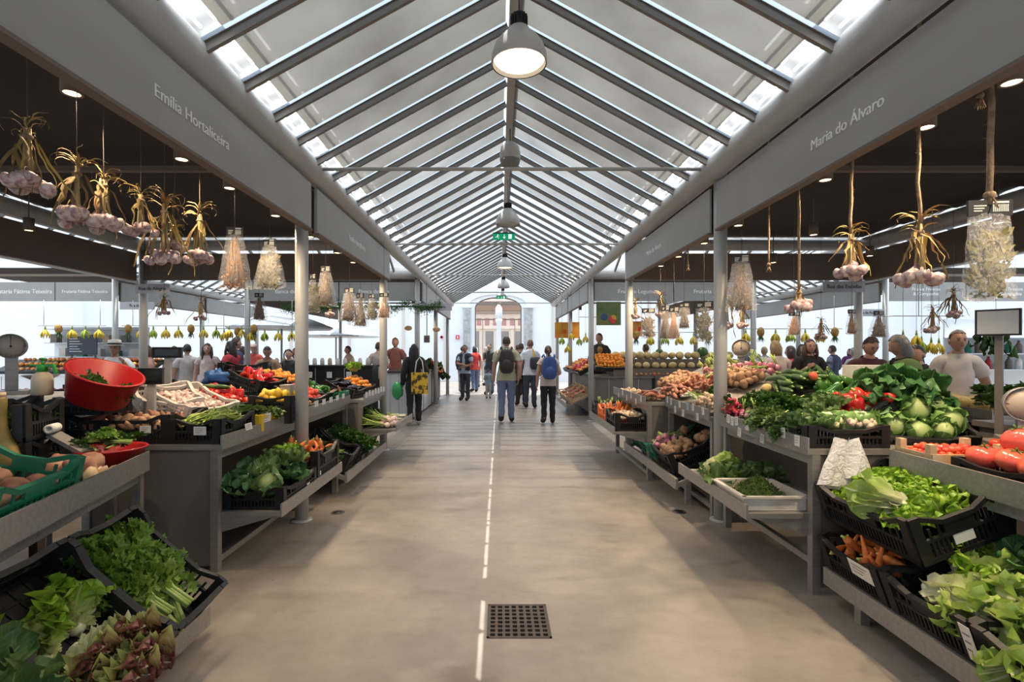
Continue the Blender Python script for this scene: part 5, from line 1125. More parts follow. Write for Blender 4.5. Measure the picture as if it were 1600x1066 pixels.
M = crate_M((-2.55, 3.93, 1.12), (.75, -.66, 0), .30, .40, .40, .14); crate(M, .40, .40, .14, 'second milky white crate with golden roots, left of the garlic', m_cwhite)
fill(M @ T(.05, .08, 0), .2, .2, .06, 'root', 4, 4, 'in the second milky white crate', 2, .02, 'any', .3, .75)
for k, (x, y, z, w, l) in enumerate(((-2.00, 4.50, z2, .36, .30), (-2.48, 4.46, z2, .44, .44), (-2.35, 4.10, z2, .5, .36))):
    crate(flat_M(x, y, z), w, l, .13, ('black crate under the lemons', 'black crate under the red peppers', 'black crate under the garlic')[k])
M = flat_M(-2.00, 4.50, z2+.132); crate(M, .36, .30, .11, 'shallow black crate of lemons before the first left pillar')
fill(M, .30, .24, .06, 'lemon', 5, 4, 'in the shallow black crate by the left pillar', 2, .05, 'any', .2, 1.15)
M = crate_M((-2.30, 4.44, 1.06), (.95, -.3, 0), .25, .46, .46, .14); crate(M, .46, .46, .14, 'black crate of long red peppers, tilted, left of the lemons')
fill(M, .38, .38, .08, 'rpep', 4, 4, 'in the tilted crate left of the lemons', 2, .05, 'any', .3, 1)
place(P['zuc'][0], M @ T(.05, -.02, .20) @ RZ(1.1) @ S(1.1), 'green courgette lying across the long red peppers', 'courgette')
M = flat_M(-1.99, 4.66, z2+.09)
fill(M, .2, .08, .10, 'root', 4, 2, 'heaped by the first left pillar', 2, .025, 'any', .3, .9)
fill(flat_M(-1.93, 4.62, z2+.05), .1, .3, .02, 'bgreen', 1, 2, 'hanging over the left counter edge by the pillar', 1, .02, 'side', .2, .8)
o = tag(MB().box(-.045, .045, -.05, .05, 0, .13).box(-.05, .05, -.055, .055, .13, .14).build('card_box', m_steel, None, T(-1.93, 4.55, 1.05)), 'small grey box fixed to the first left pillar', 'box')
# lower shelf of counter two
M = flat_M(-1.70, 3.76, .402); crate(M, .40, .62, .15, 'black crate of savoy cabbages on the left lower shelf')
wv = 'in the black crate on the left lower shelf'
fill(M @ T(-.02, .0, 0), .16, .40, .14, 'savoy', 1, 3, wv, 1, .06, 'cup', .12, 1.0, .03)
place(P['savoy'][0], M @ T(.06, -.20, .15) @ RX(.95) @ RZ(.6) @ S(1.05), 'big veined savoy cabbage at the near end of the left lower shelf', 'cabbage')
place(P['dcabb'][1], M @ T(-.13, -.06, .12) @ RX(.6) @ RZ(2) @ S(.75), 'dark loose cabbage against the back of the savoy crate', 'cabbage')
place(P['dcabb'][1], M @ T(.10, .04, .13) @ RX(.4) @ RY(.5) @ S(.62), 'dark loose cabbage spilling to the aisle side of the savoy crate', 'cabbage')
fill(M @ T(.02, .1, .08), .2, .2, .12, 'kale', 2, 1, wv, 1, .04, 'up', .15, 1.1)
place(P['lett'][0], M @ T(.02, .22, .24) @ S(.85), 'pale green lettuce behind the savoy cabbages', 'lettuce')
place(P['dcabb'][0], M @ T(-.12, -.22, .10) @ RX(.5) @ S(.7), 'dark loose cabbage at the near end of the savoy crate', 'cabbage')
M = flat_M(-1.70, 4.37, .402); crate(M, .40, .54, .27, 'deep black crate of carrots on the left lower shelf')
fill(M, .32, .46, .22, 'carrot', 6, 3, 'in the deep black crate on the left lower shelf', 2, .03, 'any', .3, 1)
for k, y in enumerate((3.9, 4.15)): card(T(-1.49, y, .45+.03*k) @ RZ(PI/2), .05, .035, 'tiny price card on the left lower shelf, %s' % ('nearer', 'farther')[k], lines=False)
# ---------------------------------------------------------------- left counter three and four
z3 = .877
M = flat_M(-2.05, 5.04, z3); crate(M, .30, .40, .10, 'shallow black crate of pale roots just past the left pillar')
fill(M, .24, .34, .05, 'root', 5, 6, 'in the shallow crate just past the left pillar', 2, .025, 'any', .3, .8)
M = crate_M((-2.0, 5.50, 1.00), (1, -.15, 0), .3, .42, .40, .12); crate(M, .42, .40, .12, 'black crate of tomatoes on the third left counter')
fill(M, .36, .34, .07, 'tom', 5, 5, 'on the third left counter', 2, .05, 'up', .2, 1.25)
M = crate_M((-2.45, 5.45, 1.18), (1, -.15, 0), .3, .46, .40, .12); crate(M, .46, .40, .12, 'black crate of dark red tomatoes behind the others, third left counter')
fill(M, .36, .34, .07, 'rpep', 4, 3, 'behind the tomatoes on the third left counter', 2, .05, 'any', .2, .9)
M = crate_M((-2.02, 5.95, 1.02), (1, -.15, 0), .3, .42, .40, .12); crate(M, .42, .40, .12, 'black crate of green peppers on the third left counter')
fill(M, .34, .34, .07, 'gpep', 4, 3, 'on the third left counter', 2, .04, 'any', .2, .85)
M = crate_M((-2.45, 5.98, 1.15), (1, -.15, 0), .3, .6, .40, .12); crate(M, .6, .40, .12, 'black crate of oranges at the back of the third left counter')
fill(M, .5, .32, .07, 'orange', 6, 4, 'at the back of the third left counter', 2, .05, 'any', .2, .95)
crate(flat_M(-2.05, 6.14, z3), .34, .18, .13, 'small green crate at the end of the third left counter', m_cgreen, False)
fill(flat_M(-2.05, 6.14, z3+.1), .2, .12, .02, 'sweet', 3, 1, 'in the small green crate', 1, .03, 'any', .2, .7)
M = crate_M((-1.84, 6.62, 1.0), (1, -.15, 0), .3, .44, .40, .12); crate(M, .44, .40, .12, 'black crate of aubergines on the fourth left counter')
fill(M, .34, .34, .08, 'egg', 4, 2, 'on the fourth left counter', 2, .05, 'side', .2, .95)
M = crate_M((-1.86, 7.15, 1.0), (1, -.15, 0), .3, .5, .40, .12); crate(M, .5, .40, .12, 'black crate of oranges by the second left pillar')
fill(M, .42, .34, .08, 'orange', 5, 4, 'by the second left pillar', 2, .05, 'any', .2, 1)
place(P['lett'][1], flat_M(-2.1, 7.2, 1.2), 'pale lettuce on top of the oranges, fourth left counter', 'lettuce')
for k in range(7): card(T(-1.706, 6.42+.16*k, .93+.01*(k % 2)) @ RZ(PI/2), .10, .075, 'white price card along the fourth left counter, %s from the near end' % ORD[k], lines=False)
for k in range(5): card(T(-1.866, 5.1+.22*k, .955) @ RZ(PI/2), .10, .06, 'white price card along the third left counter, %s from the near end' % ORD[k], lines=False)
# low rack with greens, lower tray with onions
M = sl((-1.545, 5.36, .43), fL, .40, .46, .52, .20, 'half-empty black crate on the low left rack past the pillar')
fill(M @ T(0, .12, 0), .36, .2, .06, 'bean', 6, 3, 'in the half-empty low left crate', 1, .02, 'lie', .3, 1)
fill(M @ T(0, -.05, 0), .34, .3, .07, 'bgreen', 2, 2, 'in the half-empty low left crate', 1, .03, 'front', .2, 1)
M = sl((-1.56, 5.86, .43), fL, .40, .46, .52, .20, 'black crate of feathery greens on the low left rack')
fill(M, .38, .42, .10, 'parsley', 3, 3, 'in the crate on the low left rack', 1, .04, 'front', .2, 1.2, .05)
fill(M @ T(0, .1, .02), .34, .2, .1, 'leek', 2, 1, 'in the crate of feathery greens', 1, .02, 'back', .2, .8)
M = sl((-1.575, 6.36, .43), fL, .40, .46, .52, .20, 'farthest black crate on the low left rack')
fill(M, .36, .4, .09, 'celery', 2, 2, 'in the farthest low left crate', 1, .04, 'back', .2, .9)
M = flat_M(-1.55, 6.88, .502)
fill(M @ T(.10, -.32, 0), .20, .34, .04, 'onion', 3, 4, 'on the lower tray by the second left pillar', 2, .05, 'bulbfront', .2, 1.15)
fill(M @ T(-.12, -.2, 0), .22, .5, .07, 'parsley', 2, 3, 'beside the pink onions on the lower tray', 1, .04, 'side', .2, 1.2)
fill(M @ T(.02, .2, 0), .3, .5, .05, 'leek', 2, 3, 'on the lower tray by the second left pillar', 1, .03, 'side', .2, .55)
# ---------------------------------------------------------------- right, near
fR = Vector((-1, 0, 0)); TR = .35
M = sl((1.885, 2.72, .41), fR, TR, .46, .60, .21, 'black crate of carrots under the lettuce crate, near right')
fill(M @ T(0, .14, 0), .36, .24, .12, 'carrot', 5, 3, 'in the crate under the lettuce crate', 2, .03, 'any', .3, 1.15)
card(T(1.895, 2.62, .34) @ RZ(-PI/2) @ RX(.35) , .16, .09, 'torn white label on the carrot crate')
M = sl((1.885, 2.24, .41), fR, TR, .46, .60, .21, 'black crate of romaine heads on the low right rack')
fill(M @ T(-.0, .10, .0), .38, .26, .11, 'rom', 3, 2, 'in the crate on the low right rack', 1, .05, 'side', .12, 1.0, .03, seed=11)
fill(M @ T(.0, -.14, -.02), .34, .24, .12, 'lettflop', 2, 2, 'at the back of the romaine crate', 1, .05, 'up', .12, 1.0, .03)
place(P['dcabb'][1], M @ T(-.02, -.22, .14) @ S(.6), 'dark cabbage leaf head at the back of the romaine crate', 'cabbage')
M = sl((1.885, 1.76, .41), fR, TR, .46, .60, .21, 'black crate of pale chicory cut by the right frame edge')
fill(M @ T(-.0, .08, -.04), .40, .3, .11, 'rom', 3, 2, 'in the crate cut by the right frame edge', 1, .05, 'front', .12, 1.0)
card(T(1.875, 1.99, .33) @ RZ(-PI/2) @ RX(.35), .05, .16, 'narrow white label on the crate cut by the frame edge')
M = sl((1.925, 2.70, .695), fR, TR, .68, .46, .23, 'top black crate of frilly lettuce, stacked above the carrots')
fill(M @ T(.02, .0, 0), .56, .34, .085, 'lett', 4, 3, 'in the top black crate, near right', 1, .04, 'up', .12, .80, .05, seed=5)
place(P['rom'][2], M @ T(-.16, .10, .20) @ RZ(-1.2) @ RX(.12) @ S(.95), 'pale romaine head lying on the frilly lettuces', 'lettuce')
card(M @ T(-.345, .0, .07) @ RZ(-PI/2), .10, .05, 'plain card tag on the end of the top lettuce crate', lines=False)
card(M @ T(.12, -.215, .13) , .11, .06, 'foil label inside the top lettuce crate', mat('foil', (.55, .55, .57), .3, .6), lines=False)
# tomatoes on the near right counter
zr1 = .842
M = flat_M(2.52, 2.80, zr1, 0)
ob = empty('wooden_crate', 'small wooden crate of cherry tomatoes on the near right counter', 'crate', M)
m_wood = mat('crate_wood', (.50, .35, .20), .7, 0, (.62, .46, .30), 6, .1, 40, stretch=(1, 8, 8))
g = .19
for x0, x1, y0, y1 in ((-.20, .20, -.122, -.114), (-.20, .20, .114, .122)): MB().box(x0, x1, y0, y1, .02, .10).build('side_board', mat('printed_board', (.62, .50, .36), .7, 0, (.70, .42, .20), 14), ob)
for x0 in (-.204, .196): MB().box(x0, x0+.008, -.122, .122, .02, .10).build('end_board', m_wood, ob)
for x in (-.185, .185):
    for y in (-.10, .10): MB().box(x-.018, x+.018, y-.018, y+.018, 0, .15).build('corner_post', m_wood, ob)
for k in range(4): MB().box(-.2, .2, -.11+.06*k, -.065+.06*k, .018, .024).build('slat', m_wood, ob)
fill(M, .34, .19, .085, 'ctom', 8, 5, 'in the small wooden crate', 2, .022, 'up', .25, 1.05)
M = flat_M(2.70, 2.42, zr1); crate(M, .62, .42, .10, 'shallow black crate of large tomatoes on the near right counter')
fill(M @ T(-.04, .0, 0), .5, .34, .10, 'btom', 4, 3, 'on the near right counter', 1, .1, 'up', .12, 1.45)
fill(M @ T(-.0, .02, .11), .36, .2, .10, 'btom', 3, 1, 'topping the heap on the near right counter', 1, .1, 'up', .12, 1.5)
M = flat_M(2.86, 2.80, zr1); crate(M, .26, .24, .09, 'small black crate of red tomatoes behind the wooden crate')
fill(M, .2, .18, .09, 'tom', 3, 3, 'in the small crate behind the wooden crate', 2, .04, 'up', .2, .9)
# ---------------------------------------------------------------- right counter two
zr2 = .897
o = empty('display_board', 'dark sloping display board on the right counter under the greens', 'board', crate_M((1.93, 3.78, .925), fR, .45, .9, .95, .0))
MB().box(-.30, .48, -.20, .475, -.012, -.004).build('board', m_black, o)
DB = crate_M((1.93, 3.78, .93), fR, .45, .9, .95, 0)
# local: x grows towards the viewer or away? front.cross(up) for a front of -X is +Y: x = depth along the aisle
fill(DB @ T(.40, .40, 0), .22, .12, .05, 'radish', 3, 2, 'at the pillar end of the right counter', 2, .05, 'any', .2, 1.25)
fill(DB @ T(.17, .40, 0), .20, .12, .04, 'ponion', 4, 2, 'beside the radishes', 1, .04, 'any', .25, .8)
fill(DB @ T(.02, .38, 0), .16, .14, .05, 'leek', 2, 1, 'beside the radishes, pale yellow', 1, .03, 'back', .15, .45)
fill(DB @ T(-.25, .36, 0), .5, .2, .03, 'bgreen', 4, 2, 'along the front of the right counter', 2, .035, 'front', .2, .85)
fill(DB @ T(.12, .17, 0), .62, .24, .03, 'parsley', 5, 2, 'in the middle of the right counter', 2, .03, 'front', .2, .9)
fill(DB @ T(-.32, .14, 0), .3, .24, .02, 'kale', 3, 2, 'in the middle of the right counter', 1, .03, 'up', .2, .6)
fill(DB @ T(.34, -.10, 0), .32, .26, .06, 'zuc', 3, 4, 'at the back of the right counter', 2, .045, 'side', .2, 1.2)
place(P['melon'][0], DB @ T(.46, .06, .08) @ S(.5), 'small yellow squash beside the radishes', 'squash')
M = crate_M((2.40, 3.78, 1.16), fR, .4, .34, .34, .12); crate(M, .34, .34, .12, 'black crate of green peppers on the right counter')
fill(M, .28, .28, .08, 'gpep', 3, 3, 'in the crate on the right counter', 3, .04, 'side', .2, 1.1)
M = crate_M((2.33, 3.48, 1.07), fR, .4, .28, .34, .10); crate(M, .28, .34, .10, 'black crate of red peppers beside the cabbage heap')
fill(M, .26, .32, .08, 'rpep', 3, 4, 'beside the cabbage heap', 2, .05, 'any', .2, 1.15)
place(P['btom'][0], DB @ T(.05, -.12, .13) @ S(.6, .6, .9), 'small orange gourd on the herbs', 'gourd')
M = crate_M((2.5, 4.2, 1.26), fR, .15, .4, .3, .12); crate(M, .4, .3, .12, 'black crate of dark courgettes at the back of the right counter')
fill(M, .34, .24, .08, 'zuc', 4, 3, 'in the black crate at the back', 2, .04, 'any', .2, 1)
M = flat_M(2.16, 3.24, zr2); crate(M, .50, .30, .14, 'black crate of cauliflowers at the end of the right counter')
fill(M @ T(.07, -.02, 0), .32, .14, .12, 'cauli', 3, 1, 'in the crate at the end of the right counter', 1, .04, 'front', .1, 1.1)
fill(M @ T(-.14, 0, 0), .2, .22, .09, 'kale', 2, 2, 'beside the cauliflowers', 1, .04, 'up', .1, .8)
# cabbage heap on a sloping rack
M = crate_M((2.62, 3.14, .98), (-.42, -.91, 0), .42, .62, .62, .16); crate(M, .62, .62, .16, 'large sloping black crate of cabbages at the right')
wk = 'in the heap of cabbages at the right'
rk = empty('cabbage_stand', 'dark steel stand under the sloping cabbage crate', 'stand', T(2.85, 3.36, 0))
MB().box(-.30, .34, -.24, .3, .74, .78).build('top', m_panel, rk)
for x in (-.28, .3):
    for y in (-.22, .26): MB().box(x, x+.04, y, y+.04, 0, .74).build('leg', m_panel, rk)
fill(M @ T(.03, .20, 0), .52, .2, .13, 'cabb', 4, 1, wk+', front', 1, .05, 'cup', .1, .85)
fill(M @ T(.08, .04, 0), .42, .16, .17, 'cabb', 3, 1, wk+', middle', 1, .05, 'cup', .1, 1.0)
fill(M @ T(.24, .12, .0), .2, .3, .13, 'point', 2, 2, wk+', beside the red peppers', 1, .05, 'front', .12, .85)
fill(M @ T(.0, -.14, 0), .46, .2, .13, 'dcabb', 3, 1, wk+', back', 1, .04, 'cup', .12, .9, .02)
place(P['dcabb'][0], M @ T(.02, -.10, .22) @ RX(-.7) @ RZ(1) @ S(.95), 'big dark loose cabbage on top of the cabbage heap', 'cabbage')
place(P['dcabb'][1], M @ T(.17, -.04, .19) @ RY(.5) @ RX(-.6) @ S(.85), 'dark loose cabbage leaning left on top of the cabbage heap', 'cabbage')
fill(M @ T(-.2, .06, 0), .2, .3, .16, 'cabb', 1, 2, wk+', right end', 1, .04, 'cup', .1, .95)
# the lower tray: white box of fine herbs, loose greens
M = flat_M(1.74, 3.36, .492)
ob = empty('white_tray', 'shallow white plastic tray of fine green herbs on the right lower shelf', 'tray', M)
m_wtray = mat('white_tray_plastic', (.66, .62, .56), .45, 0, (.58, .53, .47), 9)
g = MB(); w_, l_, h_ = .20, .22, .085
g.box(-w_, w_, -l_, l_, 0, .006)
for s in (-1, 1): g.bar((s*(w_-.01), -l_, .0425), (s*(w_+.008), l_, .0425) if 0 else (s*(w_-.01), l_, .0425), .007, h_); g.bar((-w_, s*(l_-.01), .0425), (w_, s*(l_-.01), .0425), .007, h_)
g.build('tray_body', m_wtray, ob)
g = MB()
for s in (-1, 1): g.bar((s*w_, -l_-.012, h_), (s*w_, l_+.012, h_), .03, .012); g.bar((-w_-.012, s*l_, h_), (w_+.012, s*l_, h_), .03, .012)
g.build('rim', m_wtray, ob)
g = MB(); rr = random.Random(3)
for k in range(2600):
    a, q = rr.uniform(0, 6.283), rr.random()**.6; x, y = q*math.cos(a)*.17, q*math.sin(a)*.19; z = .02+.14*(1-q)**.8+rr.uniform(-.01, .015)
    d = Vector((rr.uniform(-1, 1), rr.uniform(-1, 1), rr.uniform(-.1, 1)))*.016; e = Vector((rr.uniform(-1, 1), rr.uniform(-1, 1), rr.uniform(-.5, .5)))*.006
    p = Vector((x, y, z)); g.add([p-e, p+e, p+d], [(0, 1, 2)])
h2 = MB().lathe([(0, .14), (.05, .12), (.12, .05), (.175, .02)], 20); h2.v += []; o_ = len(g.v)
g.add(h2.v, h2.f, 0, True)
tag(g.build('fine_herbs', m_moss, None, M), 'heap of very fine dark green herbs in the white tray', 'herbs', None, 'stuff')
M = flat_M(1.72, 3.93, .492)
fill(M @ T(-.06, .02, 0), .22, .16, .045, 'rom', 2, 2, 'on the right lower shelf', 2, .05, 'toss2', .15, .8, .0, seed=2)
fill(M @ T(.12, -.02, 0), .3, .26, .05, 'leek', 2, 3, 'on the right lower shelf', 2, .04, 'side', .15, .5)
fill(M @ T(.08, -.20, 0), .5, .16, .03, 'kale', 4, 1, 'on the right lower shelf', 1, .05, 'up', .15, .95)
# plastic bags hung on the counter end
mb = bpy.data.materials.new('thin_plastic'); mb.use_nodes = True; MATS['thin_plastic'] = mb
def thin_plastic(m, op, col=(.82, .82, .86), rough=.22):
    n, l = m.node_tree.nodes, m.node_tree.links; b = n['Principled BSDF']; b.inputs['Base Color'].default_value = (*col, 1); b.inputs['Roughness'].default_value = rough
    tc = n.new('ShaderNodeTexCoord'); nz = n.new('ShaderNodeTexNoise'); nz.inputs['Scale'].default_value = 26; nz.inputs['Detail'].default_value = 3; nz.inputs['Distortion'].default_value = 1.5
    l.new(tc.outputs['Object'], nz.inputs[0]); bp = n.new('ShaderNodeBump'); bp.inputs['Strength'].default_value = .9; bp.inputs['Distance'].default_value = .012; l.new(nz.outputs[0], bp.inputs['Height']); l.new(bp.outputs[0], b.inputs['Normal'])
    tp = n.new('ShaderNodeBsdfTransparent'); mx = n.new('ShaderNodeMixShader'); sb = n.new('ShaderNodeMath'); sb.operation = 'SUBTRACT'; sb.inputs[1].default_value = .5; l.new(nz.outputs[0], sb.inputs[0]); ab = n.new('ShaderNodeMath'); ab.operation = 'ABSOLUTE'; l.new(sb.outputs[0], ab.inputs[0]); mr = n.new('ShaderNodeMapRange'); l.new(ab.outputs[0], mr.inputs[0]); mr.inputs[1].default_value = 0; mr.inputs[2].default_value = .05; mr.inputs[3].default_value = min(1, op+.22); mr.inputs[4].default_value = op
    l.new(mr.outputs[0], mx.inputs[0]); l.new(tp.outputs[0], mx.inputs[1]); l.new(b.outputs[0], mx.inputs[2]); l.new(mx.outputs[0], n['Material Output'].inputs[0]); return m
thin_plastic(mb, .78, (.80, .78, .80))
ms = bpy.data.materials.new('clear_bag_film'); ms.use_nodes = True; thin_plastic(ms, .13, (.9, .9, .92), .12)
o = empty('plastic_bag_bundle', 'bundle of thin white plastic bags hung on the right counter end', 'bags', T(2.10, 3.03, .93))
rr = random.Random(5)
for k in range(5):
    g = MB(); vs = []; fs = []; N1, N2 = 6, 8; w_ = .24+.02*rr.random(); h_ = .25+.05*rr.random(); a = -.55+.28*k
    for j in range(N2+1):
        for i in range(N1+1):
            u, v = i/N1-.5, j/N2; x = u*w_*(.62+.38*min(1, v*2.2)); z = -v*h_; y = -.006*k-.025*math.sin(u*9+k)*v-.02*v
            vs.append((x*math.cos(a)+z*math.sin(a)*.55, y, z*(math.cos(a))+x*math.sin(a)*.4+.03))
    for j in range(N2):
        for i in range(N1): q = j*(N1+1)+i; fs.append((q, q+1, q+N1+2, q+N1+1))
    g.add(vs, fs, 0, True).build('bag', mb, o)
MB().tube([(0, .03, .03), (0, -.03, .03), (0, -.035, .045)], .003, 5).build('hook', m_inox, o)
# price cards along the right counters
rr = random.Random(9)
for k, y in enumerate((3.16, 3.32, 3.42, 3.58, 3.70, 3.80, 3.92, 3.97, 4.04, 4.11)):
    card(T(1.885, y, (.93, .955, .93, .87, .94, .93, .86, .94, .93, .94)[k]) @ RZ(-PI/2) @ RY(rr.uniform(-.2, .2)), .055, .07, 'white price card on the cabbage and radish counter edge, %s from the near end' % ORD[k])
for k, y in enumerate((4.62, 4.75, 4.86, 5.0, 5.12, 5.22, 5.35, 5.48, 5.6)):
    card(T(1.885, y, (.94, .87, .95, .94, .86, .94, .87, .94, .95)[k]) @ RZ(-PI/2) @ RY(rr.uniform(-.2, .2)), .055, .07, 'white price card on the counter edge past the right pillar, %s from the near end' % ORD[k], mat('blue_card', (.35, .55, .68), .7) if k == 3 else None)
for k in range(6): card(T(1.675, 5.9+.22*k, .93-.05*(k % 2)) @ RZ(-PI/2), .055, .07, 'white price card on the far right counter edge, %s from the near end' % ORD[k], lines=False)
# ---------------------------------------------------------------- right counters three and four
o = empty('display_board', 'sloping display board under the potatoes, right side past the pillar', 'board', crate_M((1.93, 5.6, .935), fR, .42, 2.1, .85, .0))
MB().box(-1.05, 1.05, -.42, .42, -.02, -.004).build('board', m_panel, o)
DB = crate_M((1.93, 5.6, .94), fR, .42, 2.1, .85, 0)
fill(DB @ T(-.85, .33, 0), .34, .16, .05, 'root', 5, 3, 'in the front row just past the right pillar', 2, .03, 'any', .3, .85)
fill(DB @ T(-.45, .34, 0), .4, .14, .05, 'leek', 4, 1, 'in the front row past the right pillar', 2, .03, 'side', .2, .42)
fill(DB @ T(-.62, .12, 0), .32, .18, .06, 'parsley', 3, 1, 'standing behind the pale roots', 1, .03, 'lean', .2, .9)
fill(DB @ T(.15, .30, 0), .75, .2, .04, 'sweet', 9, 3, 'in front on the far right counters', 2, .035, 'side', .3, .8)
fill(flat_M(1.83, 6.55, .90), .24, 1.4, .03, 'root', 5, 16, 'along the front of the farthest right counter', 1, .03, 'any', .3, 1)
fill(flat_M(1.83, 6.0, .93), .2, .45, .03, 'sweet', 2, 5, 'on the near end of the farthest right counter', 2, .035, 'side', .3, .8)
fill(DB @ T(-.05, .08, 0), .9, .22, .05, 'sweet', 9, 3, 'in the middle of the far right counters', 2, .035, 'any', .3, .75)
fill(DB @ T(.55, .08, 0), .8, .36, .05, 'potato', 10, 6, 'heaped by the second right pillar', 2, .04, 'any', .3, .95)
fill(DB @ T(-.55, -.12, 0), .7, .26, .06, 'potato', 9, 4, 'heaped behind the sweet potatoes', 2, .04, 'any', .3, 1.05)
fill(DB @ T(.0, -.24, 0), .7, .24, .06, 'ponion', 9, 4, 'at the back of the far right counters', 2, .04, 'any', .3, 1.1)
fill(DB @ T(-.62, -.34, 0), .6, .14, .07, 'ponion', 7, 2, 'behind the potatoes on the right', 2, .04, 'any', .3, 1.1)
M = sl((1.66, 5.16, .475), fR, .42, .48, .52, .21, 'black crate of potatoes on the low right rack past the pillar')
fill(M @ T(0, .08, 0), .40, .32, .12, 'potato', 7, 5, 'in the crate on the low right rack', 2, .05, 'any', .25, 1.1)
fill(M @ T(-.08, -.2, 0), .22, .14, .16, 'potato', 3, 2, 'large, at the back of the low right crate', 1, .05, 'any', .2, 1.7)
fill(M @ T(.26, .12, 0), .10, .26, .18, 'ponion', 2, 3, 'between the green crate and the potato crate', 2, .05, 'any', .25, 1.2)
place(P['turnip'][0], M @ T(.16, -.1, .25) @ S(1.0), 'dark beetroot resting on the potatoes', 'beetroot')
M = sl((1.665, 5.72, .475), fR, .42, .48, .52, .21, 'nearer green crate of leeks on the low right rack', m_cgreen, False)
fill(M, .36, .4, .07, 'leek', 3, 1, 'in the nearer green crate', 1, .03, 'back', .2, .95)
M = sl((1.67, 6.24, .475), fR, .42, .48, .52, .21, 'farther green crate on the low right rack', m_cgreen, False)
fill(M, .36, .4, .07, 'leek', 2, 1, 'in the farther green crate', 1, .03, 'back', .2, .95)
M = flat_M(1.56, 6.06, .562); crate(M, .40, .50, .21, 'black crate of pale roots on the far right lower tray')
fill(M, .32, .42, .14, 'root', 6, 6, 'in the black crate on the far right lower tray', 2, .03, 'any', .3, 1)
M = flat_M(1.56, 6.60, .562); crate(M, .40, .50, .21, 'orange crate on the far right lower tray', m_corange, False)
fill(M, .32, .42, .15, 'carrot', 5, 3, 'in the orange crate on the far right lower tray', 2, .03, 'any', .3, 1)
M = flat_M(1.56, 7.08, .562); crate(M, .40, .40, .21, 'farthest black crate on the far right lower tray')
fill(M, .32, .32, .15, 'ponion', 5, 4, 'in the farthest crate on the lower tray', 1, .03, 'any', .3, 1)
# ---------------------------------------------------------------- things that hang over the stalls
m_rope = mat('jute_rope', (.20, .135, .085), .9, 0, (.32, .23, .145), 40, .4, 120)
m_string = mat('thin_string', (.10, .08, .07), .8)
bulb_m = [MB().lathe([(0, -.024), (.014, -.024), (.027, -.014), (.033, .0), (.030, .012), (.016, .024), (.007, .034), (.006, .05)], 15, fn=lambda p, a: (p[0]*(1+.10*abs(math.cos(3*a))), p[1]*(1+.10*abs(math.cos(3*a))), p[2])).mesh('bulb', mat('garlic_pink', (.30, .16, .19), .5, 0, (.62, .50, .47), 26, .2, 60, .22, stretch=(1.6, 1.6, .18), ramp=(.40, .58)))]  # stretched stripes: pink skin, with crevice shade put into the dark tone
def dry_leaf(seed, m_, hang=False):
    r = random.Random(seed); L = r.uniform(.16, .26); vs = []; fs = []; b = r.uniform(.2, .7) if hang else r.uniform(1.4, 3.4); y = z = 0; W_ = r.uniform(.004, .008)
    for j in range(8):
        a = (.35 if hang else .9)-b*(j/7)**1.3+r.uniform(-.22, .22); y += L/7*math.cos(a); z += L/7*math.sin(a); w = W_*(1-(j/7)**2)+.0012; tw = j*r.uniform(.1, .4)
        x = .012*math.sin(j*r.uniform(.5, 1.1)+seed)
        vs += [(x-w*math.cos(tw), y, z-w*math.sin(tw)), (x, y, z+.003), (x+w*math.cos(tw), y, z+w*math.sin(tw))]
    for j in range(7): q = j*3; fs += [(q, q+1, q+4, q+3), (q+1, q+2, q+5, q+4)]
    return MB().add(vs, fs, 0, True).mesh('leaf', m_)
m_dl2 = mat('dry_leaf_gold', (.27, .155, .045), .8, 0, (.46, .31, .11), 9, .2, 40, .3)
m_dl3 = mat('dry_leaf_brown', (.15, .085, .035), .85, 0, (.30, .19, .08), 11, .2, 40, .3)
DL = {'green': [dry_leaf(k, (m_dryleaf, m_dl3)[k % 3 == 2]) for k in range(6)], 'gold': [dry_leaf(k+9, (m_dl2, m_dryleaf)[k % 3 == 1]) for k in range(6)]}
DH = {'green': [dry_leaf(k+20, (m_dl3, m_dryleaf)[k % 3 == 2], True) for k in range(6)], 'gold': [dry_leaf(k+30, (m_dl2, m_dl3)[k % 2], True) for k in range(6)]}
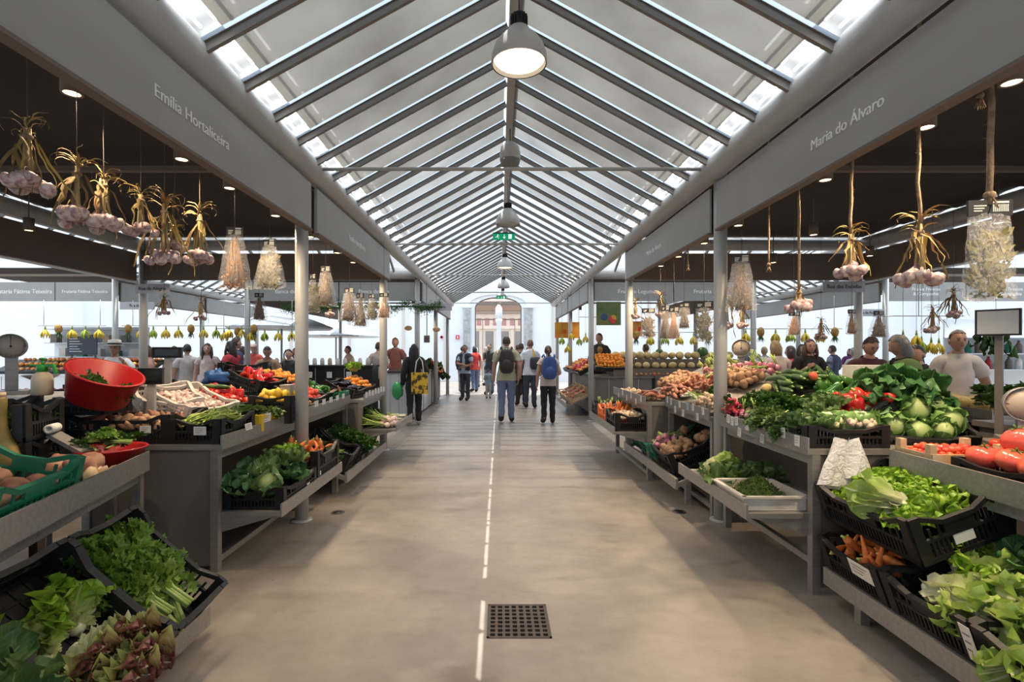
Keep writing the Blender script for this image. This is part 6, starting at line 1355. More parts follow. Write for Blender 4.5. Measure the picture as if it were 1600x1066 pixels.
def garlic_bunch(x, y, zt, zb, label, string=None, rope=False, tone='green', nb=11, seed=0, loop=True, wid=1.0, grp=None):
    """zt: top of the leaves, zb: bottom of the bulbs, string: height it hangs from"""
    r = random.Random(seed*7+1); o = empty('garlic_bunch', label, 'garlic', T(x, y, zb), grp); H = zt-zb; k = wid
    g = MB()
    for i in range(9):
        a = r.uniform(0, 6.3); e = r.uniform(.2, 1); px, py = math.cos(a)*e, math.sin(a)*e
        g.tube([(px*.035*k, py*.035*k, .05), (px*.016, py*.016, H*.42), (px*.014, py*.014, H*.72)], [.0065, .0055, .004], 5)
    g.build('stalks', m_stalk, o)['kind'] = 'stuff'
    for i in range(nb):
        a = i*2.4+r.uniform(-.3, .3); e = (.12, .75, 1.0)[min(2, i*3//nb)]+r.uniform(-.08, .08); zz_ = (.055, .045, .025)[min(2, i*3//nb)]
        link('bulb', bulb_m[0], o, T(math.cos(a)*.072*e*k, math.sin(a)*.072*e*k, zz_+r.uniform(-.012, .018)) @ RZ(a) @ RY(-(.15+.75*e)+r.uniform(-.3, .3)) @ RZ(r.uniform(0, 6)) @ S(r.uniform(.82, 1.12)*k**.5))
    nl = 15 if H > .2 else 8
    for i in range(nl):
        a = r.uniform(0, 6.3); M = T(0, 0, H*r.uniform(.60, .74)) @ RZ(a) @ RX(r.uniform(.1, .75)) @ S(r.uniform(.40, .66)*H/.36)
        link('leaf', r.choice(DL[tone]), o, M)
    for i in range(11 if H > .2 else 5):
        a = r.uniform(0, 6.3); link('leaf', r.choice(DH[tone]), o, T(math.cos(a)*.014, math.sin(a)*.014, H*r.uniform(.58, .70)) @ RZ(a) @ RX(-1.45+r.uniform(-.25, .45)) @ S(r.uniform(.65, 1.1)*H/.36))
    g = MB(); g.lathe([(.017, H*.60), (.021, H*.61), (.021, H*.635), (.017, H*.645)], 9); g.build('tie', m_rope, o)
    if string:
        g = MB(); n = 10; rs = .0085 if rope else .0018
        g.tube([(r.uniform(-1, 1)*rs*.6, r.uniform(-1, 1)*rs*.6, H*.66+(string-zb-H*.66)*i/n) for i in range(n+1)], rs, 6)
        if rope:
            for i in range(40): p = Vector((0, 0, H*.7+(string-zb-H*.7)*r.random())); a = r.uniform(0, 6.3); d = Vector((math.cos(a), math.sin(a), r.uniform(-.6, .4)))*r.uniform(.012, .026); s_ = Vector((0, 0, .0012)); g.add([p-s_, p+s_, p+d], [(0, 1, 2)])
        g.build('rope' if rope else 'string', m_rope if rope else m_string, o)
    return o
wd = 'hanging garlic bunch over the near left stall, '
for k, (y, zt, zb, lab, nb, wid) in enumerate(((1.86, 2.33, 2.02, 'half cut by the left frame edge', 9, .9), (2.13, 2.56, 2.17, 'first whole one with tall leafy loop', 12, 1.05), (2.40, 2.50, 2.10, 'second, its dry leaves spread to the left', 11, 1.05), (2.58, 2.49, 2.12, 'third, tied with pinkish string', 12, 1.0), (2.80, 2.47, 2.13, 'fourth, small and tilted', 10, .85), (3.02, 2.53, 2.02, 'fifth, long double bunch', 14, 1.0), (3.40, 2.56, 2.09, 'last one before the bags', 13, 1.0))):
    garlic_bunch(-2.0-(.015*k % .05), y, zt, zb, wd+lab, 3.24, False, 'green', nb, k, True, wid)
garlic_bunch(-2.03, 3.12, 2.35, 2.10, 'small garlic bunch hanging beside the long double bunch, near left', 3.24, seed=21, nb=7, wid=.8)
garlic_bunch(-3.96, 5.9, 2.22, 1.90, 'thin garlic bunch hanging deep in the left stall, by the dark pillar', 3.24, seed=31, nb=5, wid=.8)
garlic_bunch(-3.52, 5.9, 2.20, 1.84, 'thin garlic bunch hanging deep in the left stall, below the bags', 3.24, seed=32, nb=5, wid=.8)
for k, (x, y, zt, zb, lab, st) in enumerate(((2.06, 3.43, 1.98, 1.76, 'dark hanging garlic bunch with long leaves, beside the empty rope', 3.24), (2.06, 2.92, 2.28, 1.925, 'golden hanging garlic bunch in the middle of the right row', 3.24), (2.06, 2.45, 2.24, 1.81, 'hanging garlic bunch beside the big foil bag, near right', 3.24))):
    garlic_bunch(x, y, zt, zb, lab, st, True, 'gold' if k else 'green', 11, 40+k, False, (.9, .95, 1.05)[k])
for k, (px, d, yt, yb, lab) in enumerate(((1135, 4.9, 440, 515, 'small garlic bunch just right of the first right pillar'), (1160, 5.6, 462, 515, 'small golden garlic bunch under the clear bag'), (1457, 5.2, 468, 522, 'yellow lit garlic bunch above the vendor'), (1490, 5.0, 440, 498, 'small dry garlic bunch near the monitor'), (1283, 6.2, 490, 532, 'thin bare garlic bunch deep in the right stall'), (993, 7.1, 458, 500, 'garlic bunch beside the second right pillar'), (1032, 6.5, 448, 497, 'dark garlic bunch among the hanging bags'), (516, 6.5, 478, 498, 'small orange garlic bunch behind the left bags'))):
    p, q = ad(px, yt, d), ad(px, yb, d); garlic_bunch(p.x, d, p.z, q.z, lab, 2.9 if d < 7 else 3.24, False, 'gold' if k in (1, 2, 4, 7) else 'green', 8, 60+k, True, .8)
# clear bags of dried herbs
m_twig = mat('dry_twig', (.15, .085, .04), .8, 0, (.32, .20, .10), 20, 0, 30, .2); m_olive = mat('dry_olive', (.11, .10, .035), .7, 0, (.26, .22, .09), 14, 0, 30, .2); m_oran = mat('dry_orange', (.42, .18, .06), .7, 0, (.55, .30, .13), 14, 0, 30, .15)
m_ink = mat('card_black', (.02, .02, .022), .5)
def herb_bag(x, y, zt, zb, w, label, content, string, rope=False, seed=0, yaw=0, leafy=False, taper=.55, grp=None):
    r = random.Random(seed+100); o = empty('herb_bag', label, 'bag', T(x, y, zb) @ RZ(yaw), grp); H = zt-zb; hc = H*.16
    vs = []; fs = []; NU, NV = 16, 9
    for j in range(NV+1):
        v = j/NV; z = (H-hc*.5)*v; ww = w/2*(1-(1-taper)*v**1.2); th = (.055*(1-v)**.7+.004)*w/.2*(.6+.4*math.sin(PI*min(1, .15+v)))
        for i in range(NU):
            a = 2*PI*i/NU; k = 1+.10*math.sin(a*5+v*6+seed)+.05*math.sin(a*9-v*15)
            vs.append((ww*math.cos(a)*(1+.04*math.sin(v*20+a)), th*math.sin(a)*k, z+.012*math.sin(a*3)*(1-v)))
    for j in range(NV):
        for i in range(NU): a, b = j*NU+i, j*NU+(i+1) % NU; fs.append((a, b, b+NU, a+NU))
    fs.append(tuple(range(NU))[::-1])
    MB().add(vs, fs, 0, True).build('film', ms, o)
    MB().box(-w*taper*.52, w*taper*.52, -.006, .006, H-hc, H).build('header_card', m_ink, o); card_ = o.children[-1]
    g = MB(); q = w*taper*.5
    for k in range(9): g.box(q*(.1+.085*k), q*(.1+.085*k+.045), -.0075, -.006, H-hc*.75, H-hc*.30)
    g.box(q*.1, q*.85, -.0075, -.006, H-hc*.22, H-hc*.10)
    for k in range(3): g.box(-q*.8, -q*(.2+.1*k), -.0075, -.006, H-hc*(.4+.16*k), H-hc*(.33+.16*k))
    g.build('print', m_paper, card_)
    g = MB(); c = w*.30
    for k in range(170 if leafy else 85):
        a, e = r.uniform(0, 6.3), r.random()**.5; bx, by = math.cos(a)*e*c, math.sin(a)*e*.022*w/.2; tz = H*r.uniform(.45, .86); n_ = r.uniform(-.4, .4)*c
        if leafy:
            z = H*r.uniform(.03, .62); l_ = r.uniform(.03, .07); t_ = r.uniform(-1.3, 1.3); d = Vector((math.sin(t_)*l_, r.uniform(-.012, .012), math.cos(t_)*l_)); s_ = Vector((d.z, 0, -d.x))*.22
            p = Vector((bx, by, z)); g.add([p, p+d*.5+s_, p+d, p+d*.5-s_], [(0, 1, 2, 3)])
        else: g.tube([(bx*1.1, by*1.2, H*r.uniform(.015, .10)), (bx*.75+n_*.3, by*.8, H*.4), (bx*.35, by*.3, tz)], [.0042, .0032, .002], 4)
    for k in range(130):
        a, e = r.uniform(0, 6.3), r.random()**.5; p = Vector((math.cos(a)*e*c*1.15, math.sin(a)*e*.03*w/.2, H*(.02+.42*r.random()**1.6))); d = Vector((r.gauss(0, 1), r.gauss(0, .6), r.gauss(0, 1))).normalized()*r.uniform(.008, .02)*w/.18; s_ = d.cross(Vector((0, 1, .2))).normalized()*d.length*.35
        g.add([p-s_, p+s_, p+d], [(0, 1, 2)])
    tag(g.build('dried_herbs', content, o), kind='stuff')
    g = MB(); n = 8; rs = .012 if rope else .002; z0 = H-.02
    g.tube([(r.uniform(-1, 1)*rs*.5, r.uniform(-1, 1)*rs*.5, z0+(string-zb-z0)*i/n) for i in range(n+1)], rs, 7)
    if rope:
        for i in range(60): p = Vector((0, 0, z0+(string-zb-z0)*r.random())); a = r.uniform(0, 6.3); d = Vector((math.cos(a), math.sin(a), r.uniform(-.6, .4)))*r.uniform(.015, .03); s_ = Vector((0, 0, .0014)); g.add([p-s_, p+s_, p+d], [(0, 1, 2)])
        for i in range(14): a = r.uniform(0, 6.3); g.tube([(0, 0, z0+.05), (math.cos(a)*.02, math.sin(a)*.02, z0+.01), (math.cos(a)*.045-.015, math.sin(a)*.03, z0-.015)], [.004, .004, .002], 4)
        g.ball((0, 0, z0+.04), (.022, .022, .02), 9, 6)
    g.build('rope' if rope else 'string', m_rope if rope else m_string, o); return o
bp_ = lambda px, d, yt, yb: (ad(px, yt, d), ad(px, yb, d))
for k, (px, d, yt, yb, wpx, lab, con, st, rope, leafy, tp) in enumerate((
    (1546, 2.09, 313, 467, 74, 'big foil-like bag of bay leaves on a thick rope, near right', m_olive, 3.24, True, True, .82),
    (1158, 4.23, 398, 486, 48, 'clear bag of brown twigs by the first right pillar', m_twig, 3.24, False, False, .5),
    (367, 3.79, 355, 452, 52, 'peach-coloured clear herb bag, last in the near left row', m_oran, 3.24, False, False, .45),
    (421, 4.30, 374, 450, 58, 'wide clear bag of olive herbs beside the first left pillar', m_olive, 3.24, False, True, .38),
    (405, 6.6, 458, 500, 26, 'small round clear bag below the olive herb bag', m_twig, 3.24, False, False, .5),
    (509, 5.0, 416, 478, 36, 'clear bag of brown twigs just past the first left pillar', m_twig, 3.24, False, False, .42),
    (489, 4.75, 428, 488, 26, 'dark clear bag half hidden by the first left pillar', m_olive, 3.24, False, True, .4),
    (546, 5.9, 450, 502, 36, 'brown clear bag hanging between the left pillars', m_twig, 3.24, False, False, .4),
    (563, 6.2, 458, 510, 30, 'second brown clear bag touching the first, left side', m_twig, 3.24, False, False, .4),
    (581, 6.6, 460, 500, 22, 'small bag of yellow herbs by the second left pillar', m_olive, 3.24, False, True, .4),
    (600, 6.9, 458, 497, 28, 'clear pale bag in front of the second left pillar', m_oran, 3.24, False, False, .5),
    (1100, 4.95, 472, 533, 32, 'grey clear bag beside the first right pillar', m_olive, 3.24, False, True, .75),
    (1069, 5.4, 474, 513, 22, 'small bag of dark pods among the right bags', m_twig, 3.24, False, False, .7),
    (1053, 5.8, 480, 530, 26, 'clear bag of orange herbs, right row', m_oran, 3.24, False, False, .6),
    (1040, 6.1, 478, 530, 24, 'tall clear bag of brown twigs, right row', m_twig, 3.24, False, False, .5),
    (1013, 6.8, 482, 528, 24, 'clear bag with upright brown herbs near the second right pillar', m_twig, 3.24, False, True, .8),
    (1241, 4.4, 488, 524, 28, 'small clear bag under the dark garlic bunch', m_oran, 3.24, False, False, .6),
    (1331, 6.0, 484, 522, 24, 'peach bag lit warmly, deep in the right stall', m_oran, 3.24, False, False, .6),
    (1373, 6.0, 486, 527, 34, 'clear bag with two brown bundles, deep in the right stall', m_twig, 3.24, False, False, .45))):
    p, q = bp_(px, d, yt, yb); herb_bag(p.x, d, p.z, q.z, wpx*d/FPX, lab, con, st, rope, k, R.uniform(-.3, .3), leafy, tp)
# bare ropes
for px, d, yb, lab in ((1201, 3.8, 420, 'bare knotted rope hanging from the right fascia'), (1531, 2.18, 160, 'short frayed rope stub beside the thick rope'), (1075, 5.2, 420, 'bare thin rope in the far part of the right row')):
    q = ad(px, yb, d); o = empty('hanging_rope', lab, 'rope', T(q.x, d, q.z)); r = random.Random(px); g = MB(); L = 3.24-q.z
    g.tube([(r.uniform(-.002, .002), r.uniform(-.002, .002), L*i/8) for i in range(9)], .007, 7)
    for i in range(10): a = r.uniform(0, 6.3); g.tube([(0, 0, .03), (math.cos(a)*.01, math.sin(a)*.01, .0), (math.cos(a)*.02, math.sin(a)*.02, -.025)], [.003, .003, .0015], 4)
    g.ball((0, 0, .03), (.015, .015, .016), 8, 6); g.build('rope', m_rope, o)
# bay branch, monitor, scales
o = empty('bay_branch', 'dark green bay branch hanging beside the monitor, right', 'branch', T(ad(1556, 534, 3.9)))
for k in range(34):
    r = random.Random(k); link('leaf', LM['dark'][k % 3], o, T(r.uniform(-.13, .13), r.uniform(-.05, .05), r.uniform(-.04, .16)) @ RZ(r.uniform(0, 6.3)) @ RX(r.uniform(-1.6, -.6)) @ S(r.uniform(.6, .9)))
g = MB(); g.tube([(-.12, 0, .1), (0, 0, .16), (.12, 0, .1)], .008, 6); g.tube([(0, 0, .16), (0, 0, 1.5)], .002, 4); g.build('twig', m_twig, o)
p = ad(1559, 504, 3.3)
o = empty('till_monitor', 'square grey till monitor on a post, right edge', 'monitor', T(p) @ RZ(-.9))
MB().box(-.11, .11, -.01, .03, -.088, .088).build('case', m_black, o); MB().box(-.098, .098, -.0125, -.010, -.076, .076).build('screen', mat('grey_screen', (.42, .46, .48), .25, 0, (.50, .53, .55), 3), o)
MB().box(-.02, .02, .03, .07, -.75, .05).build('post', m_panel, o)
def dial_scale(p, r, zb, label, yaw=0, pan=None):
    o = empty('dial_scale', label, 'scale', T(p) @ RZ(yaw)); D = frame(Vector((0, 0, 0)), Vector((1, 0, 0)), Vector((0, 0, 1)), Vector((0, -1, 0)))
    MB().lathe([(r*1.02, -.05), (r*1.04, .0), (r*1.06, .012), (r*.98, .014), (r*.96, .004)], 28, M=D, cap=False).build('rim', m_inox, o)
    MB().lathe([(0, .003), (r*.97, .003), (r*.97, -.05), (0, -.05)], 28, M=D).build('dial_face', mat('dial_cream', (.55, .47, .38), .4, 0, (.45, .38, .31), 6), o)
    g = MB()
    for k in range(20): a = k*PI/10; q = .86 if k % 5 else .76; g.bar((math.cos(a)*r*q, -.005, math.sin(a)*r*q), (math.cos(a)*r*.92, -.005, math.sin(a)*r*.92), r*.025, .001, up=(0, 1, 0))
    df = [c for c in o.children if c.name.startswith('dial_face')][0]; g.build('graduations', m_ink, df); g = MB(); g.bar((0, -.007, -r*.2), (0, -.007, r*.8), r*.03, .001, up=(0, 1, 0)); g.ball((0, -.007, 0), (r*.08, .004, r*.08), 8, 5); g.build('pointer', m_ink, df)
    MB().box(-r*.38, r*.38, .0, .05, zb-p.z+.03, -r*.9).build('column', m_inox, o); MB().box(-r*1.2, r*1.2, -.08, .12, zb-p.z, zb-p.z+.03).build('base', m_inox, o)
    if pan: MB().lathe([(0, -.05), (r*.5, -.045), (r*1.25, -.005), (r*1.3, 0), (r*1.22, 0), (r*.45, -.035), (0, -.04)], 24, M=T(pan)).build('pan', m_inox, o); MB().tube([(pan[0], pan[1], -.05+pan[2]), (pan[0], pan[1], zb-p.z+.02)], .02, 8).build('pan_post', m_inox, o)
    return o
p = ad(17, 541, 3.75); dial_scale(p, .088, 1.17, 'old dial scale with a round face and a steel pan, left edge', .6, (.17, -.02, -.22))
o = empty('scale_stand', 'white table holding the old dial scale, left edge', 'table', T(p.x, p.y, 0)); MB().box(-.5, .42, -.2, .3, 1.12, 1.17).build('tabletop', m_white, o)
for x in (-.45, .36):
    for y in (-.16, .24): MB().box(x, x+.05, y, y+.05, 0, 1.12).build('leg', m_steel, o)
p = ad(1158, 544, 6.0); dial_scale(p, .10, 1.20, 'cream dial scale behind the first right pillar', -.4, (.26, 0, -.22))
o = empty('scale_stand', 'small stand holding the cream dial scale, right side', 'table', T(p.x+.1, p.y, 0)); MB().box(-.3, .4, -.2, .2, 1.15, 1.20).build('tabletop', m_panel, o)
for x in (-.27, .33): MB().box(x, x+.04, -.02, .02, 0, 1.15).build('leg', m_panel, o)
p = ad(1604, 632, 2.95); dial_scale(p, .098, .95, 'grey dial scale cut by the right frame edge', -.6)
o = empty('scale_stand', 'low dark stand under the right-edge dial scale', 'table', T(p.x, p.y, 0)); MB().box(-.15, .3, -.12, .2, .90, .95).build('tabletop', m_panel, o)
for x in (-.12, .24): MB().box(x, x+.04, -.02, .02, 0, .90).build('leg', m_panel, o)
# weighing displays on posts over the left counter
for px, d, yy, w_, h_, lab in ((262, 4.6, 551, .24, .10, 'dark flat till display on a post, left stall'), (236, 3.75, 588, .16, .12, 'rounded black till display beside the garlic crate')):
    p = ad(px, yy, d); o = empty('till_display', lab, 'display', T(p) @ RZ(.25)); MB().box(-w_/2, w_/2, -.02, .02, -h_/2, h_/2).build('case', m_black, o); MB().box(-w_*.4, w_*.4, -.023, -.02, -h_*.3, h_*.3).build('screen', mat('dark_green_screen', (.02, .035, .035), .2), o); MB().box(-.025, .025, -.01, .03, .0-p.z, -h_/2).build('post', m_steel, o)
p = ad(186, 587, 4.1); o = empty('till_hood', 'dark wedge-shaped till hood behind the red tub', 'till', T(p) @ RZ(.2))
MB().add([(-.18, -.05, -.12), (.18, -.05, -.12), (.30, .06, .06), (-.24, .06, .06), (-.18, .2, -.12), (.18, .2, -.12), (.3, .1, .06), (-.24, .1, .06)], [(0, 1, 2, 3), (5, 4, 7, 6), (4, 0, 3, 7), (1, 5, 6, 2), (3, 2, 6, 7), (4, 5, 1, 0)]).build('hood', m_panel, o); MB().box(-.1, .1, .0, .15, -.36, -.12).build('foot', m_panel, o)
p = ad(1359, 586, 3.85); o = empty('white_till_box', 'plain white till box with grey side behind the red peppers', 'box', T(p) @ RZ(-.12)); MB().box(-.145, .145, -.10, .10, -.075, .075).build('case', m_wtray, o); MB().box(-.12, .12, -.07, .07, -.32, -.075).build('foot', m_panel, o)
# street signs on the pillars
def street_sign(x, y, z, w, h, txt, label, face=-1):
    o = empty('street_sign', label, 'sign', T(x, y, z)); MB().box(-w/2, w/2, -.012, .012, -h/2, h/2).build('plate', mat('pale_sign', (.46, .46, .50), .5), o); o_ = o; o = o.children[0]
    lettering(txt, h*.5, frame(Vector((0, -.0135, 0)), Vector((1, 0, 0)), Vector((0, 0, 1)), Vector((0, -1, 0))), o, mat_=m_ink)
    return o_
street_sign(-1.34, 10.55, 2.42, .68, .15, 'Rua da Glória', 'small street name sign by the third left pillar')
street_sign(-7.65, 10.55, 2.45, .72, .16, 'Rua da Fé', 'small street name sign on the blue-grey outer left pillar')
street_sign(-5.15, 7.42, 2.42, .5, .14, 'Rua da Alegria', 'dark-edged street sign by the left stall corner')
street_sign(5.12, 7.42, 2.45, .62, .16, 'Rua das Escadas', 'framed street name sign beside the warm-lit right pillar')
street_sign(7.75, 10.55, 2.30, .72, .15, 'Rua da Paz', 'pale street name sign behind the warm-lit right pillar')
# ---------------------------------------------------------------- far stalls and the hall beyond
# block B, right: fruit facing the cross aisle and along the main aisle
def fcounter(x0, x1, y0, y1, z, label, m_, top=None, name='market_counter'):
    o = empty(name, label, 'counter', T((x0+x1)/2, (y0+y1)/2, 0)); hx, hy = (x1-x0)/2, (y1-y0)/2
    MB().box(-hx+.03, hx-.03, -hy+.03, hy-.03, .06, z-.04).build('cabinet', m_, o); MB().box(-hx, hx, -hy, hy, z-.04, z).build('worktop', top or m_, o)
    for x in (-hx+.06, hx-.12):
        for y in (-hy+.06, hy-.12): MB().box(x, x+.06, y, y+.06, 0, .06).build('foot', m_black, o)
    for k in range(1, 4): x = -hx+2*hx*k/4; MB().box(x-.006, x+.006, -hy+.022, -hy+.03, .08, z-.06).build('front_joint', m_steel, o)
    return o
m_gloss = mat('glossy_white_front', (.62, .63, .64), .12, .2)
fcounter(2.03, 3.3, 10.66, 11.4, .95, 'brown-sided fruit counter with oranges past the cross aisle', m_panel)
fcounter(3.32, 5.3, 10.66, 11.4, .95, 'long fruit counter with melons past the cross aisle', m_panel)
M = crate_M((2.42, 10.66, 1.16), (0, -1, 0), .5, .7, .6, .12); crate(M, .7, .6, .12, 'sloping dark crate of oranges facing the cross aisle')
fill(M, .62, .52, .09, 'orange', 9, 7, 'facing the cross aisle', 1, .05, 'any', .2, 1.05); fill(M, .5, .4, .14, 'orange', 6, 4, 'second layer facing the cross aisle', 1, .05, 'any', .2, 1.05)
place(P['pine'][0], T(2.25, 11.15, 1.52), 'pineapple lying above the oranges', 'pineapple')
def step_row(x0, x1, y, z, key, n, lab, sc=1, jit=.1):
    r = random.Random(zlib.crc32(lab.encode()))
    for k in range(n): place(r.choice(P[key]), T(x0+(x1-x0)*(k+.5)/n+r.uniform(-jit, jit)*(x1-x0)/n, y+r.uniform(-.03, .03), z) @ ROT['up'](r) @ S(sc*r.uniform(.85, 1.15)), fit('%s %s, %s from the aisle' % (DESC[key], lab, ORD[k] if x0 > 0 else ORD[n-1-k])), CAT.get(key, key), lab)
o = empty('stepped_display', 'stepped brown display board behind the melons', 'board', T(3.9, 11.1, .95)); MB().box(-1.45, 1.35, -.12, .3, 0, .36).build('upper_step', m_brown, o); MB().box(-1.45, 1.35, -.4, -.12, 0, .16).build('lower_step', m_brown, o)
step_row(2.5, 5.2, 11.15, 1.39, 'melon', 15, 'on the top step past the cross aisle', 1.15)
step_row(2.55, 5.2, 10.85, 1.18, 'melon', 14, 'on the lower step past the cross aisle', 1.0)
step_row(2.9, 5.2, 10.72, 1.0, 'apple', 24, 'in the front strip past the cross aisle')
place(P['wmelon'][0], T(4.55, 11.18, 1.46), 'dark green watermelon on the top melon step', 'watermelon'); place(P['wmelon'][0], T(3.6, 11.22, 1.46) @ S(.7), 'small dark watermelon on the top melon step', 'watermelon')
fcounter(2.05, 2.85, 11.5, 14.8, .90, 'fruit counter along the right side of the far aisle', m_panel)
for k, (key, lab) in enumerate((('apple', 'on the far aisle display, nearest crate'), ('rpep', 'on the far aisle display, second crate'), ('orange', 'on the far aisle display, third crate'), ('apple', 'on the far aisle display, last crate'))):
    M = crate_M((1.84, 11.9+.72*k, 1.0), fR, .5, .66, .6, .1); crate(M, .66, .6, .1, 'sloping fruit crate on the far aisle display, %s' % ('nearest', 'second', 'third', 'last')[k]); fill(M, .58, .52, .09, key, 6, 5, lab, 1, .05, 'any', .2, 1.15)
for k in range(3): M = crate_M((1.55, 11.7+.62*k, .46), fR, .45, .55, .5, .22); crate(M, .55, .5, .22, 'pale cardboard fruit box tilted below the far display, %s' % ('nearest', 'second', 'third')[k], m_wood, False); fill(M, .46, .4, .12, 'tom', 4, 3, 'in the %s cardboard box of the far display' % ('nearest', 'second', 'third')[k], 1, .05, 'any', .2, 1)
tilt_rack(1.55, 11.4, 13.3, 1, .22, .4, .2, 'low rack of cardboard fruit boxes below the far display', .2)
# hanging fruit
rails = [(-9.6, -8.2, 10.4, 1.86, 'outer left'), (-7.9, -5.0, 10.45, 1.86, 'middle left'), (-5.9, -4.2, 10.45, 1.80, 'inner left'), (4.6, 6.6, 9.6, 1.76, 'right'), (2.7, 4.5, 10.4, 1.72, 'melon stall')]
for x0, x1, y, z, lab in rails:
    o = empty('fruit_rail', 'thin steel fruit rail, %s' % lab, 'rail', T((x0+x1)/2, y, z)); L = x1-x0
    MB().tube([(-L/2, 0, .16), (L/2, 0, .16)], .009, 6).build('rod', m_steel, o)
    for s in (-1, 1): MB().tube([(s*L*.42, 0, .16), (s*L*.42, 0, 2.56-z)], .006, 5).build('hanger', m_steel, o)
    n = int(L/.26); r = random.Random(len(lab))
    for k in range(n):
        x = x0+L*(k+.5)/n; key = ('banana', 'pine', 'banana', 'gbanana', 'banana')[(k+len(lab)) % 5]
        place(r.choice(P[key]), T(x, y, z+.094) @ RZ(r.uniform(0, 6)) @ (RX(PI) if key == 'pine' else S(1)) @ S(1.15), '%s hanging on the %s fruit rail, %s along' % (DESC[key], lab, ORD[k]), CAT.get(key, key), 'fruit on the %s rail' % lab)
for k, (px, d, yy) in enumerate(((878, 11.2, 527), (887, 11.3, 540), (893, 11.6, 520), (905, 11.0, 528), (915, 10.9, 524), (1432, 7.2, 523), (1440, 7.2, 532), (1455, 7.2, 534), (1467, 7.1, 535), (1411, 7.4, 522))):
    p = ad(px, yy, d); bb = place(P['gbanana'][0] if k % 3 == 0 else P['banana'][k % 2], T(p) @ RZ(k), 'banana bunch hanging %s, %s in line' % ('by the third right pillar' if k < 5 else 'behind the white-shirted vendor', ORD[k % 5]), 'banana'); MB().tube([(0, 0, .05), (0, 0, 3.24-p.z)], .003, 4).build('cord', m_string, bb)
for x0, x1, y, z, lab in ((2.0, 2.2, 11.2, 2.25, 'third right pillar'), (5.6, 6.5, 7.2, 2.0, 'white-shirted vendor')):
    o = empty('fruit_rail', 'thin steel fruit rail by the %s' % lab, 'rail', T((x0+x1)/2, y, z)); L = x1-x0
    MB().tube([(-L/2-.2, 0, 0), (L/2+.2, 0, 0)], .008, 6).build('rod', m_steel, o); MB().tube([(0, 0, 0), (0, 0, 3.2-z)], .005, 5).build('hanger', m_steel, o)
# posters
def poster(px, py, d, w, h, cols, label, yaw=0):
    p = ad(px, py, d); o = empty('poster', label, 'poster', T(p) @ RZ(yaw)); MB().tube([(-w*.4, 0, h/2), (-w*.4, 0, (2.7 if d < 10.8 else 3.24)-p.z)], .003, 4).tube([(w*.4, 0, h/2), (w*.4, 0, (2.7 if d < 10.8 else 3.24)-p.z)], .003, 4).build('cord', m_string, o)
    MB().box(-w/2, w/2, 0, .01, -h/2, h/2).build('sheet', mat('poster_%s' % label[:12].replace(' ', '_'), cols[0], .6, 0, cols[1], 3.5), o)
    r = random.Random(px)
    for k, c in enumerate(cols[2:]):
        MB().ball((r.uniform(-.3, .3)*w, -.001, r.uniform(-.32, .1)*h), (w*.14, .003, h*.15), 10, 6).build('print_shape', mat('poster_ink_%d' % int(c[0]*99+c[1]*9), c, .6), o)
poster(951, 490, 10.60, .52, .50, ((.06, .13, .04), (.16, .16, .05), (.60, .04, .05), (.62, .30, .03), (.62, .05, .05), (.04, .07, .16)), 'green poster with red and yellow fruit shapes')
poster(994, 514, 11.9, .30, .36, ((.75, .40, .03), (.80, .20, .05), (.70, .06, .05)), 'yellow and red fruit poster')
poster(878, 516, 14.2, .40, .45, ((.75, .42, .04), (.80, .30, .04), (.75, .12, .03)), 'orange poster beside the far fruit display')
poster(896, 516, 14.0, .34, .45, ((.78, .46, .05), (.75, .25, .04), (.75, .14, .03)), 'second orange poster beside the far fruit display')
# block B, left: white glossy counters, cafe counter, garland, plants
for k, y0 in enumerate((10.8, 12.2)): fcounter(-2.55, -1.81, y0, y0+1.3, 1.05-.05*k, 'glossy white shop counter along the far left aisle, %s' % ('nearer', 'farther')[k], m_gloss, mat('dark_worktop', (.05, .045, .05), .3))
fcounter(-5.2, -2.7, 10.7, 11.3, 1.18, 'dark cafe counter with jars past the left cross aisle', m_black)
for k in range(14): x = -5.0+.165*k; tag(MB().lathe([(0, 0), (.04, .0), (.045, .02), (.045, .12), (.03, .14), (.03, .16), (0, .16)], 12).build('glass_jar', (m_paper, m_wtray, m_pale)[k % 3], None, T(x, 10.85, 1.18)), 'pale jar on the dark cafe counter, %s from its outer end' % ORD[k], 'jar', 'jars on the dark cafe counter')
for k in range(5): card(T(-4.9+.42*k, 10.695, .98), .11, .13, 'white card on the dark cafe counter front, %s from its outer end' % ORD[k])
o = tag(empty('beer_tap', M=T(-4.62, 10.95, 1.18)), 'curved steel tap on the dark cafe counter', 'tap'); MB().tube([(-.1, 0, 0), (-.1, 0, .25), (-.06, 0, .33), (.04, 0, .33), (.1, 0, .25), (.1, 0, .0)], .015, 8).build('arch', m_black, o); MB().tube([(0, 0, 0), (0, 0, .33)], .012, 8).build('stem', m_inox, o)
g = MB(); r = random.Random(8)
for k in range(2400):
    t = r.random(); x = -4.6+3.4*t; z = 2.42+.05*math.sin(x*9)+r.gauss(0, .05); p = Vector((x, 10.5+r.gauss(0, .05), z)); d = Vector((r.gauss(0, 1), r.gauss(0, 1), r.gauss(-.3, 1))).normalized()*.055; s_ = d.cross(Vector((0, 1, .3))).normalized()*.007
    g.add([p-s_, p+s_, p+d], [(0, 1, 2)])
g.tube([(-4.6, 10.5, 2.42), (-3.4, 10.5, 2.40), (-2.2, 10.5, 2.43), (-1.2, 10.5, 2.42)], .02, 6)
tag(g.build('fir_garland', lf_dark), 'dark green fir garland over the far left stalls', 'garland', None, 'stuff')
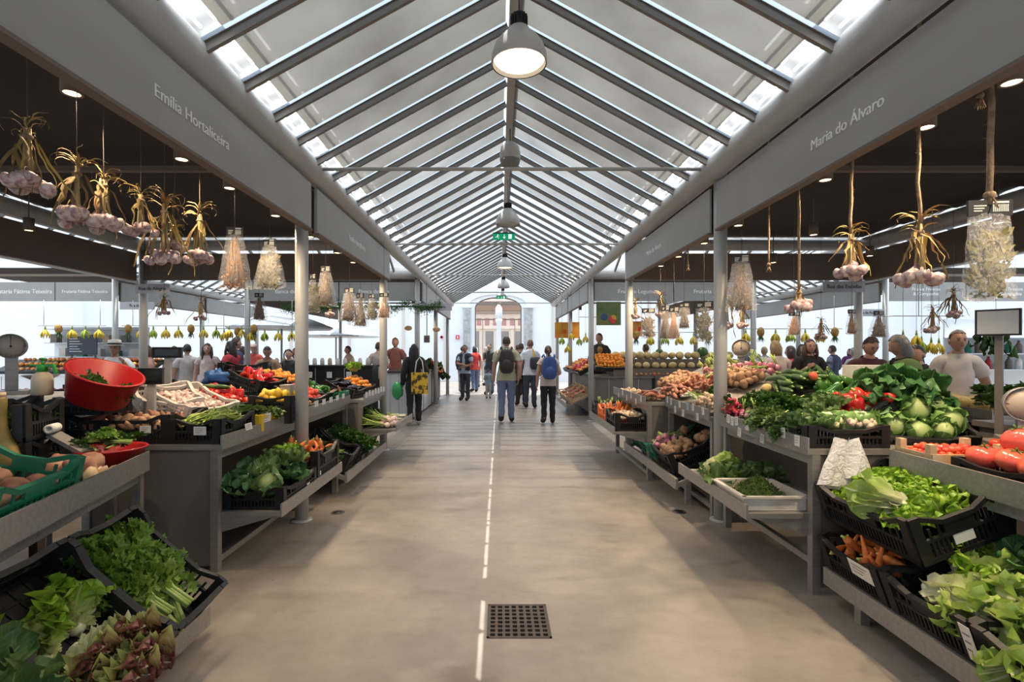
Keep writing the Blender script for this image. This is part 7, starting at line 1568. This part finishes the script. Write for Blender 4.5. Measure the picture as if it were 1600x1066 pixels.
for px, py, lab in ((638, 513, 'left'), (682, 515, 'right')):
    p = ad(px, py, 10.9); o = empty('hanging_disc', 'oval wooden disc hanging under the garland, the %s one' % lab, 'disc', T(p)); MB().ball((0, 0, 0), (.085, .012, .055), 16, 8).build('disc', mat('disc_wood', (.58, .33, .16), .6), o); MB().tube([(0, 0, .05), (0, 0, 3.24-p.z)], .002, 4).build('string', m_string, o)
p = ad(667, 530, 11.2); o = empty('lantern_box', 'small boxy hanging lantern under the garland', 'lantern', T(p)); MB().box(-.06, .06, -.05, .05, -.08, .08).build('case', m_panel, o); MB().box(-.05, .05, -.055, -.05, -.02, .05).build('window', m_brown, o); MB().tube([(0, 0, .08), (0, 0, 3.24-p.z)], .012, 6).build('rod', m_steel, o)
for k in range(6):
    o = empty('leafy_plant', 'dark leafy plant on the far left counter, %s along' % ORD[k], 'plant', T(-2.0-.18*(k % 2), 13.7+.24*k, .98)); 
    for q in range(9): rr = random.Random(q+k*9); link('leaf', LM['dark'][q % 3], o, RZ(q*2.4) @ RX(rr.uniform(.3, 1.3)) @ S(rr.uniform(1.2, 1.9)))
    MB().lathe([(0, -.08), (.05, -.08), (.065, .02), (.055, .02)], 12).build('pot', m_brown, o)
fcounter(-2.5, -1.81, 13.6, 15.6, .90, 'dark counter of plants and peppers at the far left', m_panel)
M = crate_M((-1.62, 14.4, .82), fL, .9, .7, .6, .12); crate(M, .7, .6, .12, 'steep crate of red peppers and carrots at the far left'); fill(M, .6, .5, .09, 'carrot', 6, 4, 'in the steep far left crate', 1, .03, 'any', .2, 1.1)
M = crate_M((-1.62, 15.2, .70), fL, .9, .7, .6, .12); crate(M, .7, .6, .12, 'steep crate of greens at the far left'); fill(M, .6, .5, .09, 'parsley', 3, 3, 'in the steep far left crate of greens', 1, .03, 'up', .2, 1.3)
# side aisle counters: left outer fruit stall, right outer stalls
fcounter(-11.4, -8.2, 10.6, 11.4, 1.0, 'white-fronted fruit counter at the outer left', m_white); fcounter(-8.1, -5.6, 12.2, 12.9, 1.0, 'pale counter across the left side aisle', m_white)
for j, (key, z, y) in enumerate((('apple', 1.10, 10.72), ('orange', 1.20, 10.92), ('apple', 1.30, 11.12))):
    step_row(-10.6, -7.5, y, z, key, 29, ('in the front row', 'in the middle row', 'in the back row')[j]+' of the outer left fruit counter', 1.4)
o = empty('fruit_step', 'dark sloping shelf under the outer left fruit', 'shelf', T(-9.2, 10.95, 1.0)); MB().add([(-1.6, -.33, 0), (1.75, -.33, 0), (1.75, .3, .28), (-1.6, .3, .28), (-1.6, -.33, .06), (1.75, -.33, .06), (1.75, .3, .3), (-1.6, .3, .3)], [(3, 2, 1, 0), (4, 5, 6, 7), (0, 1, 5, 4), (2, 3, 7, 6), (0, 4, 7, 3), (1, 2, 6, 5)]).build('board', m_black, o)
o = empty('wall_shelf', 'white shelf unit with jars and boxes at the far left', 'shelf', T(-10.2, 12.6, 0)); MB().box(-1.2, 1.2, .2, .25, .9, 2.1).build('back', m_white, o)
for z in (1.35, 1.7, 2.05): MB().box(-1.2, 1.2, -.1, .2, z-.02, z).build('shelf_board', m_white, o)
r = random.Random(2)
for k in range(10): MB_ = MB().box(-.08, .08, -.08, .08, 0, r.uniform(.12, .22)).box(-.085, .085, -.085, .085, .0, .02); tag(MB_.build('box', (m_panel, m_wtray, m_pale, m_cgreen)[k % 4], None, T(-11.2+.22*k, 12.62, 1.35 if k % 2 else 1.7)), 'small box on the far left white shelves, %s along' % ORD[k], 'box', 'boxes on the far left shelves')
o = empty('menu_board', 'dark blue chalk menu board at the far left fruit stall', 'board', T(ad(128, 540, 11.9))); MB().box(-.35, .35, 0, .03, -.22, .22).build('board', mat('slate', (.06, .075, .10), .6), o); MB().box(-.3, -.26, .03, .06, -o.location.z, .2).build('post', m_panel, o); MB().box(.26, .3, .03, .06, -o.location.z, .2).build('post', m_panel, o); g = MB()
for k in range(6): g.box(-.3, -.3+.2+.05*(k % 3), -.003, 0, .15-.06*k, .165-.06*k)
g.build('chalk_lines', m_text, o)
for k, (x0, x1, y0, y1, lab) in enumerate(((-5.2, -4.4, 4.6, 7.2, 'outer counter of the near left stall, crates on it'), (4.55, 5.3, 4.6, 7.2, 'outer counter of the near right stall, fruit on it'))): counter(x0 if k else x1, y0, y1, 1 if k else -1, lab, .75, .9, .05)
for k, (x, y, z, m_, lab) in enumerate(((-3.3, 6.5, .92, m_black, 'lower'), (-3.3, 6.5, 1.14, m_black, 'upper'), (-2.95, 6.9, .92, m_cyel, 'yellow'), (-4.7, 5.2, .902, m_black, 'near outer'), (-4.7, 5.9, .902, m_black, 'middle outer'), (-4.7, 6.6, .902, m_black, 'far outer'))):
    M = flat_M(x, y, z, .3 if k < 3 else 0); crate(M, .55, .40, .21, '%s plastic crate at the back of the left stall' % lab, m_); 
    if k > 2: fill(M, .45, .32, .16, ('tom', 'lemon', 'apple')[k-3], 6, 4, 'in the %s crate, left stall' % lab, 1, .03, 'any', .2, 1.1)
o = empty('service_table', 'dark table holding the crates at the back of the left stall', 'table', T(-3.15, 6.7, 0)); MB().box(-.6, .55, -.45, .45, .87, .918).build('tabletop', m_panel, o)
for x in (-.55, .46): MB().box(x, x+.05, -.4, -.35, 0, .87).build('leg', m_panel, o); MB().box(x, x+.05, .35, .4, 0, .87).build('leg', m_panel, o)
o = tag(MB().ball((0, 0, 0), (.11, .08, .07), 14, 10, amp=.9, freq=14).build('blue_bag', mat('blue_film', (.02, .10, .32), .4), None, T(-2.72, 4.78, 1.24)), 'crumpled blue plastic bag behind the red peppers', 'bag')
# oranges, dill and melons deep in the right stall
M = flat_M(2.95, 5.9, 1.1); 
fcounter(2.75, 3.5, 6.2, 7.0, 1.1, 'small counter of tangerines behind the dial scale', m_panel)
fill(flat_M(3.1, 6.5, 1.1), .6, .5, .04, 'orange', 8, 5, 'on the small counter behind the dial scale', 2, .05, 'any', .2, .9); step_row(2.85, 3.45, 6.85, 1.3, 'melon', 4, 'above the tangerines behind the dial scale', .8)
fill(flat_M(4.9, 5.2, .9), .5, 1.2, .06, 'melon', 4, 6, 'on the outer right counter', 1, .05, 'up', .2, 1.0); fill(flat_M(4.72, 6.6, .9), .3, .9, .06, 'tom', 4, 8, 'on the outer right counter', 1, .05, 'up', .2, 1.1)
fcounter(3.55, 4.4, 3.2, 3.75, .98, 'dark counter with dill bunches at the right frame edge', m_panel)
fill(flat_M(3.85, 3.45, .98), .6, .3, .10, 'parsley', 5, 3, 'on the dark counter at the right edge', 2, .07, 'up', .2, 1.3)
o = empty('drinks_shelf', 'shelf of bottles and boxes at the far right edge', 'shelf', T(9.4, 9.4, 0))
for z in (1.15, 1.45, 1.75): MB().box(-.9, .9, -.15, .15, z-.02, z).build('shelf_board', m_white, o)
MB().box(-.9, .9, .13, .16, .0, 2.1).build('back', m_white, o)
for k in range(18): tag(MB().lathe([(0, 0), (.05, 0), (.05, .15), (.02, .2), (.02, .24), (0, .24)], 10).build('bottle', (m_redp, m_cgreen, m_brown, m_paper)[k % 4], None, T(8.6+.19*(k % 9), 9.36, 1.45 if k < 9 else 1.15)), 'bottle on the far right drinks shelf, %s on the %s board' % (ORD[k % 9], ('middle', 'lower')[k//9]), 'bottle', 'bottles on the far right shelf')
for k, (px, py, d, w_) in enumerate(((440, 512, 14.5, 3.0), (525, 525, 18.0, 3.2))):
    p = ad(px, py, d); o = empty('market_parasol', 'white market parasol far behind the left stalls, %s' % ('nearer', 'farther')[k], 'parasol', T(p.x, p.y, 0)); z = p.z
    MB().lathe([(w_/2, z-.05), (w_/2, z), (w_*.25, z+.28), (.05, z+.5), (0, z+.52)], 8, smooth=False).build('canopy', m_white, o); MB().lathe([(.03, 0), (.03, z+.45)], 10).build('pole', m_steel, o); MB().lathe([(.25, 0), (.25, .06), (.04, .08)], 16).build('base', m_panel, o)
# small round signs on the far left wall
o = empty('fire_sign', 'red fire hose sign with a white symbol on the far wall', 'sign', T(ad(715, 527, 23.9))); MB().box(-.09, .09, -.01, 0, -.1, .1).build('plate', mat('sign_red', (.62, .03, .04), .5), o); MB().box(-.03, .03, -.015, -.01, -.06, .06).build('symbol', m_paper, o)
o = empty('round_sign', 'small red-ringed round sign on the far wall', 'sign', T(ad(690, 527, 23.9))); MB().lathe([(.05, 0), (.05, .01), (.075, .01), (.075, 0)], 20, M=RX(PI/2)).build('ring', mat('sign_red', (.62, .03, .04), .5), o); MB().lathe([(0, .005), (.05, .005)], 20, M=RX(PI/2)).build('disc', m_paper, o)
# ---------------------------------------------------------------- prototypes that were never placed leave the scene
def drop(o):
    for ch in list(o.children): drop(ch)
    bpy.data.objects.remove(o)
for lst in P.values():
    for o in lst:
        if o.name not in USED: drop(o)
# ---------------------------------------------------------------- repeats of one kind that have no group of their own yet share one
_by = {}
for o in C.objects:
    if o.parent is None and 'category' in o and 'group' not in o: _by.setdefault(o.name.split('.')[0], []).append(o)
for k, lst in _by.items():
    if len(lst) > 1 and k != 'person':
        for o in lst: o['group'] = k.replace('_', ' ')+('es' if k.endswith(('ch', 's', 'sh', 'x')) else 's')
